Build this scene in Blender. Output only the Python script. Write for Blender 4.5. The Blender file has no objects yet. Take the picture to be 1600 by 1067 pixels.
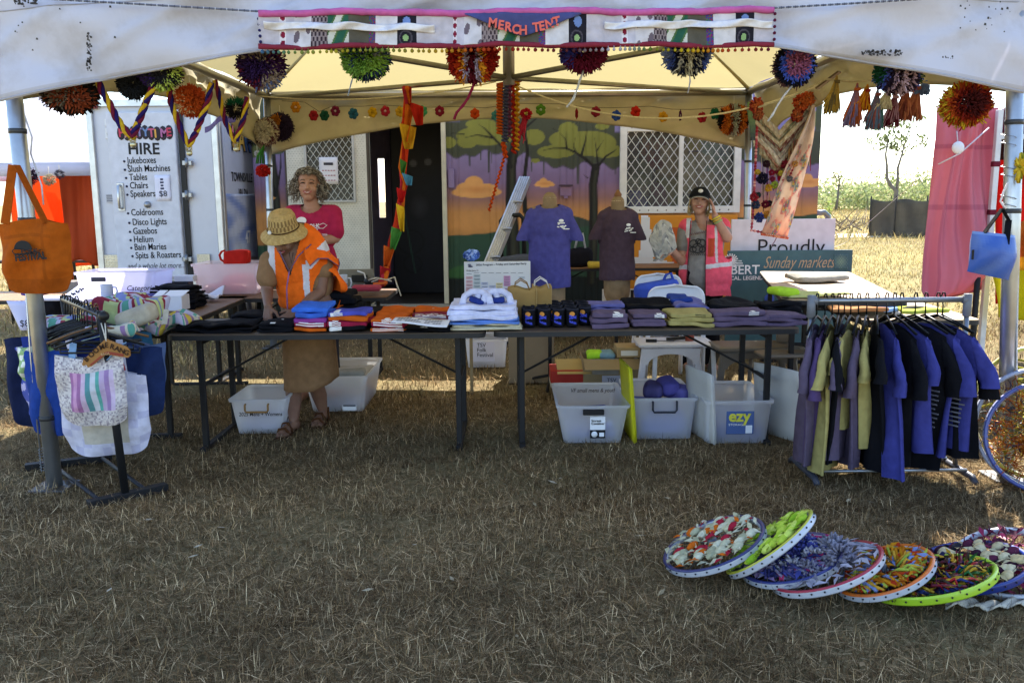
import bpy, math, random
import numpy as np
from mathutils import Vector as V, Matrix, Euler
random.seed(7); RS = np.random.RandomState(11)
S = bpy.context.scene; COL = S.collection
PI = math.pi; R = math.radians
# ---------------------------------------------------------------- camera
FPX = 1350.0; CAMZ = 1.52; PITCH = R(9.3); ROLL = -0.009
CR = (Matrix.Rotation(PI/2-PITCH, 3, 'X') @ Matrix.Rotation(ROLL, 3, 'Z'))
cam = bpy.data.cameras.new('camera'); cam.lens = FPX/1600*36; cam.sensor_width = 36; cam.clip_end = 2000; cam.clip_start = .05
camo = bpy.data.objects.new('camera', cam); COL.objects.link(camo)
camo.matrix_world = Matrix.Translation((0, 0, CAMZ)) @ CR.to_4x4(); S.camera = camo
# ---------------------------------------------------------------- light
SUN = V((.30, .92, 1.0)).normalized()
W = bpy.data.worlds.new('World'); S.world = W; W.use_nodes = True
nt = W.node_tree; sky = nt.nodes.new('ShaderNodeTexSky'); sky.sky_type = 'NISHITA'; sky.sun_disc = False
sky.sun_elevation = math.asin(SUN.z); sky.sun_rotation = math.atan2(SUN.x, SUN.y); sky.dust_density = .6; sky.air_density = 1.0
bg = nt.nodes['Background']; bg.inputs['Strength'].default_value = .14; nt.links.new(sky.outputs[0], bg.inputs[0])
sl = bpy.data.lights.new('sun', 'SUN'); sl.energy = 5; sl.angle = R(.5); sl.color = (1, .95, .86)
so = bpy.data.objects.new('sun', sl); COL.objects.link(so); so.rotation_euler = SUN.to_track_quat('Z', 'Y').to_euler()
S.view_settings.view_transform = 'Standard'; S.view_settings.look = 'None'; S.view_settings.exposure = 1.8; S.view_settings.gamma = 1
S.cycles.max_bounces = 8; S.cycles.transparent_max_bounces = 16; S.cycles.sample_clamp_indirect = 6

# ---------------------------------------------------------------- photo pixels to points
def ray(px, py): return CR @ V(((px-800)/FPX, -(py-533.5)/FPX, -1))
def P(px, py, Y):
    d = ray(px, py); return V((0, 0, CAMZ)) + d*(Y/d.y)
def G(px, py, z=0.0):
    d = ray(px, py); return V((0, 0, CAMZ)) + d*((z-CAMZ)/d.z)

# ---------------------------------------------------------------- colours, materials
def H(h):
    h = h.lstrip('#'); o = []
    for i in (0, 2, 4):
        c = int(h[i:i+2], 16)/255; o.append(c/12.92 if c <= .04045 else ((c+.055)/1.055)**2.4)
    return tuple(o)
_m = {}
def mat(name, col=None, rough=.8, metal=0, var=.18, scale=14, bump=0, bscale=60, trl=0, trcol=None, alpha=1, trans=0, spec=.3, grime=None, gscale=1.6, coat=0, emit=0):
    """col None: colour comes from the mesh's own 'Col' paint"""
    if name in _m: return _m[name]
    m = bpy.data.materials.new(name); m.use_nodes = True; n = m.node_tree; N = n.nodes; L = n.links
    b = N['Principled BSDF']; out = N['Material Output']
    tc = N.new('ShaderNodeTexCoord')
    no = N.new('ShaderNodeTexNoise'); no.inputs['Scale'].default_value = scale; no.inputs['Detail'].default_value = 5
    L.new(tc.outputs['Object'], no.inputs['Vector'])
    mr = N.new('ShaderNodeMapRange'); mr.inputs[1].default_value = .25; mr.inputs[2].default_value = .75
    mr.inputs[3].default_value = 1-var; mr.inputs[4].default_value = 1+var*.6; L.new(no.outputs[0], mr.inputs[0])
    mx = N.new('ShaderNodeMix'); mx.data_type = 'RGBA'; mx.blend_type = 'MULTIPLY'; mx.inputs[0].default_value = 1
    if col is None:
        at = N.new('ShaderNodeAttribute'); at.attribute_name = 'Col'; L.new(at.outputs['Color'], mx.inputs[6])
    else: mx.inputs[6].default_value = (*col, 1)
    L.new(mr.outputs[0], mx.inputs[7]); cs = mx.outputs[2]
    if grime:
        g = N.new('ShaderNodeTexNoise'); g.inputs['Scale'].default_value = gscale; g.inputs['Detail'].default_value = 7; g.inputs['Roughness'].default_value = .65
        L.new(tc.outputs['Object'], g.inputs['Vector'])
        r2 = N.new('ShaderNodeMapRange'); r2.inputs[1].default_value = .48; r2.inputs[2].default_value = .72; r2.inputs[4].default_value = grime[1]
        L.new(g.outputs[0], r2.inputs[0])
        m2 = N.new('ShaderNodeMix'); m2.data_type = 'RGBA'; L.new(r2.outputs[0], m2.inputs[0]); L.new(cs, m2.inputs[6]); m2.inputs[7].default_value = (*grime[0], 1); cs = m2.outputs[2]
    L.new(cs, b.inputs['Base Color']); b.inputs['Roughness'].default_value = rough; b.inputs['Metallic'].default_value = metal
    b.inputs['Specular IOR Level'].default_value = spec; b.inputs['Coat Weight'].default_value = coat
    if alpha < 1: b.inputs['Alpha'].default_value = alpha
    if trans: b.inputs['Transmission Weight'].default_value = trans
    if emit: L.new(cs, b.inputs['Emission Color']); b.inputs['Emission Strength'].default_value = emit
    if bump:
        bn = N.new('ShaderNodeTexNoise'); bn.inputs['Scale'].default_value = bscale; bn.inputs['Detail'].default_value = 4; L.new(tc.outputs['Object'], bn.inputs['Vector'])
        bp = N.new('ShaderNodeBump'); bp.inputs['Strength'].default_value = bump; bp.inputs['Distance'].default_value = .02
        L.new(bn.outputs[0], bp.inputs['Height']); L.new(bp.outputs[0], b.inputs['Normal'])
    if trl:
        t = N.new('ShaderNodeBsdfTranslucent')
        if trcol: t.inputs[0].default_value = (*trcol, 1)
        else: L.new(cs, t.inputs[0])
        ms = N.new('ShaderNodeMixShader'); ms.inputs[0].default_value = trl
        L.new(b.outputs[0], ms.inputs[1]); L.new(t.outputs[0], ms.inputs[2]); L.new(ms.outputs[0], out.inputs[0])
    _m[name] = m; return m
CLOTH = mat('painted_cloth', None, .95, var=.2, scale=22, bump=.5, bscale=17, spec=.1)
YARN = mat('yarn', None, 1, var=.25, scale=60, spec=.05, trl=.12)
PLAS = mat('plastic', None, .45, var=.08, scale=8)
METAL = mat('metal', None, .38, metal=.85, var=.2, scale=10)
PAINT = mat('paint', None, .6, var=.15, scale=9, bump=.05, bscale=30)
PAPER = mat('paper', None, .8, var=.06, scale=6, bump=.05, bscale=10)
WOODM = mat('wood', None, .55, var=.25, scale=12, bump=.05)
SKIN = mat('skin', None, .55, var=.12, scale=25, spec=.35)
TARP = mat('tent_canvas', None, .75, var=.08, scale=3, bump=.9, bscale=4.5, trl=.25, grime=(H('#8a7b68'), .4), gscale=2.6)
TUB = mat('clear_plastic', None, .35, var=.06, scale=6, trl=.5, alpha=.52)

# ---------------------------------------------------------------- mesh builder
def wob(p, sc, seed, n=5):
    """smooth pseudo noise of points p (k,3) in about -1..1"""
    r = np.random.RandomState(seed); o = np.zeros(len(p)); p = np.asarray(p)
    for i in range(n):
        d = r.normal(size=3); d /= np.linalg.norm(d); o += np.sin(p@d*sc*(1+.45*i)+r.rand()*6.28)/(1+.5*i)
    return o/2.2
def frame(t):
    t = t.normalized(); a = V((0, 0, 1)) if abs(t.z) < .9 else V((1, 0, 0))
    x = t.cross(a).normalized(); return x, t.cross(x).normalized()
class MB:
    def __init__(s): s.v = []; s.f = []; s.c = []; s.s = []
    def add(s, vs, fs, c, smooth=True):
        o = len(s.v); s.v += [tuple(x) for x in vs]
        one = not (len(c) and hasattr(c[0], '__len__'))
        for i, f in enumerate(fs):
            s.f.append(tuple(k+o for k in f)); s.c.append(c if one else c[i]); s.s.append(smooth)
        return s
    def box(s, c0, sz, c, M=None, b=.004):
        x, y, z = [k/2 for k in sz]; b = min(b, x*.6, y*.6, z*.6); vs = []; ix = {}
        for i in (-1, 1):
            for j in (-1, 1):
                for k in (-1, 1):
                    for a in range(3):
                        q = [i*(x-b), j*(y-b), k*(z-b)]; q[a] = (i, j, k)[a]*(x, y, z)[a]; ix[i, j, k, a] = len(vs); vs.append(V(q))
        fs = []
        for a in range(3):
            for sg in (-1, 1):
                o = []
                for p, q in ((-1, -1), (1, -1), (1, 1), (-1, 1)):
                    t = [0, 0, 0]; t[a] = sg; t[(a+1) % 3] = p; t[(a+2) % 3] = q; o.append(ix[t[0], t[1], t[2], a])
                fs.append(o if sg > 0 else o[::-1])
        for a in range(3):
            b1, c1 = (a+1) % 3, (a+2) % 3
            for p in (-1, 1):
                for q in (-1, 1):
                    o = []
                    for (e, ax) in ((-1, b1), (1, b1), (1, c1), (-1, c1)):
                        t = [0, 0, 0]; t[a] = e; t[b1] = p; t[c1] = q; o.append(ix[t[0], t[1], t[2], ax])
                    fs.append(o if p*q > 0 else o[::-1])
        for i in (-1, 1):
            for j in (-1, 1):
                for k in (-1, 1):
                    o = [ix[i, j, k, 0], ix[i, j, k, 1], ix[i, j, k, 2]]; fs.append(o if i*j*k > 0 else o[::-1])
        c0 = V(c0); vs = [(M @ v if M else v)+c0 for v in vs]
        return s.add(vs, fs, c, False)
    def bar(s, a, b, w, h, c, bev=.003):
        """box from a to b with section w x h"""
        a, b = V(a), V(b); t = (b-a); L = t.length; t.normalize()
        up = V((0, 0, 1)) if abs(t.z) < .95 else V((0, 1, 0))
        x = t.cross(up).normalized(); u = x.cross(t).normalized()
        return s.box((a+b)/2, (w, L, h), c, Matrix((x, t, u)).transposed(), bev)
    def tube(s, pts, r, c, n=7, closed=False, cap=True):
        pts = [V(p) for p in pts]; k = len(pts); rs = r if hasattr(r, '__len__') else [r]*k
        vs = []; fs = []; x = None
        for i, p in enumerate(pts):
            a = pts[i-1] if (i > 0 or closed) else p; b = pts[(i+1) % k] if (i < k-1 or closed) else p
            t = (b-a)
            if t.length < 1e-9: t = V((0, 0, 1))
            t.normalize()
            if x is None: x, y = frame(t)
            else:
                x = (x-t*x.dot(t))
                if x.length < 1e-6: x, _ = frame(t)
                x.normalize(); y = t.cross(x)
            for j in range(n):
                an = 2*PI*j/n; vs.append(p+(x*math.cos(an)+y*math.sin(an))*rs[i])
        for i in range(k if closed else k-1):
            for j in range(n):
                a = i*n; b = ((i+1) % k)*n; fs.append((a+j, a+(j+1) % n, b+(j+1) % n, b+j))
        if cap and not closed: fs.append(tuple(range(n))[::-1]); fs.append(tuple((k-1)*n+j for j in range(n)))
        if hasattr(c, '__call__'):
            cc = [c(i/(k-1)) for i in range(k) for j in range(n)]; cc = cc[:len(fs)]; cc += [cc[-1]]*(len(fs)-len(cc)); c = cc
        return s.add(vs, fs, c)
    def lathe(s, prof, c, n=20, o=(0, 0, 0), M=None, sx=1, sy=1):
        vs = []; fs = []; o = V(o)
        for r, z in prof:
            for j in range(n):
                a = 2*PI*j/n; q = V((r*math.cos(a)*sx, r*math.sin(a)*sy, z)); vs.append((M @ q if M else q)+o)
        for i in range(len(prof)-1):
            for j in range(n): fs.append((i*n+j, i*n+(j+1) % n, (i+1)*n+(j+1) % n, (i+1)*n+j))
        return s.add(vs, fs, c)
    def ball(s, c0, r, c, n=10, m=7, M=None):
        r = r if hasattr(r, '__len__') else (r, r, r); c0 = V(c0); vs = []; fs = []
        for i in range(m+1):
            th = PI*i/m
            for j in range(n):
                a = 2*PI*j/n; q = V((r[0]*math.sin(th)*math.cos(a), r[1]*math.sin(th)*math.sin(a), r[2]*math.cos(th))); vs.append((M @ q if M else q)+c0)
        for i in range(m):
            for j in range(n): fs.append((i*n+j, (i+1)*n+j, (i+1)*n+(j+1) % n, i*n+(j+1) % n))
        return s.add(vs, fs, c)
    def grid(s, fn, nu, nv, c, smooth=True):
        vs = [fn(i/nu, j/nv) for j in range(nv+1) for i in range(nu+1)]; fs = []; cc = []
        for j in range(nv):
            for i in range(nu):
                a = j*(nu+1)+i; fs.append((a, a+1, a+nu+2, a+nu+1))
                if hasattr(c, '__call__'): cc.append(c((i+.5)/nu, (j+.5)/nv))
        return s.add(vs, fs, cc if cc else c, smooth)
    def slab(s, fn, nu, nv, c, th=.004):
        """grid with thickness th along its own normal"""
        vs = [V(fn(i/nu, j/nv)) for j in range(nv+1) for i in range(nu+1)]
        W_ = nu+1; nr = []
        for j in range(nv+1):
            for i in range(nu+1):
                a = vs[j*W_+min(i+1, nu)]-vs[j*W_+max(i-1, 0)]; b = vs[min(j+1, nv)*W_+i]-vs[max(j-1, 0)*W_+i]
                q = a.cross(b); nr.append(q.normalized() if q.length > 1e-12 else V((0, 0, 1)))
        k = len(vs); fs = []; cc = []; ca = hasattr(c, '__call__')
        for j in range(nv):
            for i in range(nu):
                a = j*W_+i; q = (a, a+1, a+W_+1, a+W_); fs += [q, tuple(k+t for t in q[::-1])]
                x = c((i+.5)/nu, (j+.5)/nv) if ca else c; cc += [x, x]
        rim = [i for i in range(W_)]+[j*W_+nu for j in range(1, nv+1)]+[nv*W_+i for i in range(nu-1, -1, -1)]+[j*W_ for j in range(nv-1, 0, -1)]
        for i in range(len(rim)):
            a, b = rim[i], rim[(i+1) % len(rim)]; fs.append((b, a, a+k, b+k)); cc.append(c(min(.999, max(0, (a % W_)/nu)), min(.999, (a//W_)/nv)) if ca else c)
        return s.add([v+n*th/2 for v, n in zip(vs, nr)]+[v-n*th/2 for v, n in zip(vs, nr)], fs, cc)
    def prism(s, poly, d, c, M=None, o=(0, 0, 0)):
        """poly in local xz, thickness d along local y, front at y=0"""
        n = len(poly); o = V(o)
        vs = [V((x, 0, z)) for x, z in poly]+[V((x, d, z)) for x, z in poly]
        vs = [(M @ v if M else v)+o for v in vs]
        fs = [tuple(range(n)), tuple(range(2*n-1, n-1, -1))]+[(i, i+n, (i+1) % n+n, (i+1) % n) for i in range(n)]
        return s.add(vs, fs, c, False)
    def rbox(s, c0, sz, r, c, M=None, n=6, amp=0, wsc=12, seed=1, sag=None):
        """soft rounded box; c colour or fn(local unit pos, normal axis)"""
        hs = np.array(sz)/2; r = min(r, *(hs*.98)); vs = []; fs = []; cc = []; ca = hasattr(c, '__call__')
        key = {}; c0 = V(c0)
        def vid(p):
            k = tuple(round(t, 5) for t in p)
            if k not in key: key[k] = len(vs); vs.append(p)
            return key[k]
        L_ = [-1+2*i/n for i in range(n+1)]
        for a in range(3):
            for sg in (-1, 1):
                for i in range(n):
                    for j in range(n):
                        q = []; um = None
                        for (p, t) in ((i, j), (i+1, j), (i+1, j+1), (i, j+1)):
                            u = [0, 0, 0]; u[a] = sg; u[(a+1) % 3] = L_[p]; u[(a+2) % 3] = L_[t]
                            q.append(vid(tuple(u)))
                        fs.append(q if sg > 0 else q[::-1])
                        if ca:
                            u = [0, 0, 0]; u[a] = sg; u[(a+1) % 3] = (L_[i]+L_[i+1])/2; u[(a+2) % 3] = (L_[j]+L_[j+1])/2; cc.append(c(u, a*sg if a else (0.5*sg)))
        U = np.array(vs); B = U*hs; inn = np.clip(B, -(hs-r), hs-r); d = B-inn; ln = np.linalg.norm(d, axis=1, keepdims=True); ln[ln == 0] = 1
        Q = inn+d/ln*r
        if amp: Q = Q+np.stack([wob(Q, wsc, seed+k) for k in range(3)], 1)*amp*np.array([1, 1, 1.0])
        if sag is not None: Q = sag(Q)
        vv = [(M @ V(q) if M else V(q))+c0 for q in Q]
        return s.add(vv, fs, cc if ca else c)
    def build(s, name, m=CLOTH, parent=None, local=False, origin=None, **k):
        me = bpy.data.meshes.new(name); a = np.array(s.v, dtype=float) if s.v else np.zeros((0, 3))
        if parent is not None and not local: a = a-np.array(wloc(parent))
        loc = (0, 0, 0)
        if parent is None and not local:
            loc = origin or ((a[:, 0].min()+a[:, 0].max())/2, (a[:, 1].min()+a[:, 1].max())/2, a[:, 2].min()); a = a-np.array(loc)
        me.from_pydata(a.tolist(), [], s.f)
        if s.c:
            ca = me.color_attributes.new('Col', 'FLOAT_COLOR', 'CORNER'); lt = np.array([len(f) for f in s.f])
            cc = np.repeat(np.array([(*x[:3], 1) for x in s.c], dtype=np.float32), lt, axis=0); ca.data.foreach_set('color', cc.ravel())
        me.polygons.foreach_set('use_smooth', s.s); me.materials.append(m); me.update()
        o = bpy.data.objects.new(name, me); COL.objects.link(o)
        if parent is not None: o.parent = parent
        o.location = loc
        return o
_wl = {}
def wloc(o):
    x = V(o.location)
    while o.parent: o = o.parent; x = x+V(o.location)
    return x
def tag(o, label=None, cat=None, group=None, kind=None):
    if label: o['label'] = label
    if cat: o['category'] = cat
    if group: o['group'] = group
    if kind: o['kind'] = kind
    return o
def thing(name, label, cat, loc=(0, 0, 0), group=None):
    o = bpy.data.objects.new(name, None); o.empty_display_size = .1; COL.objects.link(o); o.location = loc
    return tag(o, label, cat, group)
def dup(root, loc, rz=None, label=None, group=None):
    r = root.copy(); COL.objects.link(r); r.location = loc
    if rz is not None: r.rotation_euler = (0, 0, rz)
    if label: r['label'] = label
    if group: r['group'] = group
    for ch in list(root.children):
        c = ch.copy(); COL.objects.link(c); c.parent = r
        for g in ch.children:
            d = g.copy(); COL.objects.link(d); d.parent = c
    return r
def text(s, size, o, ex, ez, m, parent, name='lettering', bold=0, align='LEFT', shear=0, sx=1.0, depth=.0012, gap=1.0):
    """flat lettering: o start/centre point, ex along the line, ez up"""
    cu = bpy.data.curves.new(name, 'FONT'); cu.body = s; cu.size = size; cu.extrude = depth/2; cu.offset = bold*size; cu.align_x = align; cu.shear = shear; cu.resolution_u = 3; cu.space_character = gap; cu.space_line = .9
    q = bpy.data.objects.new(name, cu); me = bpy.data.meshes.new_from_object(q); bpy.data.objects.remove(q); bpy.data.curves.remove(cu); me.name = name; me.materials.clear(); me.materials.append(m)
    t = bpy.data.objects.new(name, me); COL.objects.link(t)
    ex = V(ex).normalized(); ez = V(ez); ez = (ez-ex*ez.dot(ex)).normalized(); ny = ex.cross(ez)
    b = Matrix((ex*sx, ez, ny)).transposed().to_4x4(); b.translation = V(o)
    t.parent = parent
    if parent: b.translation = V(o)-V(wloc(parent))
    t.matrix_local = b
    return t
def npmesh(name, v, tri, col, m, smooth=False):
    me = bpy.data.meshes.new(name); k = len(tri)
    me.vertices.add(len(v)); me.vertices.foreach_set('co', np.asarray(v, np.float32).ravel())
    w = tri.shape[1]; me.loops.add(k*w); me.loops.foreach_set('vertex_index', tri.astype(np.int32).ravel())
    me.polygons.add(k); me.polygons.foreach_set('loop_start', np.arange(0, k*w, w, dtype=np.int32))
    ca = me.color_attributes.new('Col', 'FLOAT_COLOR', 'POINT'); cc = np.ones((len(v), 4), np.float32); cc[:, :3] = col; ca.data.foreach_set('color', cc.ravel())
    me.materials.append(m); me.update(calc_edges=True); me.validate()
    if smooth: me.polygons.foreach_set('use_smooth', np.ones(k, bool))
    o = bpy.data.objects.new(name, me); COL.objects.link(o); return o
def lerp(a, b, t): return tuple(x+(y-x)*t for x, y in zip(a, b))
def rc(cols): return random.choice(cols)
INK = mat('black_print', H('#15151a'), .6, var=.05); INKW = mat('white_print', H('#e9e6e6'), .7, var=.05)
WHITE = H('#e6e4e2'); BLACK = H('#141418'); CREAM = H('#e5dcc0'); GREY = H('#8a8a8c')
# ================================================================ ground, tent, far background
def build_ground():
    m = bpy.data.materials.new('dry_ground'); m.use_nodes = True; n = m.node_tree; N = n.nodes; L = n.links; b = N['Principled BSDF']; b.inputs['Roughness'].default_value = 1; b.inputs['Specular IOR Level'].default_value = .05
    tc = N.new('ShaderNodeTexCoord'); out = None
    def noise(sc, lo, hi, d=8):
        a = N.new('ShaderNodeTexNoise'); a.inputs['Scale'].default_value = sc; a.inputs['Detail'].default_value = d; a.inputs['Roughness'].default_value = .65; L.new(tc.outputs['Object'], a.inputs['Vector'])
        r = N.new('ShaderNodeMapRange'); r.inputs[1].default_value = lo; r.inputs[2].default_value = hi; L.new(a.outputs[0], r.inputs[0]); return r.outputs[0]
    def mix(f, a, c):
        x = N.new('ShaderNodeMix'); x.data_type = 'RGBA'; L.new(f, x.inputs[0])
        for k, q in ((6, a), (7, c)):
            if hasattr(q, 'is_linked'): L.new(q, x.inputs[k])
            else: x.inputs[k].default_value = (*q, 1)
        return x.outputs[2]
    c = mix(noise(3.5, .35, .7), H('#4c3e2c'), H('#7a674b')); c = mix(noise(.35, .42, .62), c, H('#77704f')); c = mix(noise(45, .4, .75), c, H('#9d8c6a'))
    c = mix(noise(.05, .45, .6), c, H('#9c8f60'))
    L.new(c, b.inputs['Base Color'])
    bp = N.new('ShaderNodeBump'); bp.inputs['Strength'].default_value = .8; bp.inputs['Distance'].default_value = .03; L.new(noise(60, 0, 1), bp.inputs['Height']); L.new(bp.outputs[0], b.inputs['Normal'])
    mb = MB(); xs = [-900, -300, -100, -40, -20]+[-12+.5*i for i in range(49)]+[20, 40, 100, 300, 900]; ys = [-60, -20, -6]+[-2+.5*i for i in range(45)]+[30, 45, 70, 110, 200, 400, 1200]
    def fn(x, y): return .018*math.sin(x*1.3+y*.7)*math.sin(y*1.9-x*.4) if abs(x) < 12 and -2 < y < 20 else 0
    vs = [(x, y, fn(x, y)) for y in ys for x in xs]; k = len(xs); fs = [(j*k+i, j*k+i+1, (j+1)*k+i+1, (j+1)*k+i) for j in range(len(ys)-1) for i in range(k-1)]
    mb.add(vs, fs, (1, 1, 1)); tag(mb.build('ground', m, None, True), kind='structure')
    t = MB(); t.grid(lambda u, v: (6+60*u, 32+3.5*v+1.2*math.sin(u*5), .012), 30, 3, H('#b9a98a')); tag(t.build('track', mat('pale_dirt', None, 1, var=.3, scale=1.5), None, True), kind='structure')

def blades(n, xr, yf, ln, wd, flat, cols, r, tuft=0):
    x = r.uniform(xr[0], xr[1], n); y = yf(r, n)
    if tuft:
        k = max(1, n//tuft); cx = r.uniform(xr[0], xr[1], k); cy = yf(r, k); ii = r.randint(0, k, n); sp = .02+.05*r.rand(k)[ii]; x = cx[ii]+r.normal(0, 1, n)*sp; y = cy[ii]+r.normal(0, 1, n)*sp
    a = r.rand(n)*6.283; l = ln*(.5+r.rand(n)); tilt = np.where(r.rand(n) < flat, r.uniform(1.15, 1.5, n), r.uniform(.1, .9, n)); b = tilt+r.uniform(-.1, .6, n)
    dx, dy = np.cos(a), np.sin(a); px, py = -dy*wd/2*(.6+.8*r.rand(n)), dx*wd/2
    z0 = np.where(tilt > 1.1, r.uniform(.0, .025, n), 0)-.004
    def pt(f, s_, w):
        h = l*f
        return np.stack([x+dx*s_+px*w, y+dy*s_+py*w, z0+h], 1)
    s1 = np.sin(tilt)*l*.5; h1 = np.cos(tilt)*l*.5; s2 = s1+np.sin(np.minimum(b, 1.55))*l*.5; h2 = h1+np.cos(np.minimum(b, 1.55))*l*.5
    B = np.stack([x, y, z0], 1); D = np.stack([dx, dy, 0*dx], 1); Q = np.stack([px, py, 0*px], 1); Z = np.array([0, 0, 1.0])
    M_ = B+D*s1[:, None]+Z*h1[:, None]; T = B+D*s2[:, None]+Z*h2[:, None]
    v = np.stack([B-Q, B+Q, M_-Q*.8, M_+Q*.8, T], 1).reshape(-1, 3); o = (np.arange(n)*5)[:, None, None]
    tri = (np.array([[0, 1, 3], [0, 3, 2], [2, 3, 4]])[None]+o).reshape(-1, 3)
    pt_ = np.stack([x, y, 0*x], 1); c = np.array([1.72, 1.56, 1.34])*np.array(cols)[r.randint(0, len(cols), n)]*(.4+1.0*r.rand(n)**1.5)[:, None]*(1+.28*wob(pt_, 2.2, 5)+.18*wob(pt_, 7, 6))[:, None]; c = np.repeat(c, 5, 0)
    return v, tri, c
def build_grass():
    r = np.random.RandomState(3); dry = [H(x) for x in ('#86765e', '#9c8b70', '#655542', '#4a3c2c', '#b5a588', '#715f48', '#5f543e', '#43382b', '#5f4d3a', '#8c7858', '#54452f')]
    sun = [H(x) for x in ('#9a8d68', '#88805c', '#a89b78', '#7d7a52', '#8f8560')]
    sets = []
    near = lambda a, b, p=1.0: (lambda r, n: a+(b-a)*r.rand(n)**p)
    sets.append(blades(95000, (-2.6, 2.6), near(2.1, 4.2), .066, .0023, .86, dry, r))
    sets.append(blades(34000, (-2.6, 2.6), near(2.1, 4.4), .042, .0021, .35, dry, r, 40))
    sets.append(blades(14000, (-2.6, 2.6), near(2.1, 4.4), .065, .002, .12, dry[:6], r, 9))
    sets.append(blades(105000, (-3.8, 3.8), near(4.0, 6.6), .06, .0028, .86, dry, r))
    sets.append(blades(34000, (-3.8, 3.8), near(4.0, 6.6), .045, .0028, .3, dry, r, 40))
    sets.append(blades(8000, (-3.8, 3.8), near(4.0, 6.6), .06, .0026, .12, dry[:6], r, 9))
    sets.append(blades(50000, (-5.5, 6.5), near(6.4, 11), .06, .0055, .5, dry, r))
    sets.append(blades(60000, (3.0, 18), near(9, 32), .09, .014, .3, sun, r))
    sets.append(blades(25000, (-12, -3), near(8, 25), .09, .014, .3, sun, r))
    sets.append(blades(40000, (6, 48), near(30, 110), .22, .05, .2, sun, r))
    v = []; t = []; c = []; o = 0
    for a, b, d in sets: v.append(a); t.append(b+o); c.append(d); o += len(a)
    g = npmesh('grass', np.concatenate(v), np.concatenate(t), np.concatenate(c), mat('dry_grass', None, 1, var=.1, spec=.08, trl=.2)); tag(g, 'short dry brown grass trampled over the whole festival ground', 'grass', kind='stuff')
    # fallen leaves
    leaf = MB()
    for i in range(40):
        x, y = random.uniform(-2, 2.2), random.uniform(2.4, 4.6); a = random.random()*6.28; l = random.uniform(.012, .03); d = V((math.cos(a), math.sin(a), random.uniform(-.2, .3))); w = V((-d.y, d.x, random.uniform(-.3, .3)))*.35; p = V((x, y, random.uniform(.02, .045)))
        leaf.add([p-d*l, p+w*l, p+d*l, p-w*l], [(0, 1, 2, 3)], rc([H('#9c8d72'), H('#7d6849'), H('#aa9e88'), H('#85765a')]))
    tag(leaf.build('fallen_leaves', PAPER), 'pale dry fallen leaves scattered over the shaded grass', 'leaves', kind='stuff')

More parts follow.
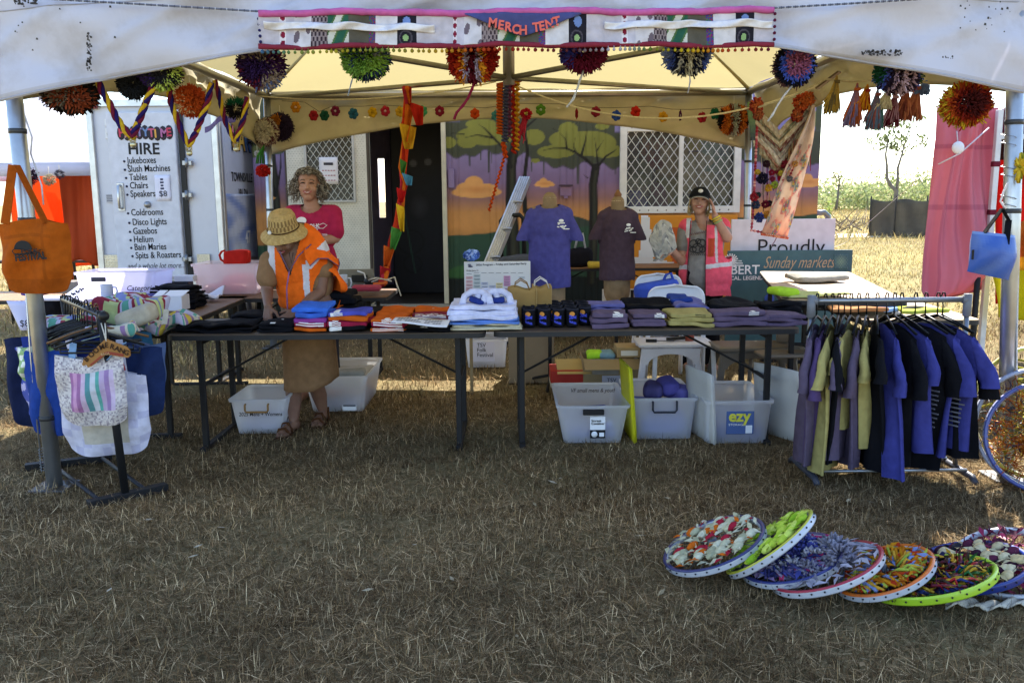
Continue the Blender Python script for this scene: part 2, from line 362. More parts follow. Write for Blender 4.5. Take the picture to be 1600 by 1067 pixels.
def leafy(mb, c, r, n, s, cols, rs):
    """many small leaf faces spread through a volume"""
    for i in range(n):
        d = rs.normal(size=3); d /= np.linalg.norm(d); d *= rs.rand()**.45; p = V((c[0]+d[0]*r[0], c[1]+d[1]*r[1], c[2]+d[2]*r[2]))
        a = V(rs.normal(size=3)).normalized(); b = a.orthogonal().normalized(); k = s*(.6+.8*rs.rand()); b2 = a.cross(b)
        mb.add([p-b*k, p+b2*k*.5, p+b*k, p-b2*k*.5], [(0, 1, 2, 3)], cols[rs.randint(len(cols))], False)
FOL = mat('foliage', None, .85, var=.3, scale=.8, trl=.3)
BARK = mat('bark', None, .95, var=.35, scale=5, bump=.4, bscale=20)
def build_far():
    rs = np.random.RandomState(5); greens = [H(x) for x in ('#8f9a63', '#a0aa70', '#7d8a55', '#b0b982', '#99a36d', '#a5a07a')]  # greens paled so distance haze and bleaching sit in the leaf colours
    # a far scrub belt, one mass
    mb = MB()
    for i in range(300):
        x = rs.uniform(16, 62); y = rs.uniform(95, 125); h = rs.uniform(2.0, 4.6) if rs.rand() < .88 else rs.uniform(4.6, 6.2); w = rs.uniform(1.6, 3.2)
        leafy(mb, (x, y, h*.5), (w, w, h*.5), 120, .2, greens, rs)
        if i % 14 == 0: mb.tube([(x, y-1.5, 0), (x+rs.normal()*.4, y-1.5, h*.5), (x+rs.normal()*.8, y-1.5, h*.95)], [.13, .08, .03], H('#9aa07c'), 4)
    tag(mb.build('woods', FOL), 'low belt of pale green scrub trees along the horizon', 'woods', kind='stuff')
    def tree(base, pts, crowns, label, r0, twigs):
        t = thing('tree', label, 'tree', base, 'thin gum trees on the open paddock'); m = MB(); L_ = MB()
        for path, ra, rb in pts: m.tube([V(base)+V(p) for p in path], [ra+(rb-ra)*i/(len(path)-1) for i in range(len(path))], H('#6f6a63'), 7)
        for c, r, n in crowns:
            cc = V(base)+V(c); leafy(L_, cc, r, n, .11, [H('#66704a'), H('#7c8658'), H('#565f3c')], rs)
            for k in range(4): m.tube([cc-V((rs.normal()*.1, 0, r[2]*.9)), cc+V((rs.normal()*r[0]*.5, rs.normal()*.3, rs.rand()*r[2]*.6))], [.018, .006], H('#6f6a63'), 4)
        m.build('trunk', BARK, t); L_.build('crown', FOL, t)
    b = G(1393, 357); s = b.y/FPX
    q = lambda px, py, dy=0: (( px-1393)*s, dy, (357-py)*s)
    tree(b, [([q(1393, 357), q(1396, 320), q(1397, 300), q(1387, 291), q(1381, 280), q(1380, 262), q(1377, 245), q(1379, 225)], .13, .035),
             ([q(1397, 302), q(1398, 285), q(1397, 265), q(1402, 245), q(1406, 225), q(1411, 205)], .08, .025)],
         [(q(1385, 212), (.8, .5, .8), 130), (q(1396, 228, .3), (.9, .5, .6), 130), (q(1430, 225), (.45, .4, .35), 40), (q(1358, 228), (.6, .4, .4), 35), (q(1412, 190), (.7, .5, .6), 60), (q(1378, 195, -.3), (.5, .4, .4), 50)],
         'tall thin forked gum tree standing behind the dark shade fence', .2, 4)
    b = G(1306, 330); s = b.y/FPX; q = lambda px, py, dy=0: ((px-1306)*s, dy, (330-py)*s)
    tree(b, [([q(1306, 330), q(1308, 305), q(1309, 285), q(1307, 275)], .16, .05)], [(q(1308, 280), (.9, .6, 1.0), 110), (q(1302, 276), (.8, .5, .5), 60), (q(1313, 292), (.7, .5, .5), 50)], 'small sparse tree beyond the bent pipe rail at the painted hut', .1, 3)
    # young sapling
    b = G(1294, 345); s = b.y/FPX; t = thing('sapling', 'young bright green sapling beside the bent pipe rail', 'sapling', b); m = MB(); m.tube([b, b+V((.05, 0, .5)), b+V((.02, 0, 1.0))], [.02, .015, .006], H('#7a6a4a')); m.build('trunk', BARK, t)
    m = MB(); leafy(m, b+V((0, 0, .8)), (.3, .3, .55), 60, .09, [H('#8da04a'), H('#a5b85a')], rs); m.build('crown', FOL, t)
    # dead branches heap
    m = MB()
    for i in range(26):
        p = G(1302+rs.rand()*58, 352+rs.rand()*10); a = rs.rand()*6.28; l = rs.uniform(.6, 2.0); m.tube([p, p+V((math.cos(a)*l*.5, math.sin(a)*.5, rs.uniform(.1, .5))), p+V((math.cos(a)*l, math.sin(a)*l*.6, rs.uniform(.1, 1.1)))], [.035, .025, .008], rc([H('#6b5f52'), H('#85705a'), H('#4f4a3e')]), 5)
    tag(m.build('dead_branches', BARK), 'heap of dead grey branches lying on the sunlit paddock', 'branches', kind='stuff')
    # shade cloth fence
    a, c = G(1357, 369), G(1475, 372); t = thing('shade_fence', 'dark shade cloth fence on posts across the dry paddock', 'fence', a); mb = MB(); hgt = 1.42
    d = c-a
    mb.slab(lambda u, v: a+d*u+V((0, .06*math.sin(u*23)+.1*math.sin(u*7), hgt*v-(.09*math.sin(u*PI*2.2)**2 if v > .9 else 0))), 40, 8, lambda u, v: lerp(H('#4a4540'), H('#5d564b'), (math.sin(u*17+v*3)+1)/2), .01)
    mb.build('shade_cloth', mat('shade_cloth', None, .9, var=.35, scale=2, alpha=.86), t)
    for f in (0, .34, .75, 1): MB().tube([a+d*f+V((0, -.06, 0)), a+d*f+V((0, -.06, hgt+.12))], .03, H('#3a3632')).build('post', BARK, t)

# ---------------------------------------------------------------- the big marquee
TENT = {}
def build_tent():
    bl = G(86, 762); br = G(1567, 745); br.y = bl.y+.02; YF = bl.y; YB = YF*2.0
    tl = P(2, -40, YF); tr = P(1590, -40, YF); EZ = (tl.z+tr.z)/2
    bbl = P(421, 420, YB); bbl.z = 0; bbr = P(1169, 420, YB); bbr.z = 0; ebl = P(417, 148, YB); ebr = P(1170, 148, YB); ebl.z = ebr.z = EZ
    tl.z = tr.z = EZ; ctr = (tl+tr+ebl+ebr)/4; peak = V((ctr.x, ctr.y, EZ+1.55)); hub = P(795, 122, ctr.y)
    TENT.update(YF=YF, YB=YB, tl=tl, tr=tr, bl=bl, br=br, ebl=ebl, ebr=ebr, EZ=EZ, hub=hub)
    t = thing('market_tent', 'large dirty white market tent with arched valances over the stall', 'tent', (ctr.x, ctr.y, 0))
    PC = H('#b9bcc0')
    for a, b, r in ((bl, tl, .04), (br, tr, .042), (bbl, ebl, .036), (bbr, ebr, .036)):
        m = MB(); m.tube([a+V((0, 0, .01)), b], r, PC, 16); m.box(a+V((0, 0, .008)), (.2, .2, .014), H('#77797c')); p = m.build('leg', METAL, t)
        for f in (.15, .55, .72, .9):
            q = a.lerp(b, f); MB().tube([q-V((0, 0, .012)), q+V((0, 0, .012))], r+.003, H('#3a3a3c'), 16).build('strap', PLAS, p)
    for a, b in ((tl, tr), (tl, ebl), (tr, ebr), (ebl, ebr)):
        MB().tube([a-V((0, 0, .05)), b-V((0, 0, .05))], .032, H('#9a9488'), 12).build('eave_beam', METAL, t)
    MB().tube([hub-V((0, 0, .05)), peak-V((0, 0, .05))], .045, H('#b5b1a0'), 14).build('centre_pole', METAL, t)
    for c in (tl, tr, ebl, ebr): MB().tube([hub, c-V((0, 0, .06))], .02, H('#8f8a76'), 8).build('strut', METAL, t)
    # roof panels
    ROOF = mat('tent_roof_canvas', H('#b0a475'), .8, var=.05, scale=3, bump=.5, bscale=4, trl=.16, trcol=H('#f2e2a6'), grime=(H('#b39a63'), .35), gscale=1.1)
    cs = [tl, tr, ebr, ebl]; roof = MB()
    for i in range(4):
        a, b = cs[i], cs[(i+1) % 4]
        def fn(u, v, a=a, b=b):
            q = a.lerp(b, u).lerp(peak, v); sag = .14*math.sin(PI*min(1, v*1.05))*(1-abs(2*u-1)**4*.5)
            return q-V((0, 0, sag+.006*math.sin(u*40+v*9)*(1-v)))
        roof.grid(fn, 24, 16, (1, 1, 1))
        roof.tube([a.lerp(peak, k/12)-V((0, 0, .02)) for k in range(13)], .02, (.8, .75, .6), 6)
    roof.build('roof', ROOF, t)
    # valances: arch(u) = bottom height at u
    def val(a, b, nrm, zc, zm, name, col, nu=70):
        m = MB(); d = b-a; rs = random.randint(1, 99)
        def bot(u): w = abs(2*u-1); return zm+(zc-zm)*w**1.75
        def fn(u, v):
            q = a+d*u; z0 = a.z+.02; z = z0+(bot(u)-z0)*v
            f_ = (u*7.5+v*1.6+rs*.37) % 1; w = .03*math.sin(u*26+v*5+rs)*v+.018*math.sin(u*37-v*9+rs)+.03*math.exp(-((f_-.5)/.09)**2)*math.sin(PI*v)-.02*math.exp(-(((u*4.3-v*1.1+rs*.21) % 1-.5)/.06)**2)*v+.012*math.sin(u*47+v*6+rs)*v+.015*math.sin((u*9+v*5)*2+rs)
            return V((q.x, q.y, z))+nrm*(w*.8+.01)
        def cl(u, v):
            return lerp(col, H('#8f7f6a'), .22 if v > .95 else 0)
        m.slab(fn, nu*2, 18, cl, .003)
        for v0 in (.3,): m.tube([fn(i/nu, v0)+nrm*.003 for i in range(nu+1)], .0028, lerp(col, (0, 0, 0), .3), 4)
        hem = [fn(i/nu, .985) for i in range(nu+1)]; m.tube(hem, .006, lerp(col, (0, 0, 0), .25), 5)
        return m.build(name, TARP, t)
    fz = lambda px, py: P(px, py, YF).z
    F = H('#d0cfdc'); C = H('#b5ab8a')
    off = V((0, -.06, 0))
    val(tl+V((-.02, -.05, 0)), tr+V((.05, -.05, 0)), V((0, -1, 0)), fz(25, 163), fz(800, 52), 'valance', F)
    val(ebl+V((-.03, .04, 0)), ebr+V((.03, .04, 0)), V((0, 1, 0)), P(800, 238, YB).z, P(800, 184, YB).z, 'valance', C)
    val(tl+V((-.05, 0, 0)), ebl+V((-.05, 0, 0)), V((-1, 0, 0)), fz(25, 160), EZ-.33, 'valance', C)
    val(tr+V((.05, 0, 0)), ebr+V((.05, 0, 0)), V((1, 0, 0)), fz(25, 160), EZ-.33, 'valance', C)
    # scuffs: worn black marks on the valance fabric
    m = MB()
    def scuff(px, py, w, h, n, rot=0):
        for i in range(n):
            x, y = px+random.uniform(-w, w), py+random.uniform(-h, h); p = P(x, y, YF-.102); s = random.uniform(.002, .007)
            m.add([p+V((-s, 0, -s*.6)), p+V((s, 0, -s)), p+V((s*.8, 0, s*.7)), p+V((-s*.5, 0, s))], [(0, 1, 2, 3)], H('#3b3634'))
    scuff(139, 82, 3.5, 30, 60); scuff(1378, 83, 32, 4, 70); scuff(40, 3, 18, 4, 50); scuff(1540, 20, 40, 30, 25); scuff(1480, 90, 12, 2, 8); scuff(100, 40, 80, 40, 12)
    tag(m.build('scuff_mark', PAINT, t), kind='stuff')
    # rope along the front eave
    m = MB(); pts = [P(x, y, YF-.13) for x, y in ((60, -2), (200, 6), (400, 18), (600, 24), (800, 26), (1000, 24), (1210, 13), (1330, 6), (1440, -1))]; m.tube(pts, .005, H('#6d7080'), 6)
    for i in range(len(pts)-1):
        for k in range(22): q = pts[i].lerp(pts[i+1], k/22); m.ball(q, (.007, .006, .006), H('#c9cbd6') if k % 2 else H('#4f5260'), 5, 4)
    tag(m.build('rope', YARN), 'grey twisted rope strung along the top of the front valance', 'rope')
    # guy lines under the roof
    def cord(pts, r, col, label): tag(MB().tube(pts, r, col, 6).build('cord', YARN), label, 'cord')
    def sagp(a, b, s, n=16): return [a.lerp(b, k/n)-V((0, 0, s*4*(k/n)*(1-k/n))) for k in range(n+1)]
    cord(sagp(P(790, 126, YB-1.0), P(1310, 120, YB-1.8), .33), .008, H('#d9cfae'), 'long cream cord sagging across the back right of the tent')
    cord(sagp(P(400, 150, YB-.3), P(775, 128, YB-.5), .09), .007, H('#c9be9b'), 'thin cream cord drooping below the back left roof edge')
    cord([P(30, 150, YF+.05), P(38, 180, YF+.05), P(50, 215, YF-.05), P(48, 240, YF+.05), P(65, 290, YF-.02), P(68, 320, YF)], .004, H('#cfcfd6'), 'loose white string dangling beside the left front pole')
    cord([P(1597, 190, YF-.02), P(1590, 420, YF-.02), P(1588, 640, YF-.03)], .004, H('#d8d8de'), 'straight white guy string down the right front pole')
    w = MB(); q = G(60, 690); w.tube([P(22, 210, YF), P(48, 560, YF-.02), P(62, 700, YF-.02)], .004, H('#c8c8ca'), 5)
    for k in range(60): a = k*.9; w.ball(P(64, 700, YF-.03)+V((.012*math.cos(a), .012*math.sin(a), -.0022*k)), .0035, H('#8a8c90'), 5, 4)
    tag(w.build('tie_down', METAL), 'wire tie-down with coil spring beside the left front pole', 'tie-down')
# ================================================================ painted hut, trailer, neighbouring tents, boards
YC = 10.2
def bl_(c, m, col):
    m = np.clip(m, 0, 1)[:, None]; return c*(1-m)+np.array(col)[None]*m
def ell(x, y, cx, cy, rx, ry, soft=.06): return (1-np.sqrt(((x-cx)/rx)**2+((y-cy)/ry)**2))/soft
def seg(x, y, pts, w0, w1, soft=1.2):
    o = np.full(len(x), -1e3); n = len(pts)-1
    for i in range(n):
        (ax, ay), (bx, by) = pts[i], pts[i+1]; dx, dy = bx-ax, by-ay; t = np.clip(((x-ax)*dx+(y-ay)*dy)/(dx*dx+dy*dy+1e-9), 0, 1)
        d = np.hypot(x-ax-t*dx, y-ay-t*dy); f = (i+t)/n; o = np.maximum(o, (w0+(w1-w0)*f-d)/soft)
    return o
def mural(x, y):
    """wall paint; x, y in wall units (131 per metre)"""
    n3 = np.stack([x, y, 0*x], 1)
    stops = [(180, '#7f78b0'), (250, '#8b76a3'), (285, '#84668c'), (310, '#9a6a63'), (330, '#cf8a3c'), (352, '#d98f37'), (375, '#b9782f')]
    ys = [s[0] for s in stops]; cs = np.array([H(s[1]) for s in stops]); c = np.stack([np.interp(y, ys, cs[:, k]) for k in range(3)], 1)
    wv = wob(n3, .09, 4)*4
    # hills
    c = bl_(c, (y-(352+wv+6*np.sin(x*.02+1)-24*np.exp(-((x-842)/34)**2)-14*np.exp(-((x-900)/30)**2)))/1.5*(x > 820), H('#3c463a'))
    c = bl_(c, (y-(366+wv*.7-.05*(x-700)))/1.5, H('#31503a')); c = bl_(c, ell(x, y, 730, 470, 55, 60), H('#3c6b35')); c = bl_(c, (y-(428+wv))/3, H('#1d231f'))
    # dark canopy with drips
    edge = 243+4*np.sin(x*.08)+3*np.sin(x*.21+2)+np.where(x > 822, 18*np.clip((x-822)/25, 0, 1), 0)
    can = (edge-y)/1.4
    can = np.minimum(can, np.where(x < 725, (y-194)/1.5, 9))
    can = np.maximum(can, np.minimum(np.where((x > 915) & (x < 960), (y-200+(x-915)*-.0)/1.5, -9), (edge-y)/1.4)); can = np.where(x > 958, np.minimum(can, (y-212)/1.5), can)
    can = np.where((x > 915) & (x <= 958), np.minimum((edge-y)/1.4, (y-190)/1.5), can)
    c = bl_(c, can*((x > 690)), H('#474b38')); c = bl_(c, (1-np.abs(can))*(x > 690)*.8, H('#2f3226'))
    for dx, dl, dw in ((738, 16, 2.2), (767, 26, 2.4), (771, 12, 1.5), (851, 14, 2), (903, 28, 3), (960, 14, 2), (832, 9, 2), (755, 7, 2)):
        c = bl_(c, seg(x, y, [(dx, 240), (dx, 244+dl+(16 if dx > 822 else 0))], dw, dw*.7), H('#42463a'))
    ol = H('#84842b')
    for e in ((756, 198, 24, 8), (765, 215, 48, 15), (735, 224, 16, 10), (703, 225, 16, 9), (836, 218, 17, 12), (888, 207, 15, 11), (890, 222, 32, 14), (920, 228, 42, 19), (870, 240, 30, 10), (945, 240, 30, 10), (939, 203, 11, 5), (838, 253, 7, 3.5), (1262, 195, 22, 12)):
        c = bl_(c, ell(x, y, *e, soft=.05), ol)
    # trees
    bk = H('#1f1c18'); tk = H('#3a3a2a')
    def tree(tr, w0, w1, brs):
        nonlocal c
        c = bl_(c, seg(x, y, tr, w0, w1), bk); c = bl_(c, seg(x-1.5, y, tr, w0*.62, w1*.5, 4), tk)
        for b, w in brs: c = bl_(c, seg(x, y, b, w, w*.25), bk)
    tree([(803, 440), (803, 380), (801, 320), (801, 262), (808, 225)], 12, 7, [([(801, 262), (792, 236), (775, 219), (750, 214), (732, 218)], 3.5), ([(775, 219), (762, 205), (752, 198)], 2.5), ([(730, 213), (712, 211), (708, 216)], 1.6), ([(822, 330), (820, 290), (826, 240), (822, 205), (838, 192), (855, 180)], 4.5), ([(822, 212), (812, 190)], 2.5)])
    tree([(924, 440), (927, 380), (927, 330), (926, 290), (930, 265)], 8, 7, [([(930, 266), (915, 252), (900, 242), (885, 235), (865, 235), (850, 238)], 3.4), ([(886, 236), (884, 222), (875, 212)], 2.2), ([(884, 222), (885, 211)], 1.5), ([(900, 242), (896, 232), (899, 218)], 2), ([(908, 246), (914, 225), (917, 205)], 2.6), ([(934, 265), (931, 240), (928, 220)], 2.5), ([(931, 240), (942, 223)], 1.8), ([(934, 262), (945, 248), (958, 240), (962, 236)], 2.8), ([(918, 280), (909, 273)], 1.6), ([(865, 206), (872, 210)], 1.3), ([(899, 200), (903, 195)], 1.2)])
    tree([(441, 430), (440, 330), (438, 260), (436, 220)], 9, 6, [([(440, 300), (430, 270), (424, 240), (418, 210)], 4.5), ([(441, 300), (450, 260), (452, 220)], 3)])
    c = bl_(c, (204-y)/2*(x < 455), H('#4c523a')); c = bl_(c, ell(x, y, 405, 232, 18, 14), H('#5e6431')); c = bl_(c, ell(x, y, 445, 232, 14, 9), H('#4e5640'))
    c = bl_(c, (214-y)/2*(x > 1262), H('#4c523a'))
    # clouds
    for k, (cx, cy, s) in enumerate(((748, 296, 1), (852, 288, .42), (432, 306, .2), (1255, 289, .62))):
        for e in ((0, 4, 40, 9), (-4, -9, 15, 12), (-16, -2, 16, 9), (16, -1, 17, 8)):
            c = bl_(c, ell(x, y, cx+e[0]*s, cy+e[1]*s, e[2]*s, e[3]*s, .08), H('#e8a04a'))
        c = bl_(c, ell(x, y, cx, cy, 30*s, 7*s, .5)*.5, H('#d98633'))
    c = bl_(c, np.clip(wob(n3, .5, 9)-1.0, 0, 1)*.5, H('#6a5d55'))
    g_ = c.mean(1, keepdims=True); return np.clip((c+(g_-c)*.14)*.97, 0, 1)

def mesh_grid_lines(mb, o, ex, ez, w, h, pitch, r, col):
    """diamond security mesh in the rectangle o, w x h"""
    k = int((w+h)/pitch)+2
    for sgn in (1, -1):
        for i in range(-k, k+1):
            pts = []
            c0 = i*pitch
            # line x*1 - sgn*z*.75 = c0
            zs = np.linspace(0, h, 60); xs = c0+sgn*zs*.72; ok = (xs >= 0) & (xs <= w)
            if ok.sum() < 2: continue
            a = np.argmax(ok); b = len(ok)-1-np.argmax(ok[::-1])
            mb.tube([o+ex*xs[a]+ez*zs[a], o+ex*xs[b]+ez*zs[b]], r, col, 4, cap=False)
def build_hut():
    x0 = P(399, 330, YC).x; x1 = P(1277, 330, YC).x; z0 = .12; z1 = 2.95
    dx0, dx1 = P(581, 330, YC).x, P(692, 330, YC).x; dz0, dz1 = P(640, 474, YC).z, P(640, 183, YC).z
    wx0, wx1, wz0, wz1 = P(972, 262, YC).x, P(1152, 262, YC).x, P(1060, 329, YC).z, P(1060, 199, YC).z
    t = thing('painted_hut', 'transportable hut with a sunset and tree mural behind the stall', 'hut', ((x0+x1)/2, YC+1.2, 0))
    def lines(a, b, st, cuts):
        q = [a]+sorted(c for c in cuts if a < c < b)+[b]; o = []
        for i in range(len(q)-1):
            n = max(1, int((q[i+1]-q[i])/st)); o += [q[i]+(q[i+1]-q[i])*k/n for k in range(n)]
        return np.array(o+[b])
    xs = lines(x0, x1, .0125, [dx0, dx1, wx0+.03, wx1-.03]); zs = lines(z0, z1, .0125, [dz0, dz1, wz0+.03, wz1-.03])
    X, Z = np.meshgrid(xs, zs); ph = (X-x0)/.074 % 1; Yv = YC+np.where(ph < .12, .012, 0.0)
    v = np.stack([X, Yv, Z], -1).reshape(-1, 3); nx = len(xs)
    i, j = np.meshgrid(np.arange(nx-1), np.arange(len(zs)-1)); a = (j*nx+i).ravel(); q = np.stack([a, a+1, a+nx+1, a+nx], 1)
    cx = (xs[:-1]+xs[1:])/2; cz = (zs[:-1]+zs[1:])/2; CX, CZ = np.meshgrid(cx, cz); CX = CX.ravel(); CZ = CZ.ravel()
    keep = ~(((CX > dx0) & (CX < dx1) & (CZ > dz0) & (CZ < dz1)) | ((CX > wx0+.03) & (CX < wx1-.03) & (CZ > wz0+.03) & (CZ < wz1-.03)))
    k_ = 1350/YC/math.cos(0); px = 800+v[:, 0]*k_*.994; py = 312-(v[:, 2]-CAMZ)*k_
    col = mural(px, py)
    v2 = v-np.array(wloc(t)); w = npmesh('wall', v2, q[keep], col, mat('mural_paint', None, .7, var=.12, scale=7, bump=.05, bscale=40)); w.parent = t
    D = 2.4; m = MB(); sh = H('#8f83a3')
    m.box(((x0+x1)/2, YC+D, (z0+z1)/2+.0), (x1-x0, .04, z1-z0), sh) if False else None
    # other walls with a far window seen through the doorway
    fx0, fx1, fz0, fz1 = P(592, 300, YC+D).x, P(602, 300, YC+D).x, P(600, 340, YC+D).z, P(600, 248, YC+D).z
    for (a, b, c, d) in ((x0, fx0, z0, z1), (fx1, x1, z0, z1), (fx0, fx1, z0, fz0), (fx0, fx1, fz1, z1)): m.box(((a+b)/2, YC+D, (c+d)/2), (b-a, .04, d-c), sh, b=.001)
    m.box((x0+.02, YC+D/2, (z0+z1)/2), (.04, D-.06, z1-z0), H('#6f6590')); m.box((x1-.02, YC+D/2, (z0+z1)/2), (.04, D-.06, z1-z0), H('#8a7aa8')); m.build('side_wall', PAINT, t)
    m = MB(); m.box(((x0+x1)/2, YC+D/2, z1+.05), (x1-x0+.12, D+.16, .09), H('#a8a49a')); m.build('roof', PAINT, t)
    m = MB(); m.box(((x0+x1)/2, YC+D/2+.02, dz0-.03), (x1-x0-.1, D-.08, .05), H('#3b352f')); m.box(((x0+x1)/2, YC+D/2, .07), (x1-x0-.3, D-.3, .12), H('#2c2a28')); m.build('floor_frame', PAINT, t)
    # doorway inside: dark partition with a swirl painted on it
    m = MB(); py_ = YC+1.1; a, b = P(612, 300, py_), P(716, 300, py_)
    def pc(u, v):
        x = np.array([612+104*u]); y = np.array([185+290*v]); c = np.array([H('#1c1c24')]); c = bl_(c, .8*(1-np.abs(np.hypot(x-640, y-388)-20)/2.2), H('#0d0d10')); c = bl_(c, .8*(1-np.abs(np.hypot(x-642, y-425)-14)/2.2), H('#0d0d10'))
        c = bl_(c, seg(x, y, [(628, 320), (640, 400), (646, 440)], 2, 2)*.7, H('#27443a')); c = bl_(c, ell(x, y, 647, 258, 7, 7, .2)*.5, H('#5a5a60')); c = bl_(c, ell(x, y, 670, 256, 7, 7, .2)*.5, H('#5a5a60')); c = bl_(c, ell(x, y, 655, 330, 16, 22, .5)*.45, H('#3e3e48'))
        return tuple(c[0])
    zt, zb = P(640, 185, py_).z, dz0
    m.slab(lambda u, v: (a.x+(b.x-a.x)*u, py_, zt+(zb-zt)*v), 50, 110, pc, .03); m.build('partition', PAINT, t)
    # door leaf folded back on the wall
    lx0, lx1 = P(452, 330, YC-.07).x, P(576, 330, YC-.07).x; lz0, lz1 = P(520, 470, YC-.07).z, P(520, 187, YC-.07).z; Yd = YC-.075
    gx0, gx1, gz0, gz1 = P(481, 270, Yd).x, P(552, 270, Yd).x, P(520, 313, Yd).z, P(520, 214, Yd).z
    d = None; m = MB(); dc = H('#cfcabb')
    for (a, b, c, e) in ((lx0, gx0, lz0, lz1), (gx1, lx1, lz0, lz1), (gx0, gx1, lz0, gz0), (gx0, gx1, gz1, lz1)): m.box(((a+b)/2, Yd, (c+e)/2), (b-a, .036, e-c), dc, b=.001)
    nn = 0
    for ix in range(int((lx1-lx0)/.034)):
        for iz in range(int((lz1-lz0)/.026)):
            x = lx0+.02+ix*.034+(iz % 2)*.017; z = lz0+.03+iz*.026
            if x > lx1-.02 or z > lz1-.04 or (gx0-.03 < x < gx1+.03 and gz0-.03 < z < gz1+.03): continue
            m.add([(x-.0085, Yd-.0186, z), (x, Yd-.0186, z-.004), (x+.0085, Yd-.0186, z), (x, Yd-.0186, z+.004)], [(0, 1, 2, 3)], lerp(H('#a19b8d'), H('#8e887b'), random.random()), False)
    d = m.build('door', PAINT, t)
    m = MB(); dk = H('#4a4138')
    for (a, b, c, e) in ((lx0-.02, lx0, lz0-.02, lz1+.02), (lx1, lx1+.03, lz0-.02, lz1+.02), (lx0, lx1, lz1, lz1+.02)): m.box(((a+b)/2, Yd+.005, (c+e)/2), (b-a, .05, e-c), dk, b=.002)
    m.build('edge_trim', PAINT, d)
    m = MB()
    for (a, b, c, e) in ((gx0-.025, gx0, gz0-.025, gz1+.025), (gx1, gx1+.025, gz0-.025, gz1+.025), (gx0, gx1, gz0-.025, gz0), (gx0, gx1, gz1, gz1+.025)): m.box(((a+b)/2, Yd-.022, (c+e)/2), (b-a, .05, e-c), H('#b9b7b0'), b=.004)
    m.build('window_frame', PAINT, d)
    m = MB(); mesh_grid_lines(m, V((gx0, Yd-.012, gz0)), V((1, 0, 0)), V((0, 0, 1)), gx1-gx0, gz1-gz0, .075, .0042, H('#c9c7bd')); m.build('security_mesh', PAINT, d)
    MB().box(((gx0+gx1)/2, Yd+.012, (gz0+gz1)/2), (gx1-gx0, .005, gz1-gz0), H('#3d3b34')).build('pane', mat('dusty_glass', None, .25, var=.5, scale=7), d)
    MB().tube([(lx0+.05, Yd-.05, 1.28), (lx0+.05, Yd-.05, 1.14)], .01, H('#777'+'777'), 8).build('handle', METAL, d)
    m = MB()
    for (a, b) in ((P(575, 330, YC).x, dx0), (dx1, P(699, 330, YC).x)): m.box(((a+b)/2, YC-.02, (dz0+dz1)/2), (b-a, .09, dz1-dz0), H('#c9c1a8'))
    m.box(((dx0+dx1)/2, YC-.02, dz1+.03), (dx1-dx0+.2, .09, .06), H('#c9c1a8')); m.box(((dx0+dx1)/2, YC-.03, dz0-.03), (dx1-dx0+.12, .14, .05), H('#9a9384')); m.build('door_frame', PAINT, t)
    # security window
    win = None; m = MB(); Yw = YC-.03; wc = H('#d9d5cb')
    for (a, b, c, e) in ((wx0-.03, wx0+.05, wz0-.03, wz1+.03), (wx1-.05, wx1+.03, wz0-.03, wz1+.03), (wx0+.05, wx1-.05, wz0-.03, wz0+.05), (wx0+.05, wx1-.05, wz1-.05, wz1+.03)): m.box(((a+b)/2, Yw, (c+e)/2), (b-a, .06, e-c), wc, b=.004)
    xm = P(1063, 262, YC).x; m.box((xm, Yw, (wz0+wz1)/2), (.05, .05, wz1-wz0-.1), wc)
    for k in range(12):
        for z in (wz0+.005, wz1-.005): m.ball((wx0+.1+(wx1-wx0-.2)*k/11, Yw-.031, z), (.009, .003, .009), H('#6b655c'), 6, 4)
    win = m.build('window', PAINT, t)
    m = MB(); mesh_grid_lines(m, V((wx0+.05, Yw-.012, wz0+.05)), V((1, 0, 0)), V((0, 0, 1)), wx1-wx0-.1, wz1-wz0-.1, .098, .0045, H('#d3d0c9')); m.build('security_mesh', PAINT, win)
    m = MB(); m.box(((wx0+wx1)/2, YC+.03, (wz0+wz1)/2), (wx1-wx0, .006, wz1-wz0), H('#3c3a36')); m.build('pane', mat('dark_glass', H('#6c6a62'), .05, var=.1, trans=.0, alpha=.35), win)
    # goods seen behind the window
    for k, (px, py, s, c) in enumerate(((990, 312, 9, '#4a4ab8'), (1003, 318, 8, '#3b3f9a'), (1030, 305, 14, '#8d6a80'), (1050, 250, 20, '#b9a988'), (1090, 270, 22, '#c2b38c'), (1120, 310, 18, '#a9a178'), (1020, 240, 16, '#7d3040'), (1085, 215, 14, '#c9c26a'), (1115, 245, 18, '#7a9a8c'), (1000, 270, 15, '#6b7866'), (1135, 225, 14, '#5c7aa0'), (1045, 300, 16, '#9a9a70'))):
        q = P(px, py, YC+.5); m = MB(); m.rbox(q, (s*.018, .2, s*.022), .04, H(c), amp=.02, seed=k); tag(m.build('shelf_stock', CLOTH), 'bundle of %s stock seen through the hut window mesh' % ['blue', 'dark blue', 'mauve', 'pale tan', 'sandy', 'dull green', 'maroon', 'yellow', 'teal', 'grey green', 'slate blue', 'olive'][k], 'stock', 'stock piled behind the hut window')
    # meter box and lights on the wall, bent rail
    m = MB(); q = P(884, 299, YC-.03); m.box(q, (.13, .05, .11), H('#8a6a86')); m.box(q+V((0, -.03, .065)), (.16, .03, .02), H('#4d3a45')); m.box(q+V((0, -.03, -.07)), (.05, .02, .03), H('#8a6a86')); m.build('meter_box', PAINT, t)
    m = MB(); q = P(705, 279, YC-.02); m.box(q, (.07, .03, .22), H('#8c789e')); m.build('switch_box', PAINT, t)
    m = MB(); m.tube([P(1272, 333, YC+.3), P(1288, 332, YC+.3), P(1294, 338, YC+.3), P(1296, 352, YC+.3)], .035, H('#8d8f88'), 10); m.build('bent_rail', METAL, t)
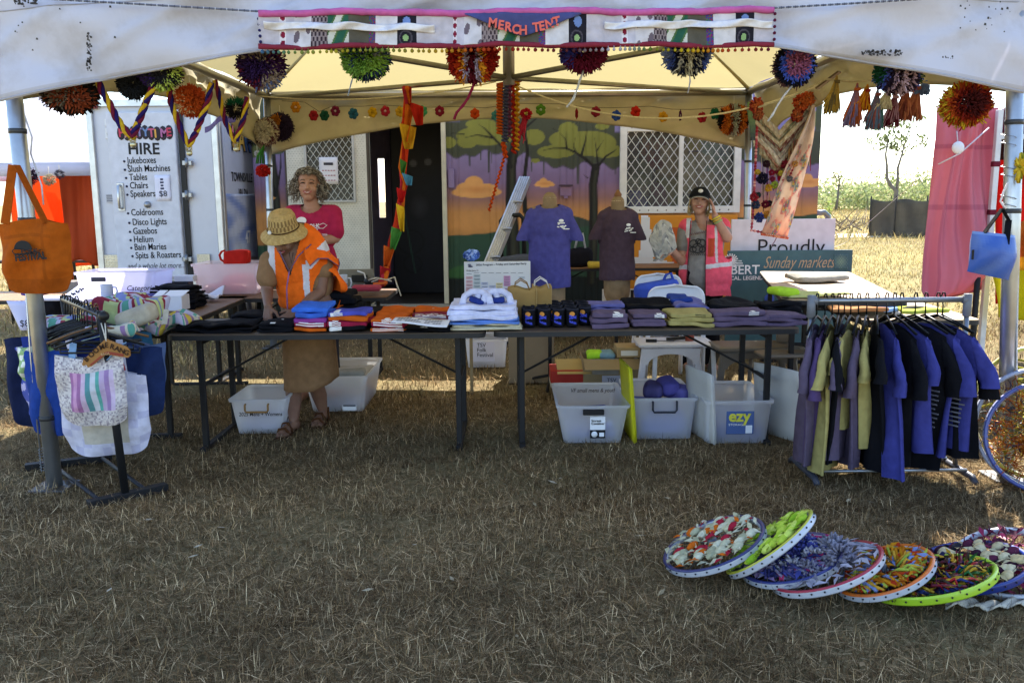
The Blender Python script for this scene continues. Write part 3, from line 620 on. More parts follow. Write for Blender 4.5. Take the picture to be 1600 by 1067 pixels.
    # inside floor clutter: guitar stand like curves already on the partition; door notice
    n = thing('notice', 'white paper notice stuck on the door window mesh', 'notice', P(513, 270, Yd-.035)); m = MB(); a, b = P(498, 246, Yd-.036), P(529, 288, Yd-.036)
    m.slab(lambda u, v: (a.x+(b.x-a.x)*u, Yd-.036-.004*math.sin(u*5), a.z+(b.z-a.z)*v), 6, 6, H('#dcd9dc'), .002); m.build('sheet', PAPER, n)
    w_ = b.x-a.x
    m = MB(); m.box((a.x+w_/2, Yd-.04, a.z-.075), (w_*.5, .003, .03), H('#2e2c34'))
    for k in range(3):
        for j in range(5): m.box((a.x+w_*(.2+.15*j), Yd-.04, a.z-.15-.055*k), (w_*.1, .003, .012), H('#a8707a'), None, .001)
    m.build('print', PAINT, n)

def build_trailer():
    Y0 = 9.4; A = P(146, 300, Y0).x; B = P(346, 300, Y0).x; zt = P(240, 156, Y0).z; zb = P(240, 447, Y0).z; D = 3.2
    t = thing('cold_trailer', 'white hire trailer with a list of party hire goods on its door', 'trailer', ((A+B)/2, Y0+1.6, 0)); WC = H('#c9cbd6')
    m = MB(); m.box(((A+B)/2, Y0+D/2, (zt+zb)/2), (B-A-.02, D-.02, zt-zb-.02), WC, b=.01); body = m.build('body', mat('trailer_paint', None, .35, var=.07, scale=2.5, spec=.5, grime=(H('#8e8f9d'), .25), gscale=2.5), t)
    m = MB(); AL = H('#c4c6c9')
    for x in (A+.03, B-.03): m.box((x, Y0-.004, (zt+zb)/2), (.07, .05, zt-zb), AL, b=.008)
    m.box(((A+B)/2, Y0-.004, zt-.035), (B-A-.14, .05, .07), AL); m.box(((A+B)/2, Y0-.004, zb+.035), (B-A-.14, .05, .07), AL)
    m.box((B-.004, Y0+D/2, zt-.03), (.03, D-.06, .06), AL); m.box((B-.004, Y0+D/2, zb+.03), (.03, D-.06, .06), AL); m.box((B+.0, Y0+.06, (zt+zb)/2), (.03, .07, zt-zb), AL); m.build('edge_trim', METAL, t)
    # door
    d0, d1 = P(178, 300, Y0).x, P(283, 300, Y0).x; dz0, dz1 = P(230, 433, Y0).z, P(230, 176, Y0).z; Yd = Y0-.03
    m = MB(); m.box(((d0+d1)/2, Yd, (dz0+dz1)/2), (d1-d0, .05, dz1-dz0), H('#ced0db'), b=.008); door = m.build('door', PAINT, t)
    MB().box((d1+.045, Y0-.012, (dz0+dz1)/2), (.06, .012, dz1-dz0), H('#17171b')).build('door_gap_shade', PLAS, t)  # black strip standing in for the shade in the slightly open door's gap
    for py in (255, 305, 405):
        q = P(293, py, Yd); m = MB(); m.box(q, (.1, .05, .05), H('#a4a6aa')); m.tube([q+V((.0, -.03, -.05)), q+V((0, -.03, .05))], .018, H('#8a8c90'), 10); m.build('hinge', METAL, t)
    m = MB(); q = P(189, 308, Yd-.03); m.box(q, (.075, .012, .3), H('#b9bbc0')); m.tube([q+V((0, -.008, .12)), q+V((0, -.05, .115)), q+V((0, -.055, 0)), q+V((0, -.05, -.115)), q+V((0, -.008, -.12))], .014, H('#d3d5d8'), 10); m.build('handle', METAL, door)
    m = MB(); m.lathe([(.036, 0), (.036, .02), (.026, .035), (0, .04)], H('#9c9ca0'), 16, P(231, 320, Yd-.026), Matrix.Rotation(PI/2, 3, 'X')); m.build('lock_knob', METAL, door)
    # diamond plate kick panels
    for a, b in ((166, 190), (310, 330), (240, 283)):
        m = MB(); xa, xb = P(a, 420, Y0).x, P(b, 420, Y0).x; za, zc = (P(200, 446, Y0).z, P(200, 437 if a == 240 else 398, Y0).z); m.box(((xa+xb)/2, Y0-.016, (za+zc)/2), (xb-xa, .012, zc-za), H('#b7b2a4'), b=.001)
        nx, nz = int((xb-xa)/.03), int((zc-za)/.03)
        for i in range(nx):
            for j in range(nz): m.ball((xa+.015+i*.03, Y0-.023, za+.015+j*.03), (.012, .003, .004), H('#d6d1c2'), 6, 4, Matrix.Rotation(R(45 if (i+j) % 2 else -45), 3, 'Y'))
        m.build('kick_plate', METAL, t)
    m = MB(); q = P(147, 168, Y0-.03); m.box(q, (.07, .02, .03), H('#7a2f2f')); m.build('marker_light', PLAS, t)
    m = MB(); m.box(P(169, 192, Y0-.01), (.07, .02, .075), H('#d8d9de')); m.box(P(170, 209, Y0-.01), (.075, .02, .11), H('#d8d9de')); m.ball(P(171, 210, Y0-.02), (.028, .008, .05), H('#6d7350'), 10, 6); m.build('vent', PLAS, t)
    m = MB(); q = P(174, 310, Y0-.012)
    m.box(q, (.12, .004, .09), H('#c4c5cd'))
    for k in range(4): m.box(q+V((0, -.003, .03-k*.02)), (.1, .002, .009), H('#3a3a44'))
    m.build('compliance_plate', PAPER, t)
    Yt = Yd-.027; ex, ez = V((1, 0, -.012)), V((0, 0, 1))
    text('HIRE', .165, P(200, 241, Yt), ex, ez, INK, door, bold=.022, sx=.98)
    lst = ((199, 256, 'Jukeboxes'), (200, 269, 'Slush Machines'), (202, 282, 'Tables'), (203, 295, 'Chairs'), (204, 308, 'Speakers'), (205, 337, 'Coldrooms'), (207, 352, 'Disco Lights'), (208, 366, 'Gazebos'), (209, 379, 'Helium'), (210, 391, 'Bain Maries'), (212, 404, 'Spits & Roasters'))
    for x, y, s in lst:
        text(s, .098, P(x, y, Yt), (1, 0, .015), ez, INK, door, bold=.012, sx=.76)
        MB().lathe([(0, .001), (.013, .001), (.013, .0)], H('#2a2a40'), 12, P(x-5, y-3.5, Yt-.001), Matrix.Rotation(PI/2, 3, 'X')).build('bullet', PAINT, door)
    text('and a whole lot more...', .085, P(199, 420, Yt), (1, 0, .01), ez, mat('grey_print', H('#3c3c4a'), .7), door, shear=.35, sx=.78)
    lc = [H('#c43f57'), H('#b58a86'), H('#c43f57'), H('#8b7fae'), H('#6d87b3'), H('#c05a78'), H('#d9a34a'), H('#b06a9a'), H('#c43f57')]
    m = MB(); 
    for i in range(9): m.ball(P(189+i*9.4, 208+1.2*math.sin(i*1.3), Yt-.002), (.042, .004, .075), H('#2b2430'), 12, 6)
    m.build('logo_outline', PAINT, door)
    for i, ch in enumerate('PARTYTIME'): text(ch, .12, P(185.5+i*9.3, 214+1.2*math.sin(i*1.3), Yt-.008), (1, 0, .03), ez, mat('logo_print_%d' % i, lc[i], .6), door, name='logo_letter', bold=.03, sx=.95)
    # price sheet
    n = thing('price_sheet', 'white price sheet taped to the trailer door showing $8', 'price sheet', P(254, 294, Yt)); m = MB(); a, b = P(241, 274, Yt-.004), P(268, 314, Yt-.004)
    m.slab(lambda u, v: (a.x+(b.x-a.x)*u, Yt-.004-.004*math.sin(v*4), a.z+(b.z-a.z)*v), 5, 6, H('#dcdcee'), .002); m.build('sheet', PAPER, n)
    text('$8', .085, P(248.5, 307, Yt-.012), (1, 0, 0), ez, mat('grey_print', H('#3c3c4a'), .7), n)
    m = MB(); q = P(253, 288, Yt-.009)
    for k in range(4): m.box(q+V((0, 0, .05-k*.032)), (.03+.008*(k % 2), .002, .02), H('#3a3a55'))
    m.build('print', PAINT, n)
    # lettering along the trailer's side
    s_ex = V((0, 1, 0)); Xs = B-.004
    def sp(px, py):   # point on the side plane
        d = ray(px, py); k = Xs/d.x; return V((0, 0, CAMZ))+d*k
    for s, px, py, sz, m_, sx in (('TOWNSVILLE', 362, 283, .145, INK, .9), ('191 DA', 373, 309, .145, INK, .8)): text(s, sz, sp(px, py), s_ex, ez, m_, t, bold=.015, sx=sx)
    m = MB(); a = sp(378, 360); m.slab(lambda u, v: (Xs+.0+.002, a.y+1.4*u, a.z-.22+.28*v), 4, 4, BLACK, .003); m.build('phone_panel', PAINT, t)
    text('47', .2, V((Xs+.007, a.y+.1, a.z-.15)), s_ex, ez, INKW, t, bold=.02)
    cols = ['#d46a7a', '#e0b04a', '#4f86c9', '#d0503f', '#5aa05a']; q = sp(361, 232)
    for i, ch in enumerate('PARTY'):
        text(ch, .36, q+V((.006, .02+i*.23, .0)), s_ex, ez, mat('side_logo_dark', H('#22262a'), .6), t, name='logo_letter', bold=.05); text(ch, .36, q+V((.011, .02+i*.23, .0)), s_ex, ez, mat('side_logo_%d' % i, H(cols[i]), .6), t, name='logo_letter', bold=.018)
    m = MB(); q = sp(358, 375)   # faded blue picture on the side
    m.slab(lambda u, v: (Xs+.003, q.y-.05+1.5*u, q.z-.25+.75*v), 40, 24, lambda u, v: lerp(H('#c3c6d3'), H('#7e8fc0'), max(0, min(1, .5+.9*math.sin(u*9+2*math.sin(v*7))*math.sin(v*8+u*3)-.9*abs(v-.45)))), .002); m.build('side_picture', PAINT, t)
    for y in (Y0+1.0, Y0+1.9):
        m = MB(); w = MB(); Mx = Matrix.Rotation(PI/2, 3, 'Y')
        for x in (B-.16,): m.lathe([(.0, -.09), (.2, -.1), (.3, -.09), (.33, -.05), (.33, .05), (.3, .09), (.2, .1), (0, .09)], H('#1c1c1e'), 24, (x, y, .33), Mx); 
        p = m.build('wheel', PLAS, t); w.lathe([(.0, .105), (.18, .103), (.18, .09)], H('#b0b2b5'), 20, (B-.16, y, .33), Mx); w.build('rim', METAL, p)
    m = MB()
    for x in (A+.25, B-.3): m.box((x, Y0+D/2, zb-.06), (.08, D-.1, .1), H('#4d4f55'))
    m.box(((A+B)/2, Y0+1.45, .34), (B-A-.5, .08, .08), H('#3c3d42')); m.box(((A+B)/2, Y0+1.45, (.34+zb)/2), (.3, .06, zb-.4), H('#3c3d42')); m.build('chassis', PAINT, t)

def curtain(a, b, z0, z1, seed, folds, amp, col, name, parent, m, flare=0, nu=50, nv=26, gather=0):
    """hanging cloth between floor points a and b"""
    mb = MB(); d = b-a; n = V((-d.y, d.x, 0)).normalized(); rs = random.Random(seed); ph = [rs.random()*6 for _ in range(4)]
    def fn(u, v):
        w = amp*(math.sin(u*folds*6.28+ph[0]+v*.8)*(.35+.65*v)+.5*math.sin(u*folds*15+ph[1]+v*2)*(.4+.6*(1-v)))+.05*math.sin(v*5+u*4+ph[2])
        uu = u+gather*math.sin(PI*v)*(u-.5)
        return V((a.x, a.y, 0))+d*uu+n*(w+flare*v*v)+V((0, 0, z0+(z1-z0)*v+.04*math.sin(u*7+ph[3])*(v**3)))
    mb.slab(fn, nu, nv, col, .004); return mb.build(name, m, parent)
DRAPE = mat('drape', None, .85, var=.1, scale=3, bump=.3, bscale=6, trl=.45)
def build_neighbours():
    # left market tent, Y about 11
    Y0, Y1 = 10.6, 13.2; xl, xr = P(-180, 258, Y0).x, P(147, 258, Y0).x; ze = P(90, 254, Y0).z
    t = thing('market_tent', 'small white market tent with orange walls left of the hire trailer', 'tent', ((xl+xr)/2, 12, 0))
    cs = [V((xl, Y0, ze)), V((xr, Y0, ze)), V((xr, Y1, ze)), V((xl, Y1, ze))]; pk = V(((xl+xr)/2, (Y0+Y1)/2, ze+.95)); m = MB()
    for i in range(4):
        a, b = cs[i], cs[(i+1) % 4]; m.grid(lambda u, v: a.lerp(b, u).lerp(pk, v)-V((0, 0, .06*math.sin(PI*v))), 8, 6, H('#e6e6ee'))
        m.slab(lambda u, v: a.lerp(b, u)+V((0, 0, -.16*v)), 8, 2, H('#dcdce8'), .003)
    m.build('roof', DRAPE, t)
    for c in cs: MB().tube([V((c.x*1, c.y, 0)), c], .022, H('#9c9ea3'), 8).build('leg', METAL, t)
    curtain(V((xl, Y1, 0)), V((xr-.7, Y1, 0)), ze, .55, 3, 5, .03, H('#e8641c'), 'back_wall', t, DRAPE)
    a, b = P(95, 300, Y0+.1), P(158, 300, Y0+.25)
    curtain(V((a.x, a.y, 0)), V((b.x, b.y, 0)), ze-.03, P(120, 412, Y0).z, 5, 1.5, .03, H('#a83d12'), 'side_wall', t, mat('rust_drape', None, .8, var=.1, scale=3, bump=.3, bscale=6, trl=.15))
    a, b = P(34, 300, Y1-.4), P(88, 300, Y1-.4)
    m = MB(); q = lambda x, y: P(x, y, Y1-.4)
    poly = [(22, 345), (34, 276), (103, 276), (103, 315), (92, 312), (86, 302), (68, 299), (85, 345), (88, 425), (22, 425)]
    vs = [q(x, y) for x, y in poly]; m.add(vs, [tuple(range(len(vs)))], H('#ff6a1a'), False); m.add([v+V((0, .01, 0)) for v in vs], [tuple(range(len(vs)))[::-1]], H('#ff6a1a'), False); m.build('torn_flap', DRAPE, t)  # brighter orange than the other walls: sunlight put into the panel's colour
    m = MB(); m.tube([q(106, 345), q(110, 395), q(112, 440)], .03, H('#a8481a'), 8); m.build('tied_wall', DRAPE, t)
    m = MB()   # table row inside that tent
    q0, q1 = P(0, 432, Y0+.5), P(150, 421, Y0+.5); tt = thing('trestle_table', 'dark trestle table under the orange tent wall far left', 'table', (q0.x, q0.y, 0)); m.bar(V((q0.x, Y0+.6, .8)), V((q1.x, Y0+.6, .8)), .6, .03, H('#4a3226')); m.build('tabletop', WOODM, tt)
    for x in (q0.x+.2, q1.x-.55, q1.x-.2):
        for y in (Y0+.35, Y0+.85): MB().box((x, y, .4), (.03, .03, .78), H('#26221f')).build('leg', METAL, tt)
    # right market tent with pink wall
    YR = 7.4; xa, xb = P(1447, 300, YR).x, P(1552, 300, YR).x; zt = P(1500, 178, YR).z
    t = thing('market_tent', 'market tent with a long pink side curtain beyond the right front pole', 'tent', (xb+1.2, YR+1, 0))
    X2 = xb+3.0; ze = P(1560, 172, YR).z
    xc = xb*(YR+2.6)/YR+.38; cs = [V((xb, YR, ze)), V((X2, YR, ze)), V((X2+1.4, YR+2.6, ze)), V((xc, YR+2.6, ze))]; pk = V(((xc+X2)/2+.3, YR+1.4, ze+.9)); m = MB()
    for i in range(4):
        a, b = cs[i], cs[(i+1) % 4]; m.grid(lambda u, v: a.lerp(b, u).lerp(pk, v), 6, 4, H('#6e2440')); m.slab(lambda u, v: a.lerp(b, u)+V((0, 0, -.18*v)), 6, 2, H('#712a48'), .003)
    m.build('roof', DRAPE, t)
    for c in cs:
        m = MB(); m.bar(V((c.x, c.y, 0)), c, .046, .046, H('#d4d4d8')); p = m.build('leg', PAINT, t)
        for z in (.9, 1.38, 1.78): MB().box((c.x, c.y, z), (.056, .056, .045), H('#6b2434')).build('strap', CLOTH, p)
    m = MB(); m.bar(cs[0]+V((0, 0, -.22)), cs[1]+V((0, 0, -.22)), .04, .04, H('#d0d0d4')); m.build('eave_beam', PAINT, t)
    # pink curtain: profile traced at its own depth, drifting out at the bottom
    mb = MB(); prof = [(168, 1464, 1560), (215, 1462, 1558), (240, 1459, 1556), (300, 1453, 1552), (360, 1447, 1549), (400, 1443, 1549), (430, 1441, 1548), (454, 1440, 1532), (466, 1446, 1480)]
    def pf(u, v):
        k = v*(len(prof)-1); i = min(int(k), len(prof)-2); f = k-i; y = prof[i][0]+(prof[i+1][0]-prof[i][0])*f; l = prof[i][1]+(prof[i+1][1]-prof[i][1])*f; r = prof[i][2]+(prof[i+1][2]-prof[i][2])*f
        w = .035*math.sin(u*34+v*2)*(1-.7*v)+.03*math.sin(u*15-v*3)+.09*math.sin(u*5+v*6)+.05*math.sin(v*9+u*3)+.16*math.sin(PI*v)*math.sin(PI*u); w *= max(0, math.sin(PI*u))**.5
        return P(l+(r-l)*u, y, YR-.12+.25*u)+V((0, -w, 0))
    mb.slab(pf, 70, 60, lambda u, v: H('#b4667a') if abs(v-.2) < .014 or abs(u-.2) < .013 or abs(v-.43) < .008 else H('#c47686'), .006); mb.build('side_wall', mat('pink_drape', None, .85, var=.06, scale=2, bump=.35, bscale=8, trl=.28), t)
    m = MB(); m.slab(lambda u, v: P(1556+70*u, 205+270*v, YR+.9)+V((0, .05*math.sin(u*9), 0)), 12, 12, lambda u, v: H('#c01c14') if v > .15 else H('#3a1c1c'), .01); m.build('back_wall', DRAPE, t)
    m = MB(); m.slab(lambda u, v: P(1548+80*u, 420+72*v+14*u*v*(1-u)*2, YR-.2)+V((0, -.07*math.sin(u*8+v*2)-.06*v, 0)), 20, 12, H('#d6cc1e'), .008); tag(m.build('yellow_cloth', DRAPE), 'bright yellow cloth hung low behind the right front pole', 'cloth')
    m = MB(); m.slab(lambda u, v: P(1586+40*u, 350+72*v-25*u*(1-v), YR-.5)+V((0, -.05*math.sin(u*7+v*5), 0)), 12, 12, lambda u, v: H('#c4671d') if v < .75 else H('#e8b12a'), .008); tag(m.build('orange_cloth', DRAPE), 'orange patterned cloth at the photo edge above the yellow cloth', 'cloth')
    m = MB(); tag(m.ball(P(1497, 231, YR-.33), (.05, .028, .05), H('#dedde4'), 14, 8).build('tent_weight', PLAS), 'white round weight hanging on the cord by the pink curtain', 'weight')
    m = MB(); m.tube([P(1466, 257, YR-.3), P(1500, 240, YR-.34), P(1545, 200, YR-.2)], .006, H('#d9cdd4'), 5); m.tube([P(1497, 228, YR-.31), P(1495, 205, YR-.3)], .005, H('#d9cdd4'), 5); tag(m.build('cord', YARN), 'white cord stretched across the pink curtain', 'cord')
    m = MB(); tag(m.tube([P(1468, 251, YR), P(1320, 380, 14), P(1280, 395, 15)], .004, H('#e8e4e4'), 4).build('guy_line', YARN), 'thin white guy line running low over the sunny grass', 'guy line')
    q = P(1524, 480, YR-.2); m = MB(); m.tube([V((q.x, q.y, 0)), V((q.x, q.y, P(1524, 430, YR).z))], .025, H('#1d1b1c'), 8); tag(m.build('post', PAINT), 'short black post standing under the pink curtain', 'post')

def board(px0, py0, px1, py1, Y, th, col, name, label, cat, m=PAINT, lean=0, foot=True):
    a, b = P(px0, py0, Y), P(px1, py1, Y); z0 = 0.01 if foot else b.z
    t = thing(name, label, cat, ((a.x+b.x)/2, Y, z0)); mb = MB(); mb.box(((a.x+b.x)/2, Y, (a.z+z0)/2), (b.x-a.x, th, a.z-z0), col, b=.002); mb.build('panel', m, t); return t, a, b
def build_boards():
    X_, Z_ = V((1, 0, 0)), V((0, 0, 1))
    t, a, b = board(1143, 343, 1299, 460, 8.55, .03, H('#d3d3e0'), 'sign_board', 'large white sign board reading Proudly standing against the hut', 'sign'); text('Proudly', .22, P(1182, 398, 8.53), X_, Z_, INK, t, sx=.98, bold=-.004)
    Y = 8.38
    t, a, b = board(1137, 392, 1327, 478, Y, .03, H('#3f626b'), 'banner_board', 'dark teal sign board reading Sunday markets in front of the white one', 'sign')
    text('Sunday markets,', .163, P(1192, 419, Y-.017), (1, 0, .0), Z_, mat('copper_print', H('#b39a7c'), .6), t, shear=.45, sx=.66); text('BERT', .125, P(1141, 428.5, Y-.017), X_, Z_, INKW, t, bold=.012)
    text('CAL. LEGENDARY.', .052, P(1141, 437.5, Y-.017), X_, Z_, INKW, t, bold=.02); m = MB(); [m.box(P(1155, 408+3.4*k, Y-.018), (.07-.02*(k == 0), .003, .012), H('#c9cdd0')) for k in range(3)]; m.build('small_print', PAINT, t)
    m = MB(); q = P(1142, 408, Y-.018)
    for k in range(18): an = k*2*PI/18; m.box(q+V((math.cos(an)*.05, 0, math.sin(an)*.05)), (.043, .003, .012), H('#d9d9dc'), Matrix.Rotation(-an, 3, 'Y'), .0005)
    m.lathe([(0, .002), (.028, .002), (.028, 0)], H('#d9d9dc'), 14, q, Matrix.Rotation(PI/2, 3, 'X')); m.build('flower_emblem', PAINT, t)
    for px in (1202,):
        q = P(px, 467, Y-.018); MB().lathe([(0, .002), (.05, .002), (.05, 0)], H('#3b57b0'), 18, q, Matrix.Rotation(PI/2, 3, 'X')).build('icon_disc', PAINT, t); text('f', .1, q+V((-.015, -.004, -.035)), X_, Z_, INKW, t, bold=.03)
    m = MB(); m.slab(lambda u, v: P(1303+22*u, 397+24*v, Y-.018), 12, 12, lambda u, v: lerp(H('#3f626b'), H('#8aa98e'), max(0, .6-1.2*math.hypot(u-.5, v-.5)+.25*math.sin(u*31)*math.sin(v*27))), .002); m.build('foliage_picture', PAINT, t)
    t, a, b = board(941, 452, 1003, 482, 8.3, .02, H('#cbc9c6'), 'sign_board', 'upside-down white sign board with large black letters behind the brown mannequin', 'sign', foot=False); text('3 U', .2, P(953, 476, 8.28), X_, Z_, INK, t, bold=.012, sx=1.2)
    # orange banner on the wall behind the pink vest
    m = MB(); Y = YC-.12; q0, q1 = P(985, 337, Y), P(1148, 470, Y)
    def oc(u, v):
        x, y = 985+163*u, 337+133*v
        if x < 1022 and x > 1001+((y-337)*-.02) and y < 402 and (x-1001) < 12+(y-337)*.16: return H('#d8d4cf')
        if y > 402 and x < 1062 and y < 414 and x-1020 < (y-402)*4: return H('#d6cfc9')
        if abs((x-1000)-(y-337)*.55-30) < 18 and y > 355: return H('#b9551f')
        return H('#cf8426')
    tag(m.slab(lambda u, v: (q0.x+(q1.x-q0.x)*u, Y+.006*math.sin(u*6), q0.z+(q1.z-q0.z)*v), 60, 50, oc, .004).build('wall_banner', PAPER), 'orange and white banner hung on the hut wall behind the pink vest', 'banner')
    # programme board on an easel
    Y = 6.7; t, a, b = board(725, 409, 829, 482, Y, .012, H('#d5d3d6'), 'programme_board', 'white festival programme board with a coloured timetable behind the white totes', 'board', PAPER, foot=False)
    for px in (735, 818): q = P(px, 470, Y+.03); MB().bar(V((q.x, q.y, 0)), V((q.x, q.y, q.z)), .025, .02, H('#8f7a58')).build('leg', WOODM, t)
    fy = Y-.008; text('2026 Program - Friday and Saturday Early', .0212, P(743.5, 415.5, fy), (1, 0, .02), Z_, INK, t, bold=.012, sx=1.1); text('Friday June 12', .016, P(729, 424, fy), X_, Z_, INK, t, bold=.01)
    m = MB()
    cells = [(728, 432, '#d9a9ad'), (728, 438, '#d9a9ad'), (728, 443.5, '#d9a9ad'), (728, 449, '#cf9da2'), (728, 453, '#cf9da2'), (728, 458, '#cf9da2'), (740, 429, '#aab4b8'), (740, 434.5, '#aab4b8'), (740, 440, '#aab4b8'), (740, 445.5, '#aab4b8'), (740, 457, '#aab4b8'), (752, 441, '#b6bad2'), (752, 447, '#b6bad2'), (752, 451, '#b6bad2'), (764, 446, '#b6bad2'), (775, 442, '#d9c79a'), (775, 447, '#d9c79a'), (787, 431, '#c78fb4'), (787, 435, '#c78fb4'), (787, 439, '#c78fb4'), (787, 443, '#c78fb4'), (787, 450, '#b994b0'), (810, 432, '#c3c5cc'), (764, 458, '#b6bad2')]
    for x, y, c in cells:
        q0, q1 = P(x, y, fy), P(x+10.5, y+4.3, fy); m.box(((q0+q1)/2), (q1.x-q0.x, .002, q0.z-q1.z), H(c), b=.0003); m.box((q0+q1)/2+V((0, -.0015, .004)), ((q1.x-q0.x)*.8, .001, .003), H('#6a6a70'), b=.0002); m.box((q0+q1)/2+V((0, -.0015, -.004)), ((q1.x-q0.x)*.6, .001, .003), H('#77777d'), b=.0002)
    for k in range(8): q0 = P(728+11.5*k, 426.5 if k else 428, fy); m.box(q0+V((.025, 0, 0)), (.04, .001, .0035), H('#77777d'), b=.0002)
    m.build('timetable', PAPER, t)
    m = MB(); m.ball(P(733.5, 414, fy), (.014, .002, .008), H('#6a6a80'), 8, 5); m.ball(P(735, 416.5, fy), (.02, .002, .007), H('#43435a'), 8, 5); m.build('emblem', PAINT, t)
    # blue paper flower stuck on top
    m = MB(); rs = np.random.RandomState(2); q = P(737, 399, Y-.03)
    for k in range(60):
        d = V(rs.normal(size=3)).normalized(); p = q+V((d.x*.055, d.y*.02, d.z*.035)); s = d.orthogonal().normalized()*.014; u = d.cross(s); m.add([p-s-u, p+s-u, p+s*1.3+u+d*.01, p-s*1.3+u+d*.008], [(0, 1, 2, 3)], rc([H('#7f9fe0'), H('#5c80d0'), H('#a5bcf0'), H('#4465b8')]))
    tag(m.build('paper_flower', PAPER), 'light blue ruffled paper flower above the programme board', 'flower')
    # ladder
    t = thing('ladder', 'silver aluminium folding ladder leaning against the mural', 'ladder', G(720, 540)); top = P(821, 279, 9.6); bot = P(718, 530, 8.2); bot.z = max(.02, bot.z)
    dr = (top-bot); sd = V((1, .25, 0)).normalized()
    for k, o in enumerate((-.05, -.025, 0, .025, .05)):
        m = MB(); m.bar(bot+sd*o+V((0, .02*k, 0)), top+sd*o+V((0, .02*k, 0)), .02, .07, H('#c9cbce')); m.build('rail', METAL, t)
    for f in (.12, .3, .48, .66, .84): q = bot+dr*f; MB().tube([q-sd*.07, q+sd*.07], .016, H('#a9abb0'), 8).build('rung', METAL, t)
    # dark folding trolley frame behind the ladder, camping chair
    m = MB(); m.tube([P(783, 405, 9.3), P(783, 345, 9.3), P(788, 338, 9.3), P(812, 336, 9.3), P(818, 342, 9.3), P(820, 420, 9.3)], .025, H('#1b1b1c'), 8)
    q = P(801, 460, 9.3); m.box(V((q.x, 9.3, .3)), (.34, .05, .5), H('#1d1d1f')); m.box(V((q.x, 9.15, .05)), (.36, .3, .06), H('#1d1d1f')); tag(m.build('hand_trolley', PAINT), 'black hand trolley standing behind the aluminium ladder', 'trolley')
# ================================================================ tables, tubs, seats, racks
def rrect(x0, x1, y0, y1, r, n=5):
    o = []
    for cx, cy, a0 in ((x1-r, y0+r, -90), (x1-r, y1-r, 0), (x0+r, y1-r, 90), (x0+r, y0+r, 180)):
        for k in range(n+1): a = R(a0+90*k/n); o.append((cx+r*math.cos(a), cy+r*math.sin(a)))
    return o
def flat(mb, poly, z0, z1, c, fr):
    """extrude plan polygon between heights; fr maps (x, y, z) to world"""
    n = len(poly); vs = [fr(x, y, z0) for x, y in poly]+[fr(x, y, z1) for x, y in poly]
    mb.add(vs, [tuple(range(n))[::-1], tuple(range(n, 2*n))]+[(i, (i+1) % n, (i+1) % n+n, i+n) for i in range(n)], c, False)
def trestle(label, a, b, D, h=.74, c=H('#4e4238'), leg=H('#1a191b'), ins=.17, group='folding trestle tables of the stall', back=1):
    """folding table; a, b ends of its front edge in plan"""
    a = V((a[0], a[1], 0)); b = V((b[0], b[1], 0)); ex = (b-a).normalized(); ey = V((-ex.y, ex.x, 0))*back; L = (b-a).length
    fr = lambda x, y, z: a+ex*x+ey*y+V((0, 0, z))
    t = thing('trestle_table', label, 'table', fr(L/2, D/2, 0), group)
    m = MB(); flat(m, rrect(.004, L-.004, .004, D-.004, .05), h-.006, h, c, fr); m.build('tabletop', WOODM, t)
    m = MB(); flat(m, rrect(0, L, 0, D, .055), h-.034, h-.0065, H('#2b2a2b'), fr); m.build('edge_band', PAINT, t)
    for x in (ins, L-ins):
        m = MB()
        for y in (.09, D-.09): m.bar(fr(x, y, .03), fr(x, y, h-.034), .034, .034, leg)
        m.bar(fr(x, .02, .018), fr(x, D-.02, .018), .036, .034, leg); m.bar(fr(x, .107, h-.06), fr(x, D-.107, h-.06), .03, .03, leg); m.build('leg', PAINT, t)
        s = 1 if x < L/2 else -1; MB().tube([fr(x, D/2, h-.33), fr(x+s*.55, D/2, h-.04)], .008, leg, 6).build('brace', PAINT, t)
        MB().bar(fr(x, .107, h-.33), fr(x, D-.107, h-.33), .02, .02, leg).build('crossbar', PAINT, t)
    return fr
TB = {}
def build_tables():
    a, b = G(258, 524, .74), G(757, 524, .74); TB['y'] = a.y
    trestle('front trestle table on the left under the black and blue shirts', (a.x, a.y), (b.x, a.y), .74)
    a2, b2 = G(771, 521, .74), G(1264, 518, .74)
    trestle('front trestle table on the right under purple shirts and dark stubby holders', (a2.x, a.y+.02), (b2.x, a.y+.05), .74)
    # left side tables
    a, b = G(262, 516, .74), G(392, 462, .74)
    trestle('trestle table running back along the left side under printed cloths', (b.x, b.y-.05), (a.x, a.y), .74, back=-1, c=H('#7a5a40')) if False else None
    ex = V((b.x-a.x, b.y-a.y, 0)).normalized(); trestle('trestle table running back along the left side under printed cloths', (a.x, a.y), (b.x, b.y), .74, c=H('#70543d'))
    a = G(-40, 471, .74); trestle('trestle table at the far left edge behind the orange tote', (a.x-1.0, a.y+.12), (a.x+.8, a.y+.02), .74, c=H('#8a6a4c'))
    a, b = G(298, 467, .74), G(608, 462, .74); trestle('back trestle table with a mug and cords behind the orange vest', (a.x, a.y), (b.x, a.y), .7, c=H('#6f5138'))
    # right side tables, in the sun
    a, b = G(1172, 430, .74), G(1232, 474, .74); c = H('#b79a78')
    a = G(1222, 468, .84); b = G(1170, 424, .84); trestle('far pale trestle table in full sun on the right', (a.x, a.y), (b.x+.1, min(b.y, 8.25)), .8, h=.84, c=c, back=-1); trestle('near pale trestle table in full sun behind the shirt rack', (2.24, 5.5), (2.24+.12, 7.3), .76, c=c, back=-1)
    trestle('brown trestle table against the hut wall behind the mannequins', (.1, 9.15), (1.95, 9.15), .6, h=.8, c=H('#8a5f36'))

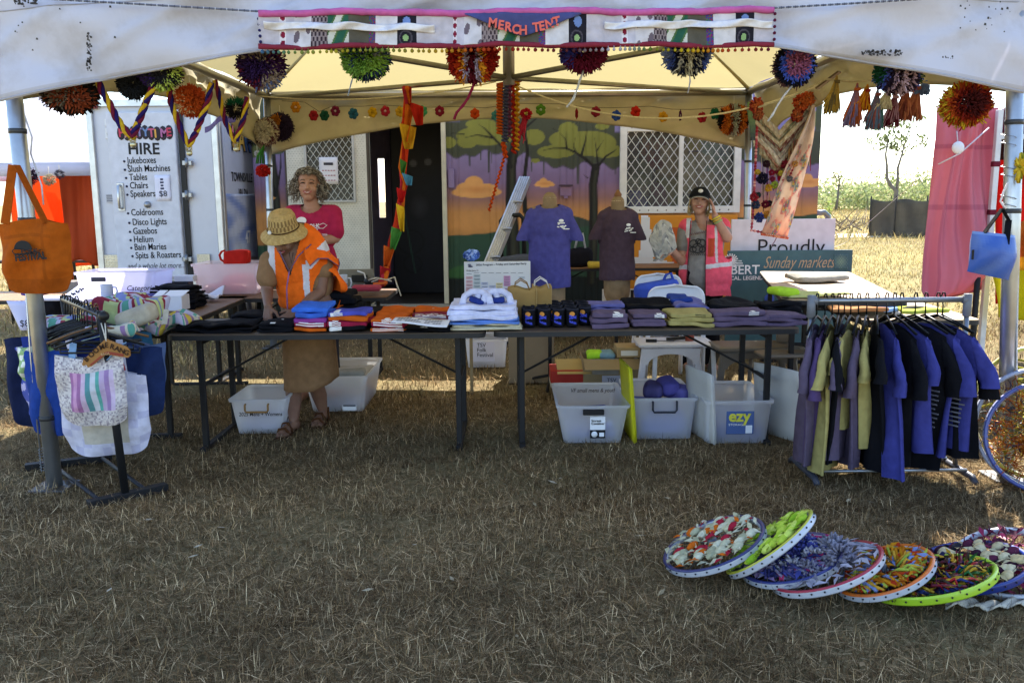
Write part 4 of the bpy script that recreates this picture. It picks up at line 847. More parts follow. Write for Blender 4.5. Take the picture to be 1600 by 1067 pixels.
def tub(label, x0, x1, yb, yt, yk, rimdy=0, taper=.09, fill=(), name='storage_tub', tint=H('#f3f3f6'), taperx=None):
    """clear crate from photo corners: x0, x1 rim ends, yb front foot, yt front rim, yk back rim"""
    Yf = G((x0+x1)/2, yb).y; zt = P((x0+x1)/2, yt, Yf).z; Yk = G((x0+x1)/2, yk, zt).y; xa, xb = P(x0, yt, Yf).x, P(x1, yt, Yf).x
    w = xb-xa; d = Yk-Yf; t = thing(name, label, 'tub', ((xa+xb)/2, (Yf+Yk)/2, 0), 'plastic storage tubs on the grass'); tx = w*taper
    def ring(f, ins, z): return [V((x, y, z)) for x, y in rrect(xa+tx*(1-f)+ins, xb-tx*(1-f)-ins, Yf+d*.07*(1-f)+ins, Yk-d*.07*(1-f)-ins, .035, 4)]
    m = MB(); rings = [ring(0, 0, .012), ring(.5, 0, zt*.5), ring(.93, 0, zt*.93), ring(.93, -.012, zt*.93+.001), ring(1, -.012, zt), ring(1, .004, zt), ring(.95, .006, zt*.95)]
    n = len(rings[0]); vs = [p for r_ in rings for p in r_]; fs = []
    for i in range(len(rings)-1):
        for j in range(n): fs.append((i*n+j, i*n+(j+1) % n, (i+1)*n+(j+1) % n, (i+1)*n+j))
    fs += [tuple(range(n))[::-1]]; m.add(vs, fs, tint, False); m.build('shell', TUB, t)
    for k, (z0, z1, c) in enumerate(fill):
        m = MB(); m.rbox(((xa+xb)/2, (Yf+Yk)/2, (z0+z1)/2), (w-2*tx*(1-z0/zt)-.05, d*.86-.03, z1-z0), .04, c, n=10, amp=.012, wsc=14, seed=k+int(x0)); tag(m.build('folded_stock', CLOTH), '%s cloth stock inside the %s' % (['blue', 'orange', 'grey'][k], ' '.join(label.replace('translucent ', '').split()[:10])), 'stock', 'folded stock kept in the tubs')
    return t, (xa, xb, Yf, Yk, zt)
def handle(t, x, y, z, w, c, h=.05, flat_=False):
    m = MB()
    if flat_: m.box((x, y-.012, z), (w, .022, .035), c)
    else: m.tube([(x-w/2, y-.004, z+h*.5), (x-w/2, y-.02, z+h*.4), (x-w/2, y-.022, z-h*.3), (x-w/2+.01, y-.022, z-h*.5), (x+w/2-.01, y-.022, z-h*.5), (x+w/2, y-.022, z-h*.3), (x+w/2, y-.02, z+h*.4), (x+w/2, y-.004, z+h*.5)], .007, c, 8)
    m.build('handle', PLAS, t)
def lid(px0, px1, yt, yb, yaw, label, col, Y, w=.34, h=.44):
    """lid standing on its edge"""
    q = P((px0+px1)/2, yb, Y); q.z = .015; t = thing('tub_lid', label, 'lid', q, 'tub lids leaning between the tubs'); e = V((math.cos(yaw), math.sin(yaw), 0)); n = V((-e.y, e.x, 0))
    zt = P((px0+px1)/2, yt, Y).z-.015; up = (V((0, 0, 1))+n*.08).normalized(); M = Matrix((e, n, up)).transposed(); m = MB()
    m.rbox(q+up*zt/2, (w, .018, zt), .008, col, M, n=6); m.rbox(q+up*zt/2-n*.012, (w*.98, .012, zt*.97), .006, col, M, n=4)
    for k in range(7): m.box(q+up*(zt*(.14+.12*k))-n*.02, (w*.72, .01, .018), col, M, .003)
    m.build('panel', mat('lid_plastic', None, .4, var=.05, trl=.4), t)
def build_tubs():
    X_, Z_ = V((1, 0, 0)), V((0, 0, 1)); mk = mat('marker_ink', H('#25252c'), .6)
    t, g = tub('translucent storage tub with brown handle marked 2025 Mens and Womens', 358, 443, 682, 624, 601, fill=((.03, .1, H('#8088b8')),)); handle(t, (g[0]+g[1])/2, g[2]+.01, g[4]*.77, .15, H('#8d6b3a'))
    text('2025 Mens + Womens', .036, (g[0]+.055, g[2]+.008, g[4]*.55), X_, Z_, mk, t, shear=.1, sx=.85, bold=.01)
    t, g = tub('tall translucent tub of orange and blue stock behind the bare legs', 474, 572, 648, 588, 559, fill=((.03, .12, H('#8f93b5')), (.125, .17, H('#c98a6a')), (.175, .25, H('#a9a6a6')))); m = MB(); m.box((g[1]-.13, g[2]+.012, .05), (.1, .003, .045), H('#e6e6ea')); m.box((g[1]-.13, g[2]+.009, .065), (.09, .002, .012), H('#3a3a48')); m.build('sticker', PAPER, t)
    m = MB(); q = V((g[0]+.22, g[2]+.1, g[4]-.01)); m.rbox(q+V((.1, .04, .015)), (.2, .16, .05), .02, H('#8f8d88'), amp=.012, seed=4); m.build('grey_shirt', CLOTH); bpy.data.objects['grey_shirt'].name = 'folded_shirt'; tag(bpy.data.objects['folded_shirt'], 'grey folded shirt on top of the tall tub behind the bare legs', 'shirt')
    t, g = tub('open translucent tub with black handle and white storage container sticker', 872, 983, 698, 634, 598, fill=((.03, .13, H('#6f78b5')),)); handle(t, g[0]+.2*(g[1]-g[0])+.13, g[2]-.004, g[4]*.86, .13, BLACK, flat_=True)
    m = MB(); q = V((g[0]+.56*(g[1]-g[0]), g[2]+.004, g[4]*.46)); m.box(q+V((0, 0, .03)), (.095, .003, .085), H('#e4e4e8')); m.box(q+V((0, 0, -.04)), (.095, .003, .053), H('#1a1a1e')); m.lathe([(0, .003), (.019, .003), (.019, 0)], H('#e4e4e8'), 14, q+V((-.02, -.002, -.04)), Matrix.Rotation(PI/2, 3, 'X')); m.box(q+V((.025, -.002, -.043)), (.03, .003, .025), H('#e4e4e8')); m.build('sticker', PAPER, t)
    text('Storage\nContainer', .02, q+V((-.04, -.004, .04)), X_, Z_, INK, t, bold=.02); text('VF small mens & youth', .04, V((g[0]+.12, g[3]-.03, g[4]-.06)), X_, Z_, mk, t, shear=.2, sx=.85)
    m = MB(); q = V((g[0]+.27, g[2]+.05, .12)); m.rbox(q, (.16, .05, .035), .012, H('#9da4d8'), Matrix.Rotation(R(-25), 3, 'Y'), amp=.006); tag(m.build('folded_shirt', CLOTH), 'pale blue folded shirt pressed against the front of the stickered tub', 'shirt')
    t, g = tub('translucent tub with dark wire handle and rolled purple shirts', 988, 1089, 691, 622, 591, taper=.05, fill=((.03, .18, H('#6a74b8')),)); handle(t, (g[0]+g[1])/2, g[2]+.004, g[4]*.82, .15, H('#2b2c36'), .07)
    for k, (dx, dz, c) in enumerate(((-.02, 0, '#4a4470'), (.07, .03, '#4f4a8c'), (.12, -.01, '#5b5590'))):
        m = MB(); m.rbox(V(((g[0]+g[1])/2+dx, (g[2]+g[3])/2-.02, g[4]-.01+dz)), (.13, .2, .09), .035, H(c), Matrix.Rotation(R(-20+30*k), 3, 'Z'), n=8, amp=.014, seed=k); tag(m.build('rolled_shirt', CLOTH), ['dark plum rolled shirt low in the middle tub', 'bright purple rolled shirt with white print heaped in the middle tub', 'violet rolled shirt at the right of the middle tub'][k], 'shirt')
    t, g = tub('translucent tub with a blue and yellow ezy label', 1104, 1208, 698, 626, 595, taper=.04, fill=((.03, .15, H('#4a56a8')),)); m = MB(); q = V((g[0]+.52*(g[1]-g[0]), g[2]+.008, g[4]*.52)); m.box(q, (.17, .003, .145), H('#4a5f92')); m.box(q+V((.055, -.002, -.042)), (.04, .003, .05), H('#dfe2ea')); m.build('sticker', PAPER, t)
    text('ezy', .1, q+V((-.072, -.004, .01)), X_, Z_, mat('yellow_print', H('#d8d046'), .6), t, bold=.03); text('STORAGE', .019, q+V((-.072, -.004, -.018)), X_, Z_, INKW, t, sx=1.2)
    YA = g[2]; W_ = H('#dcdad6')
    lid(1085, 1107, 576, 704, R(104), 'white ribbed tub lid standing left of the ezy tub', W_, YA+.16, w=.36); lid(1192, 1234, 571, 700, R(118), 'white ribbed tub lid catching sun right of the ezy tub', W_, YA+.18, w=.38); lid(978, 990, 566, 682, R(93), 'bright yellow tub lid standing between two tubs', H('#d9d52a'), YA+.2, w=.34)
    # far tub with paper sign, cardboard boxes
    t, g = tub('low translucent tub with a paper folk festival sign behind the table leg', 727, 792, 577, 531, 519, taper=.05, fill=((.02, .1, H('#8d8fb0')),)); q = V((g[0]+.3*(g[1]-g[0])+.05, g[2]-.002, g[4]*.62)); MB().box(q, (.2, .003, .19), H('#cfcfe2')).build('sign', PAPER, t); text('TSV\nFolk\nFestival', .05, q+V((-.06, -.004, .04)), X_, Z_, mk, t)
    CB = mat('cardboard', None, .85, var=.12, scale=5, bump=.1, bscale=14)
    def carton(label, x0, x1, yb, h, d, c, Y=None, name='cardboard_box', openf=0):
        Y = Y or G((x0+x1)/2, yb).y; xa, xb = P(x0, yb, Y).x, P(x1, yb, Y).x; t = thing(name, label, 'box', ((xa+xb)/2, Y+d/2, 0), 'cardboard cartons behind the tables'); m = MB(); th = .008; w = xb-xa
        m.box(((xa+xb)/2, Y+th/2, h/2), (w, th, h-.005), c); m.box(((xa+xb)/2, Y+d-th/2, h/2), (w, th, h-.005), c); m.box((xa+th/2, Y+d/2, h/2), (th, d-2*th-.002, h-.005), c); m.box((xb-th/2, Y+d/2, h/2), (th, d-2*th-.002, h-.005), c); m.box(((xa+xb)/2, Y+d/2, .012), (w-.02, d-.02, .01), c); m.build('carton_body', CB, t)
        if openf:
            for (p, q, sx, sy) in (((xa+xb)/2, Y-.08, w, .17), ((xa+xb)/2, Y+d+.08, w, .17)):
                m = MB(); s = -1 if q < Y else 1; m.box((p, q, h-.03*openf), (sx, sy, .006), c, Matrix.Rotation(R(-18*s*openf), 3, 'X'), .001); m.build('flap', CB, t)
        else: MB().box(((xa+xb)/2, Y+d/2, h), (w-.004, d-.004, .007), c).build('flap', CB, t)
        return t, xa, xb, Y
    carton('plain tall brown cardboard box behind the table legs', 795, 866, 599, .42, .4, H('#8a7860'))
    t, xa, xb, Y = carton('open cardboard box with bright gloves and a paper sign behind the tubs', 911, 1000, 622, .31, .36, H('#94805f'), openf=1); q = V(((xa+xb)/2, Y-.006, .15)); m = MB(); m.box(q+V((.02, -.002, -.03)), (.19, .003, .12), H('#b9b8c6')); m.build('sign', PAPER, t); text('TSV\nFolk', .045, q+V((-.04, -.006, -.02)), X_, Z_, mk, t)
    m = MB(); m.box(q+V((-.05, -.001, .1)), (.2, .003, .12), H('#a9a39a')); m.build('pouch', mat('clear_pouch', None, .2, alpha=.6), t)
    for k, (dx, c, lab) in enumerate(((-.12, '#a5d838', 'lime green work glove lying in the open cardboard box'), (-.03, '#7a9cae', 'pale blue cloth lying in the open cardboard box'))):
        m = MB(); m.rbox(V(((xa+xb)/2+dx, Y+.12, .33)), (.12, .2, .06), .03, H(c), n=8, amp=.016, seed=k+3); tag(m.build('glove' if k == 0 else 'cloth', CLOTH), lab, 'glove' if k == 0 else 'cloth')
    t = thing('small_carton', 'small brown carton with a white label on the open box', 'box', ((xa+xb)/2+.12, Y+.14, .3)); m = MB(); m.box(V(((xa+xb)/2+.13, Y+.12, .355)), (.18, .22, .08), H('#a58c63')); m.build('carton_body', CB, t); MB().box(V(((xa+xb)/2+.135, Y+.008, .35)), (.13, .003, .04), H('#dcd8d0')).build('sticker', PAPER, t)
    m = MB(); q = V((xa-.1, Y+.15, 0)); m.box(q+V((0, 0, .1)), (.3, .3, .03), H('#b9b09c')); m.box(q+V((0, .0, .17)), (.3, .28, .1), H('#a82a20')); tag(m.build('red_crate', PLAS), 'red shallow crate beside the open cardboard box', 'crate'); m = MB(); m.box(q+V((.03, -.06, .235)), (.26, .24, .006), H('#b59a62'), Matrix.Rotation(R(18), 3, 'X')); tag(m.build('cardboard_sheet', CB), 'loose tan cardboard sheet lying on the red crate', 'cardboard')

def stool(label, x0, x1, y, c, zt=.46, d=.36):
    Y = G((x0+x1)/2, y, zt).y; xa, xb = P(x0, y, Y).x, P(x1, y, Y).x; t = thing('plastic_stool', label, 'stool', ((xa+xb)/2, Y+d/2, 0)); w = xb-xa; m = MB()
    m.rbox(((xa+xb)/2, Y+d/2, zt-.02), (w, d, .04), .02, c, n=8); m.build('seat', PLAS, t)
    for sx in (-1, 1):
        for sy in (-1, 1):
            m = MB(); tp = V(((xa+xb)/2+sx*(w/2-.05), Y+d/2+sy*(d/2-.05), zt-.05)); bt = V(((xa+xb)/2+sx*(w/2+.005), Y+d/2+sy*(d/2), .01)); m.bar(bt, tp, .05, .03, c, .008); m.build('leg', PLAS, t)
    for sy in (-1, 1):
        m = MB(); k = 12; yy = Y+d/2+sy*(d/2-.02); poly = [((xa+xb)/2-w/2+.02, zt-.04), ((xa+xb)/2+w/2-.02, zt-.04), ((xa+xb)/2+w/2-.03, zt-.16)]+[((xa+xb)/2+(w/2-.07)*math.cos(PI*i/k), zt-.16+.08*math.sin(PI*i/k)) for i in range(k+1)]+[((xa+xb)/2-w/2+.03, zt-.16)]
        m.prism(poly, .014, c, None, (0, yy-.007, 0)); m.build('apron', PLAS, t)
    return t, (xa, xb, Y, zt)
def chair(label, x0, x1, ytop, Y, c, zs=.43):
    xa, xb = P(x0, ytop, Y).x, P(x1, ytop, Y).x; zt = P(x0, ytop, Y).z; w = xb-xa; cx = (xa+xb)/2; t = thing('plastic_chair', label, 'chair', (cx, Y+.2, 0), 'white plastic chairs behind the right table')
    m = MB(); zb = zs+.12
    def bf(u, v):
        x = (2*u-1); e = (1-abs(2*v-1)**5)**.2 if False else 1; ww = w/2*(1-.06*(1-v))*(1-max(0, (v-.35)/.65)**4.5)**.3*.98+.002; return V((cx+x*ww, Y+.07*(1-x*x)+.05*(1-v)*-1, zb+(zt-zb)*v))
    m.slab(bf, 20, 20, c, .012); m.build('backrest', PLAS, t)
    m = MB(); m.rbox((cx, Y-.2, zs), (w*1.02, .42, .03), .014, c, n=8, amp=.004); m.build('seat', PLAS, t)
    for sx in (-1, 1):
        m = MB(); m.tube([V((cx+sx*w*.5, Y+.04, .0)), V((cx+sx*w*.47, Y-.02, zs)), V((cx+sx*w*.46, Y+.0, zb+.04))], .018, c, 8); m.build('leg', PLAS, t); m = MB(); m.tube([V((cx+sx*w*.5, Y-.42, 0)), V((cx+sx*w*.46, Y-.37, zs))], .018, c, 8); m.build('leg', PLAS, t)
    return t
def build_seats():
    c = H('#dedee6'); chair('white plastic chair with a blue bag on it', 990, 1068, 428, 7.35, c); chair('white plastic chair with a plain rounded back nearest the table', 1010, 1103, 446, 6.75, c)
    m = MB(); q = P(1027, 460, 7.2); m.rbox(q+V((0, -.04, -.02)), (.36, .14, .27), .05, H('#3f57b8'), Matrix.Rotation(R(-8), 3, 'Y'), n=8, amp=.014, seed=3); m.tube([q+V((.03, -.06, .1)), q+V((.06, -.06, .17)), q+V((.1, -.06, .18)), q+V((.13, -.06, .1))], .012, H('#3a50ad'), 6); tag(m.build('blue_bag', CLOTH), 'plump blue cloth bag sitting on the white plastic chair', 'bag')
    t, g = stool('white plastic stool with tools on its seat under the table', 999, 1100, 537, H('#cfccd6'))
    m = MB(); z = g[3]+.012; m.tube([(g[0]+.06, g[2]+.08, z), (g[0]+.14, g[2]+.07, z)], .012, BLACK, 8); m.tube([(g[0]+.14, g[2]+.07, z), (g[0]+.27, g[2]+.06, z)], .004, H('#5a5a60'), 6); tag(m.build('screwdriver', PLAS), 'small black handled screwdriver on the white stool', 'tool')
    m = MB(); m.lathe([(.035, 0), (.035, .07), (.0, .07)], H('#8a3b2c'), 14, (g[0]+.4*1.0, g[2]+.14, g[3])); tag(m.build('tape_roll', PLAS), 'red roll of tape standing on the white stool', 'tape'); m = MB(); m.bar((g[0]+.22, g[2]+.1, z+.005), (g[0]+.36, g[2]+.13, z+.012), .03, .025, H('#221d1c')); tag(m.build('tape_dispenser', PLAS), 'dark tape gun lying on the white stool', 'tool')
    stool('taupe plastic stool under the right end of the table', 1123, 1252, 543, H('#6b6259'))
    t = thing('taupe_chair', 'taupe plastic chair whose back leans into the sunny table', 'chair', (P(1230, 470, 6.3).x, 6.3, 0)); m = MB(); q = P(1233, 470, 6.3); m.rbox(q, (.15, .06, .17), .03, H('#7c7064'), Matrix.Rotation(R(18), 3, 'Y'), n=6); m.rbox(q+V((-.02, .02, -.16)), (.12, .05, .3), .02, H('#7c7064'), n=4); m.build('backrest', PLAS, t)
    m = MB(); m.rbox((q.x-.1, 6.1, .43), (.4, .4, .03), .014, H('#7c7064')); m.build('seat', PLAS, t)
    for sx in (-1, 1):
        for y in (5.93, 6.3): MB().tube([(q.x-.1+sx*.18, y, .0), (q.x-.1+sx*.16, y, .42)], .016, H('#7c7064'), 8).build('leg', PLAS, t)

# ---------------------------------------------------------------- hanging clothes
def shirt_mesh(mb, o, yaw, c, L=.7, W=.25, seed=1, sleeve=1, cf=None, lean=0, sl=.23):
    """T shirt on a hanger: o collar point, local x along yaw"""
    e = V((math.cos(yaw), math.sin(yaw), 0)); n = V((-e.y, e.x, 0)); rs = random.Random(seed); p1, p2, p3 = (rs.random()*6 for _ in range(3)); N_ = 30; RW = 16; vs = []; fs = []; cc = []
    for r in range(RW+1):
        v = r/RW
        for j in range(N_):
            a = 2*PI*j/N_; x = math.cos(a); y = math.sin(a); w = W*(1 if v > .25 else .92+.08*v/.25)*(1+.03*math.sin(v*4+p1))
            xx = x*w; dp = (.012+.035*min(1, v*3))*(1-.5*abs(x))*y; fold = .026*math.sin(x*7+p2+v*2)*min(1, v*1.6)+.018*math.sin(x*15+p3+v)*v
            zz = -.02-L*v-.36*abs(xx)*(1-v)**2
            if v < .12 and abs(xx) < .085: zz -= (.05 if y < 0 else .015)*(1-(abs(xx)/.085)**2)*(1-v/.12)
            vs.append(V(o)+e*(xx+lean*v*v)+n*(dp+fold)+V((0, 0, zz)))
    for r in range(RW):
        for j in range(N_): fs.append((r*N_+j, (r+1)*N_+j, (r+1)*N_+(j+1) % N_, r*N_+(j+1) % N_)); cc.append(cf(math.cos(2*PI*(j+.5)/N_), (r+.5)/RW) if cf else c)
    mb.add(vs, fs, cc)
    for s in (-1, 1):
        tip = V(o)+e*(s*W*.95)+V((0, 0, -.11)); end = V(o)+e*(s*(W+.085)*sleeve)+V((0, 0, -.11-sl))+n*rs.uniform(-.02, .02); vs = []; fs = []; M_ = 7
        up = V(o)+e*(s*W*.80)+V((0, 0, -.085)); lo = V(o)+e*(s*W*.97)+V((0, 0, -.26)); eo = end+e*(s*.035); ei = end-e*(s*.075)+V((0, 0, -.015))
        for r in range(M_+1):
            v = r/M_; A = up.lerp(eo, v)+e*(s*.035*math.sin(PI*v)); B = lo.lerp(ei, v)
            for j in range(10):
                a = 2*PI*j/10; m_ = (A+B)/2; h_ = (A-B)/2; vs.append(m_+h_*math.cos(a)+n*(math.sin(a)*(.018+.014*v)+.006*math.sin(v*9+j+p1)))
        for r in range(M_):
            for j in range(10): fs.append((r*10+j, r*10+(j+1) % 10, (r+1)*10+(j+1) % 10, (r+1)*10+j))
        mb.add(vs, fs, c)
def hanger(mb, o, yaw, c, rail_z, W=.2):
    e = V((math.cos(yaw), math.sin(yaw), 0)); o = V(o); top = V((o.x, o.y, rail_z)); n = V((-e.y, e.x, 0))
    mb.tube([top+V((0, -.02, .005)), top+V((0, -.012, .026)), top+V((0, .01, .026)), top+V((0, .022, .008)), top+V((0, .01, -.02)), top+V((0, 0, -.04)), o+V((0, 0, .0))], .004, c, 5)
    mb.tube([o-e*W+V((0, 0, -.07)), o-e*W*.5+V((0, 0, -.028)), o+V((0, 0, .004)), o+e*W*.5+V((0, 0, -.028)), o+e*W+V((0, 0, -.07))], .007, c, 6)
def build_shirt_rack():
    Y = G(1390, 742, .04).y+.12; zr = P(1390, 469, Y).z; xa, xb = P(1268, 470, Y).x, P(1512, 470, Y).x; fa, fb = P(1262, 760, Y).x, P(1518, 742, Y).x
    t = thing('clothes_rack', 'low grey pipe clothes rack full of purple, yellow and black shirts', 'rack', ((xa+xb)/2, Y, 0)); PC = H('#8f939c')
    m = MB(); m.tube([(xa, Y, zr), (xb, Y, zr)], .015, PC, 12); m.build('top_rail', METAL, t)
    for x, f in ((xa, fa), (xb, fb)):
        m = MB(); m.tube([(x, Y, zr+.01), (x, Y, .05)], .014, PC, 10); p = m.build('post', METAL, t); k = MB(); k.tube([(x, Y, zr-.09), (x, Y, zr+.03)], .022, H('#6d7078'), 10); k.tube([(x-.03 if x > 1.9 else x, Y, zr), (x if x > 1.9 else x+.03, Y, zr)], .021, H('#6d7078'), 10); k.build('corner_joint', PLAS, p)
        m = MB(); m.tube([(x, Y-.22, .02), (x, Y-.18, .045), (x, Y+.18, .045), (x, Y+.22, .02)], .018, H('#3b3d48'), 8); m.build('foot', PLAS, t)
    for dy in (-.12, .1): MB().tube([(xa, Y+dy, .065), (xb, Y+dy, .065)], .009, H('#b5b8be'), 8).build('bottom_rail', METAL, t)
    pu, ye, bk, bl = H('#574c60'), H('#a0945c'), H('#131318'), H('#3b3d80')
    spec = [(1277, pu, 58, .78, 0, 'faded purple shirt at the left end of the pipe rack'), (1290, H('#4c3c62'), 62, .76, 0, 'dark purple shirt second from the left on the pipe rack'), (1301, ye, 60, .78, 0, 'mustard yellow shirt hanging lowest at the left of the rack'), (1311, bk, 66, .74, 0, 'black shirt squeezed between two mustard shirts'), (1320, pu, 60, .72, 0, 'purple shirt between the black and second mustard shirt'), (1330, ye, 58, .6, 0, 'short mustard shirt in the middle of three mustard ones'), (1342, pu, 62, .74, 0, 'purple shirt just left of the last mustard shirt'), (1355, ye, 62, .7, 0, 'mustard yellow shirt beside the black row'), (1371, bk, 70, .78, 0, 'black shirt right after the last mustard shirt'), (1386, bl, 82, .8, -.16, 'bright blue shirt whose hem trails to the grass'), (1398, bk, -80, .78, 0, 'black shirt left of the blue shirt with long sleeve'), (1409, bl, -72, .7, 0, 'bright blue shirt with its sleeve in front of black cloth'), (1431, bk, -62, .8, 0, 'black shirt with slanted white print on the rack'), (1447, bl, -70, .76, 0, 'bright blue shirt between the two printed black shirts'), (1466, bk, -58, .76, 0, 'large black shirt with print near the right end of the rack'), (1474, bl, -66, .66, 0, 'blue shirt at the far right end of the pipe rack')]
    for k, (px, c, yw, L, ln, lab) in enumerate(spec):
        L += random.uniform(-.05, .05)
        q = P(px, 470, Y); o = V((q.x, Y, zr-.085)); r = thing('hanging_shirt', lab, 'shirt', V((o.x, o.y, o.z-L)), 'shirts on the pipe rack'); L = min(L, o.z-.09)
        m = MB(); shirt_mesh(m, o, R(yw+random.uniform(-5, 5)), c, L, random.uniform(.21, .26), k+3, random.uniform(.82, 1.12), lean=ln+random.uniform(-.03, .03), sl=random.uniform(.15, .29)); m.build('shirt', CLOTH, r)
        h = MB(); hanger(h, o, R(yw), H('#17171a'), zr+.012); h.build('hanger', METAL, r)
        if lab.find('print') > 0 and yw < 0 and c == bk:
            e = V((math.cos(R(yw)), math.sin(R(yw)), 0)); f = V((e.y, -e.x, 0)); pm = MB()
            for j in range(9):
                w_ = random.uniform(.05, .11); cpt = o+e*(.165)+f*(.055)+V((0, 0, -.37-.024*j)); pm.box(cpt, (w_, .002, .008), H('#6f6f7a'), Matrix((e, -f, V((0, 0, 1)))).transposed(), .0005)
            pm.build('print', PAINT, r)

def bag_mesh(mb, o, e, w, h, c, seed=1, cf=None, strap=.22, th=.05, round_=.06, sc=None):
    """soft tote: o = top centre of the mouth, e along its width"""
    e = V(e).normalized(); n = V((-e.y, e.x, 0)); rs = random.Random(seed); p1, p2 = rs.random()*6, rs.random()*6; o = V(o)
    for s in (-1, 1):
        def fn(u, v, s=s):
            x = 2*u-1; k = (1-max(0, (v-(1-round_*3))/(round_*3))**2.4*(1-abs(1-abs(x))*1.0)*0); edge = 1-.12*max(0, v-.75)/.25*(abs(x)**3)
            b = th*(1-x**2)**.6*math.sin(PI*(.12+.86*v))**.8; z = -h*v*(1-.10*abs(x)**4*v)+.012*math.sin(x*3+p1)*(1-v)
            return o+e*(x*w/2*edge)+n*(s*b+.012*math.sin(x*6+p2+v*3)+.008*math.sin(v*11+x*4+p1))+V((0, 0, z))
        mb.grid(fn, 44 if cf else 18, 44 if cf else 18, (lambda u, v: cf(u, v)) if (cf and s == -1) else c)
    if strap:
        for s in (-1, 1):
            pts = [o+e*(-w*.25)+n*s*.02+V((0, 0, -.03)), o+e*(-w*.2)+n*s*.015+V((0, 0, strap*.55)), o+e*(-w*.05)+V((0, 0, strap)), o+e*(w*.05)+V((0, 0, strap)), o+e*(w*.2)+n*s*.015+V((0, 0, strap*.55)), o+e*(w*.25)+n*s*.02+V((0, 0, -.03))]
            for i in range(5): mb.bar(pts[i], pts[i+1], .028, .004, sc or c, .001)
def build_bag_rack():
    bn = G(197, 783); near = V((bn.x, bn.y, 0)); bf = G(118, 727); topn = P(160, 492, bn.y-.0); zr = topn.z; far = V((bf.x+.02, bf.y+.12, 0)); topf = P(100, 478, far.y); topf.z = zr
    topn = V((P(158, 495, bn.y).x, bn.y, zr)); t = thing('bag_rack', 'black wheeled rail packed with cloth bags beside the left front pole', 'rack', (near+far)/2); B_ = H('#19191c')
    MB().tube([topn+(topn-topf).normalized()*.06, topf], .017, H('#4a4a50'), 10).build('top_rail', METAL, t); MB().tube([topn+V((0, 0, .02)), near+V((0, 0, .03))], .02, B_, 10).build('post', PAINT, t); MB().tube([topf+V((0, 0, .02)), far+V((0, 0, .03))], .02, B_, 10).build('post', PAINT, t)
    MB().ball(topn+(topn-topf).normalized()*.06, .026, B_, 12, 8).build('end_cap', PLAS, t)
    a, b = G(138, 797), G(261, 768); MB().bar(a+V((0, 0, .03)), b+V((0, 0, .03)), .055, .04, B_).build('foot', PAINT, t); c, d = G(40, 738), G(176, 722); MB().bar(c+V((0, 0, .03)), d+V((0, 0, .03)), .055, .04, B_).build('foot', PAINT, t)
    for f in (.14, .72): MB().tube([a.lerp(b, f)+V((0, 0, .04)), c.lerp(d, f+.15)+V((0, 0, .04))], .011, H('#2a2a30'), 8).build('base_rail', PAINT, t)
    ax = (topf-topn).normalized()
    fl = lambda u, v: lerp(H('#d2cac8'), H('#857b86'), random.random()**2.2)
    def stripes(u, v):
        if .22 < u < .86 and .2 < v < .78:
            k = int((u-.22)/.064); return [H('#a06f9c'), H('#c493b8'), H('#a06f9c'), H('#c9b0c8'), H('#5b8f95'), H('#c4c7cf'), H('#5fa39b'), H('#b9a3c2'), H('#9c7fae'), H('#c9b5d0')][k % 10]
        return fl(u, v)
    def lav(u, v): return H('#b9b2a6') if (.25 < u < .78 and .35 < v < .84) else (H('#b8b6d0') if (int(u*9)+int(v*9)) % 3 == 0 else H('#c9c7da'))
    spec = [(.03, 140, 556, .35, .36, stripes, 'front cream floral bag with a pastel striped pocket', H('#bdb5b4'), H('#7ea0c8')), (.16, 160, 585, .44, .43, lav, 'white and lavender dotted bag hanging below the striped one', H('#c9c7da'), H('#c9c7da')), (.28, 210, 545, .3, .36, None, 'dark navy bag poking out right of the white bag', H('#1f2c52'), H('#1f2c52')), (.36, 72, 548, .26, .46, None, 'royal blue bag hanging behind the left front pole', H('#24408c'), H('#24408c')), (.48, 95, 528, .4, .44, None, 'deep blue bag in the middle of the bag rail', H('#2a3a86'), H('#30458f')), (.6, 85, 540, .44, .42, lambda u, v: H('#b9b4dc') if math.sin(u*24)*math.sin(v*24+u*9) > .25 else H('#5560b0'), 'lilac and blue printed bag near the far end of the rail', H('#7f7fc4'), H('#6a6aae')), (.74, 130, 522, .4, .46, None, 'slate blue bag close to the far post of the rail', H('#39476b'), H('#39476b')), (.9, 70, 530, .36, .46, None, 'dark denim bag at the far end of the rail', H('#222a45'), H('#222a45')), (.42, 60, 540, .24, .2, lambda u, v: H('#e0e4d8') if math.sin(u*20+v*6)*math.sin(v*18) > .1 else H('#8fb07a'), 'pale green and white printed bag wedged behind the left pole', H('#9ab58a'), H('#b5c4b0')), (.54, 215, 535, .3, .3, None, 'grey blue bag at the right side of the rail', H('#5a688a'), H('#5a688a')), (.66, 50, 530, .3, .5, None, 'navy bag hanging lowest left of the pole', H('#1c2444'), H('#1c2444')), (.82, 190, 520, .34, .3, None, 'teal blue bag behind the wooden boomerang sign', H('#2f5a78'), H('#2f5a78'))]
    for k, (f, px, py, w, h, cf, lab, c, sc) in enumerate(spec):
        q = topn.lerp(topf, f); Y = q.y-.03; o = P(px, py, Y); r = thing('hanging_bag', lab, 'bag', V((o.x, o.y, o.z-h)), 'cloth bags on the black rail'); m = MB(); e = V((1, .12*math.sin(k*2), 0)); bag_mesh(m, o, e, w, h, c, k+20, cf, 0); m.build('bag_body', CLOTH, r)
        m = MB(); top = V((q.x, Y, zr-.09))
        for s in (-1, 1):
            a_ = o+V((s*w*.26, 0, -.02)); b_ = top+V((s*.13, 0, -.05)); m = MB(); m.bar(a_, b_, .035, .004, sc, .001); m.build('strap', CLOTH, r)
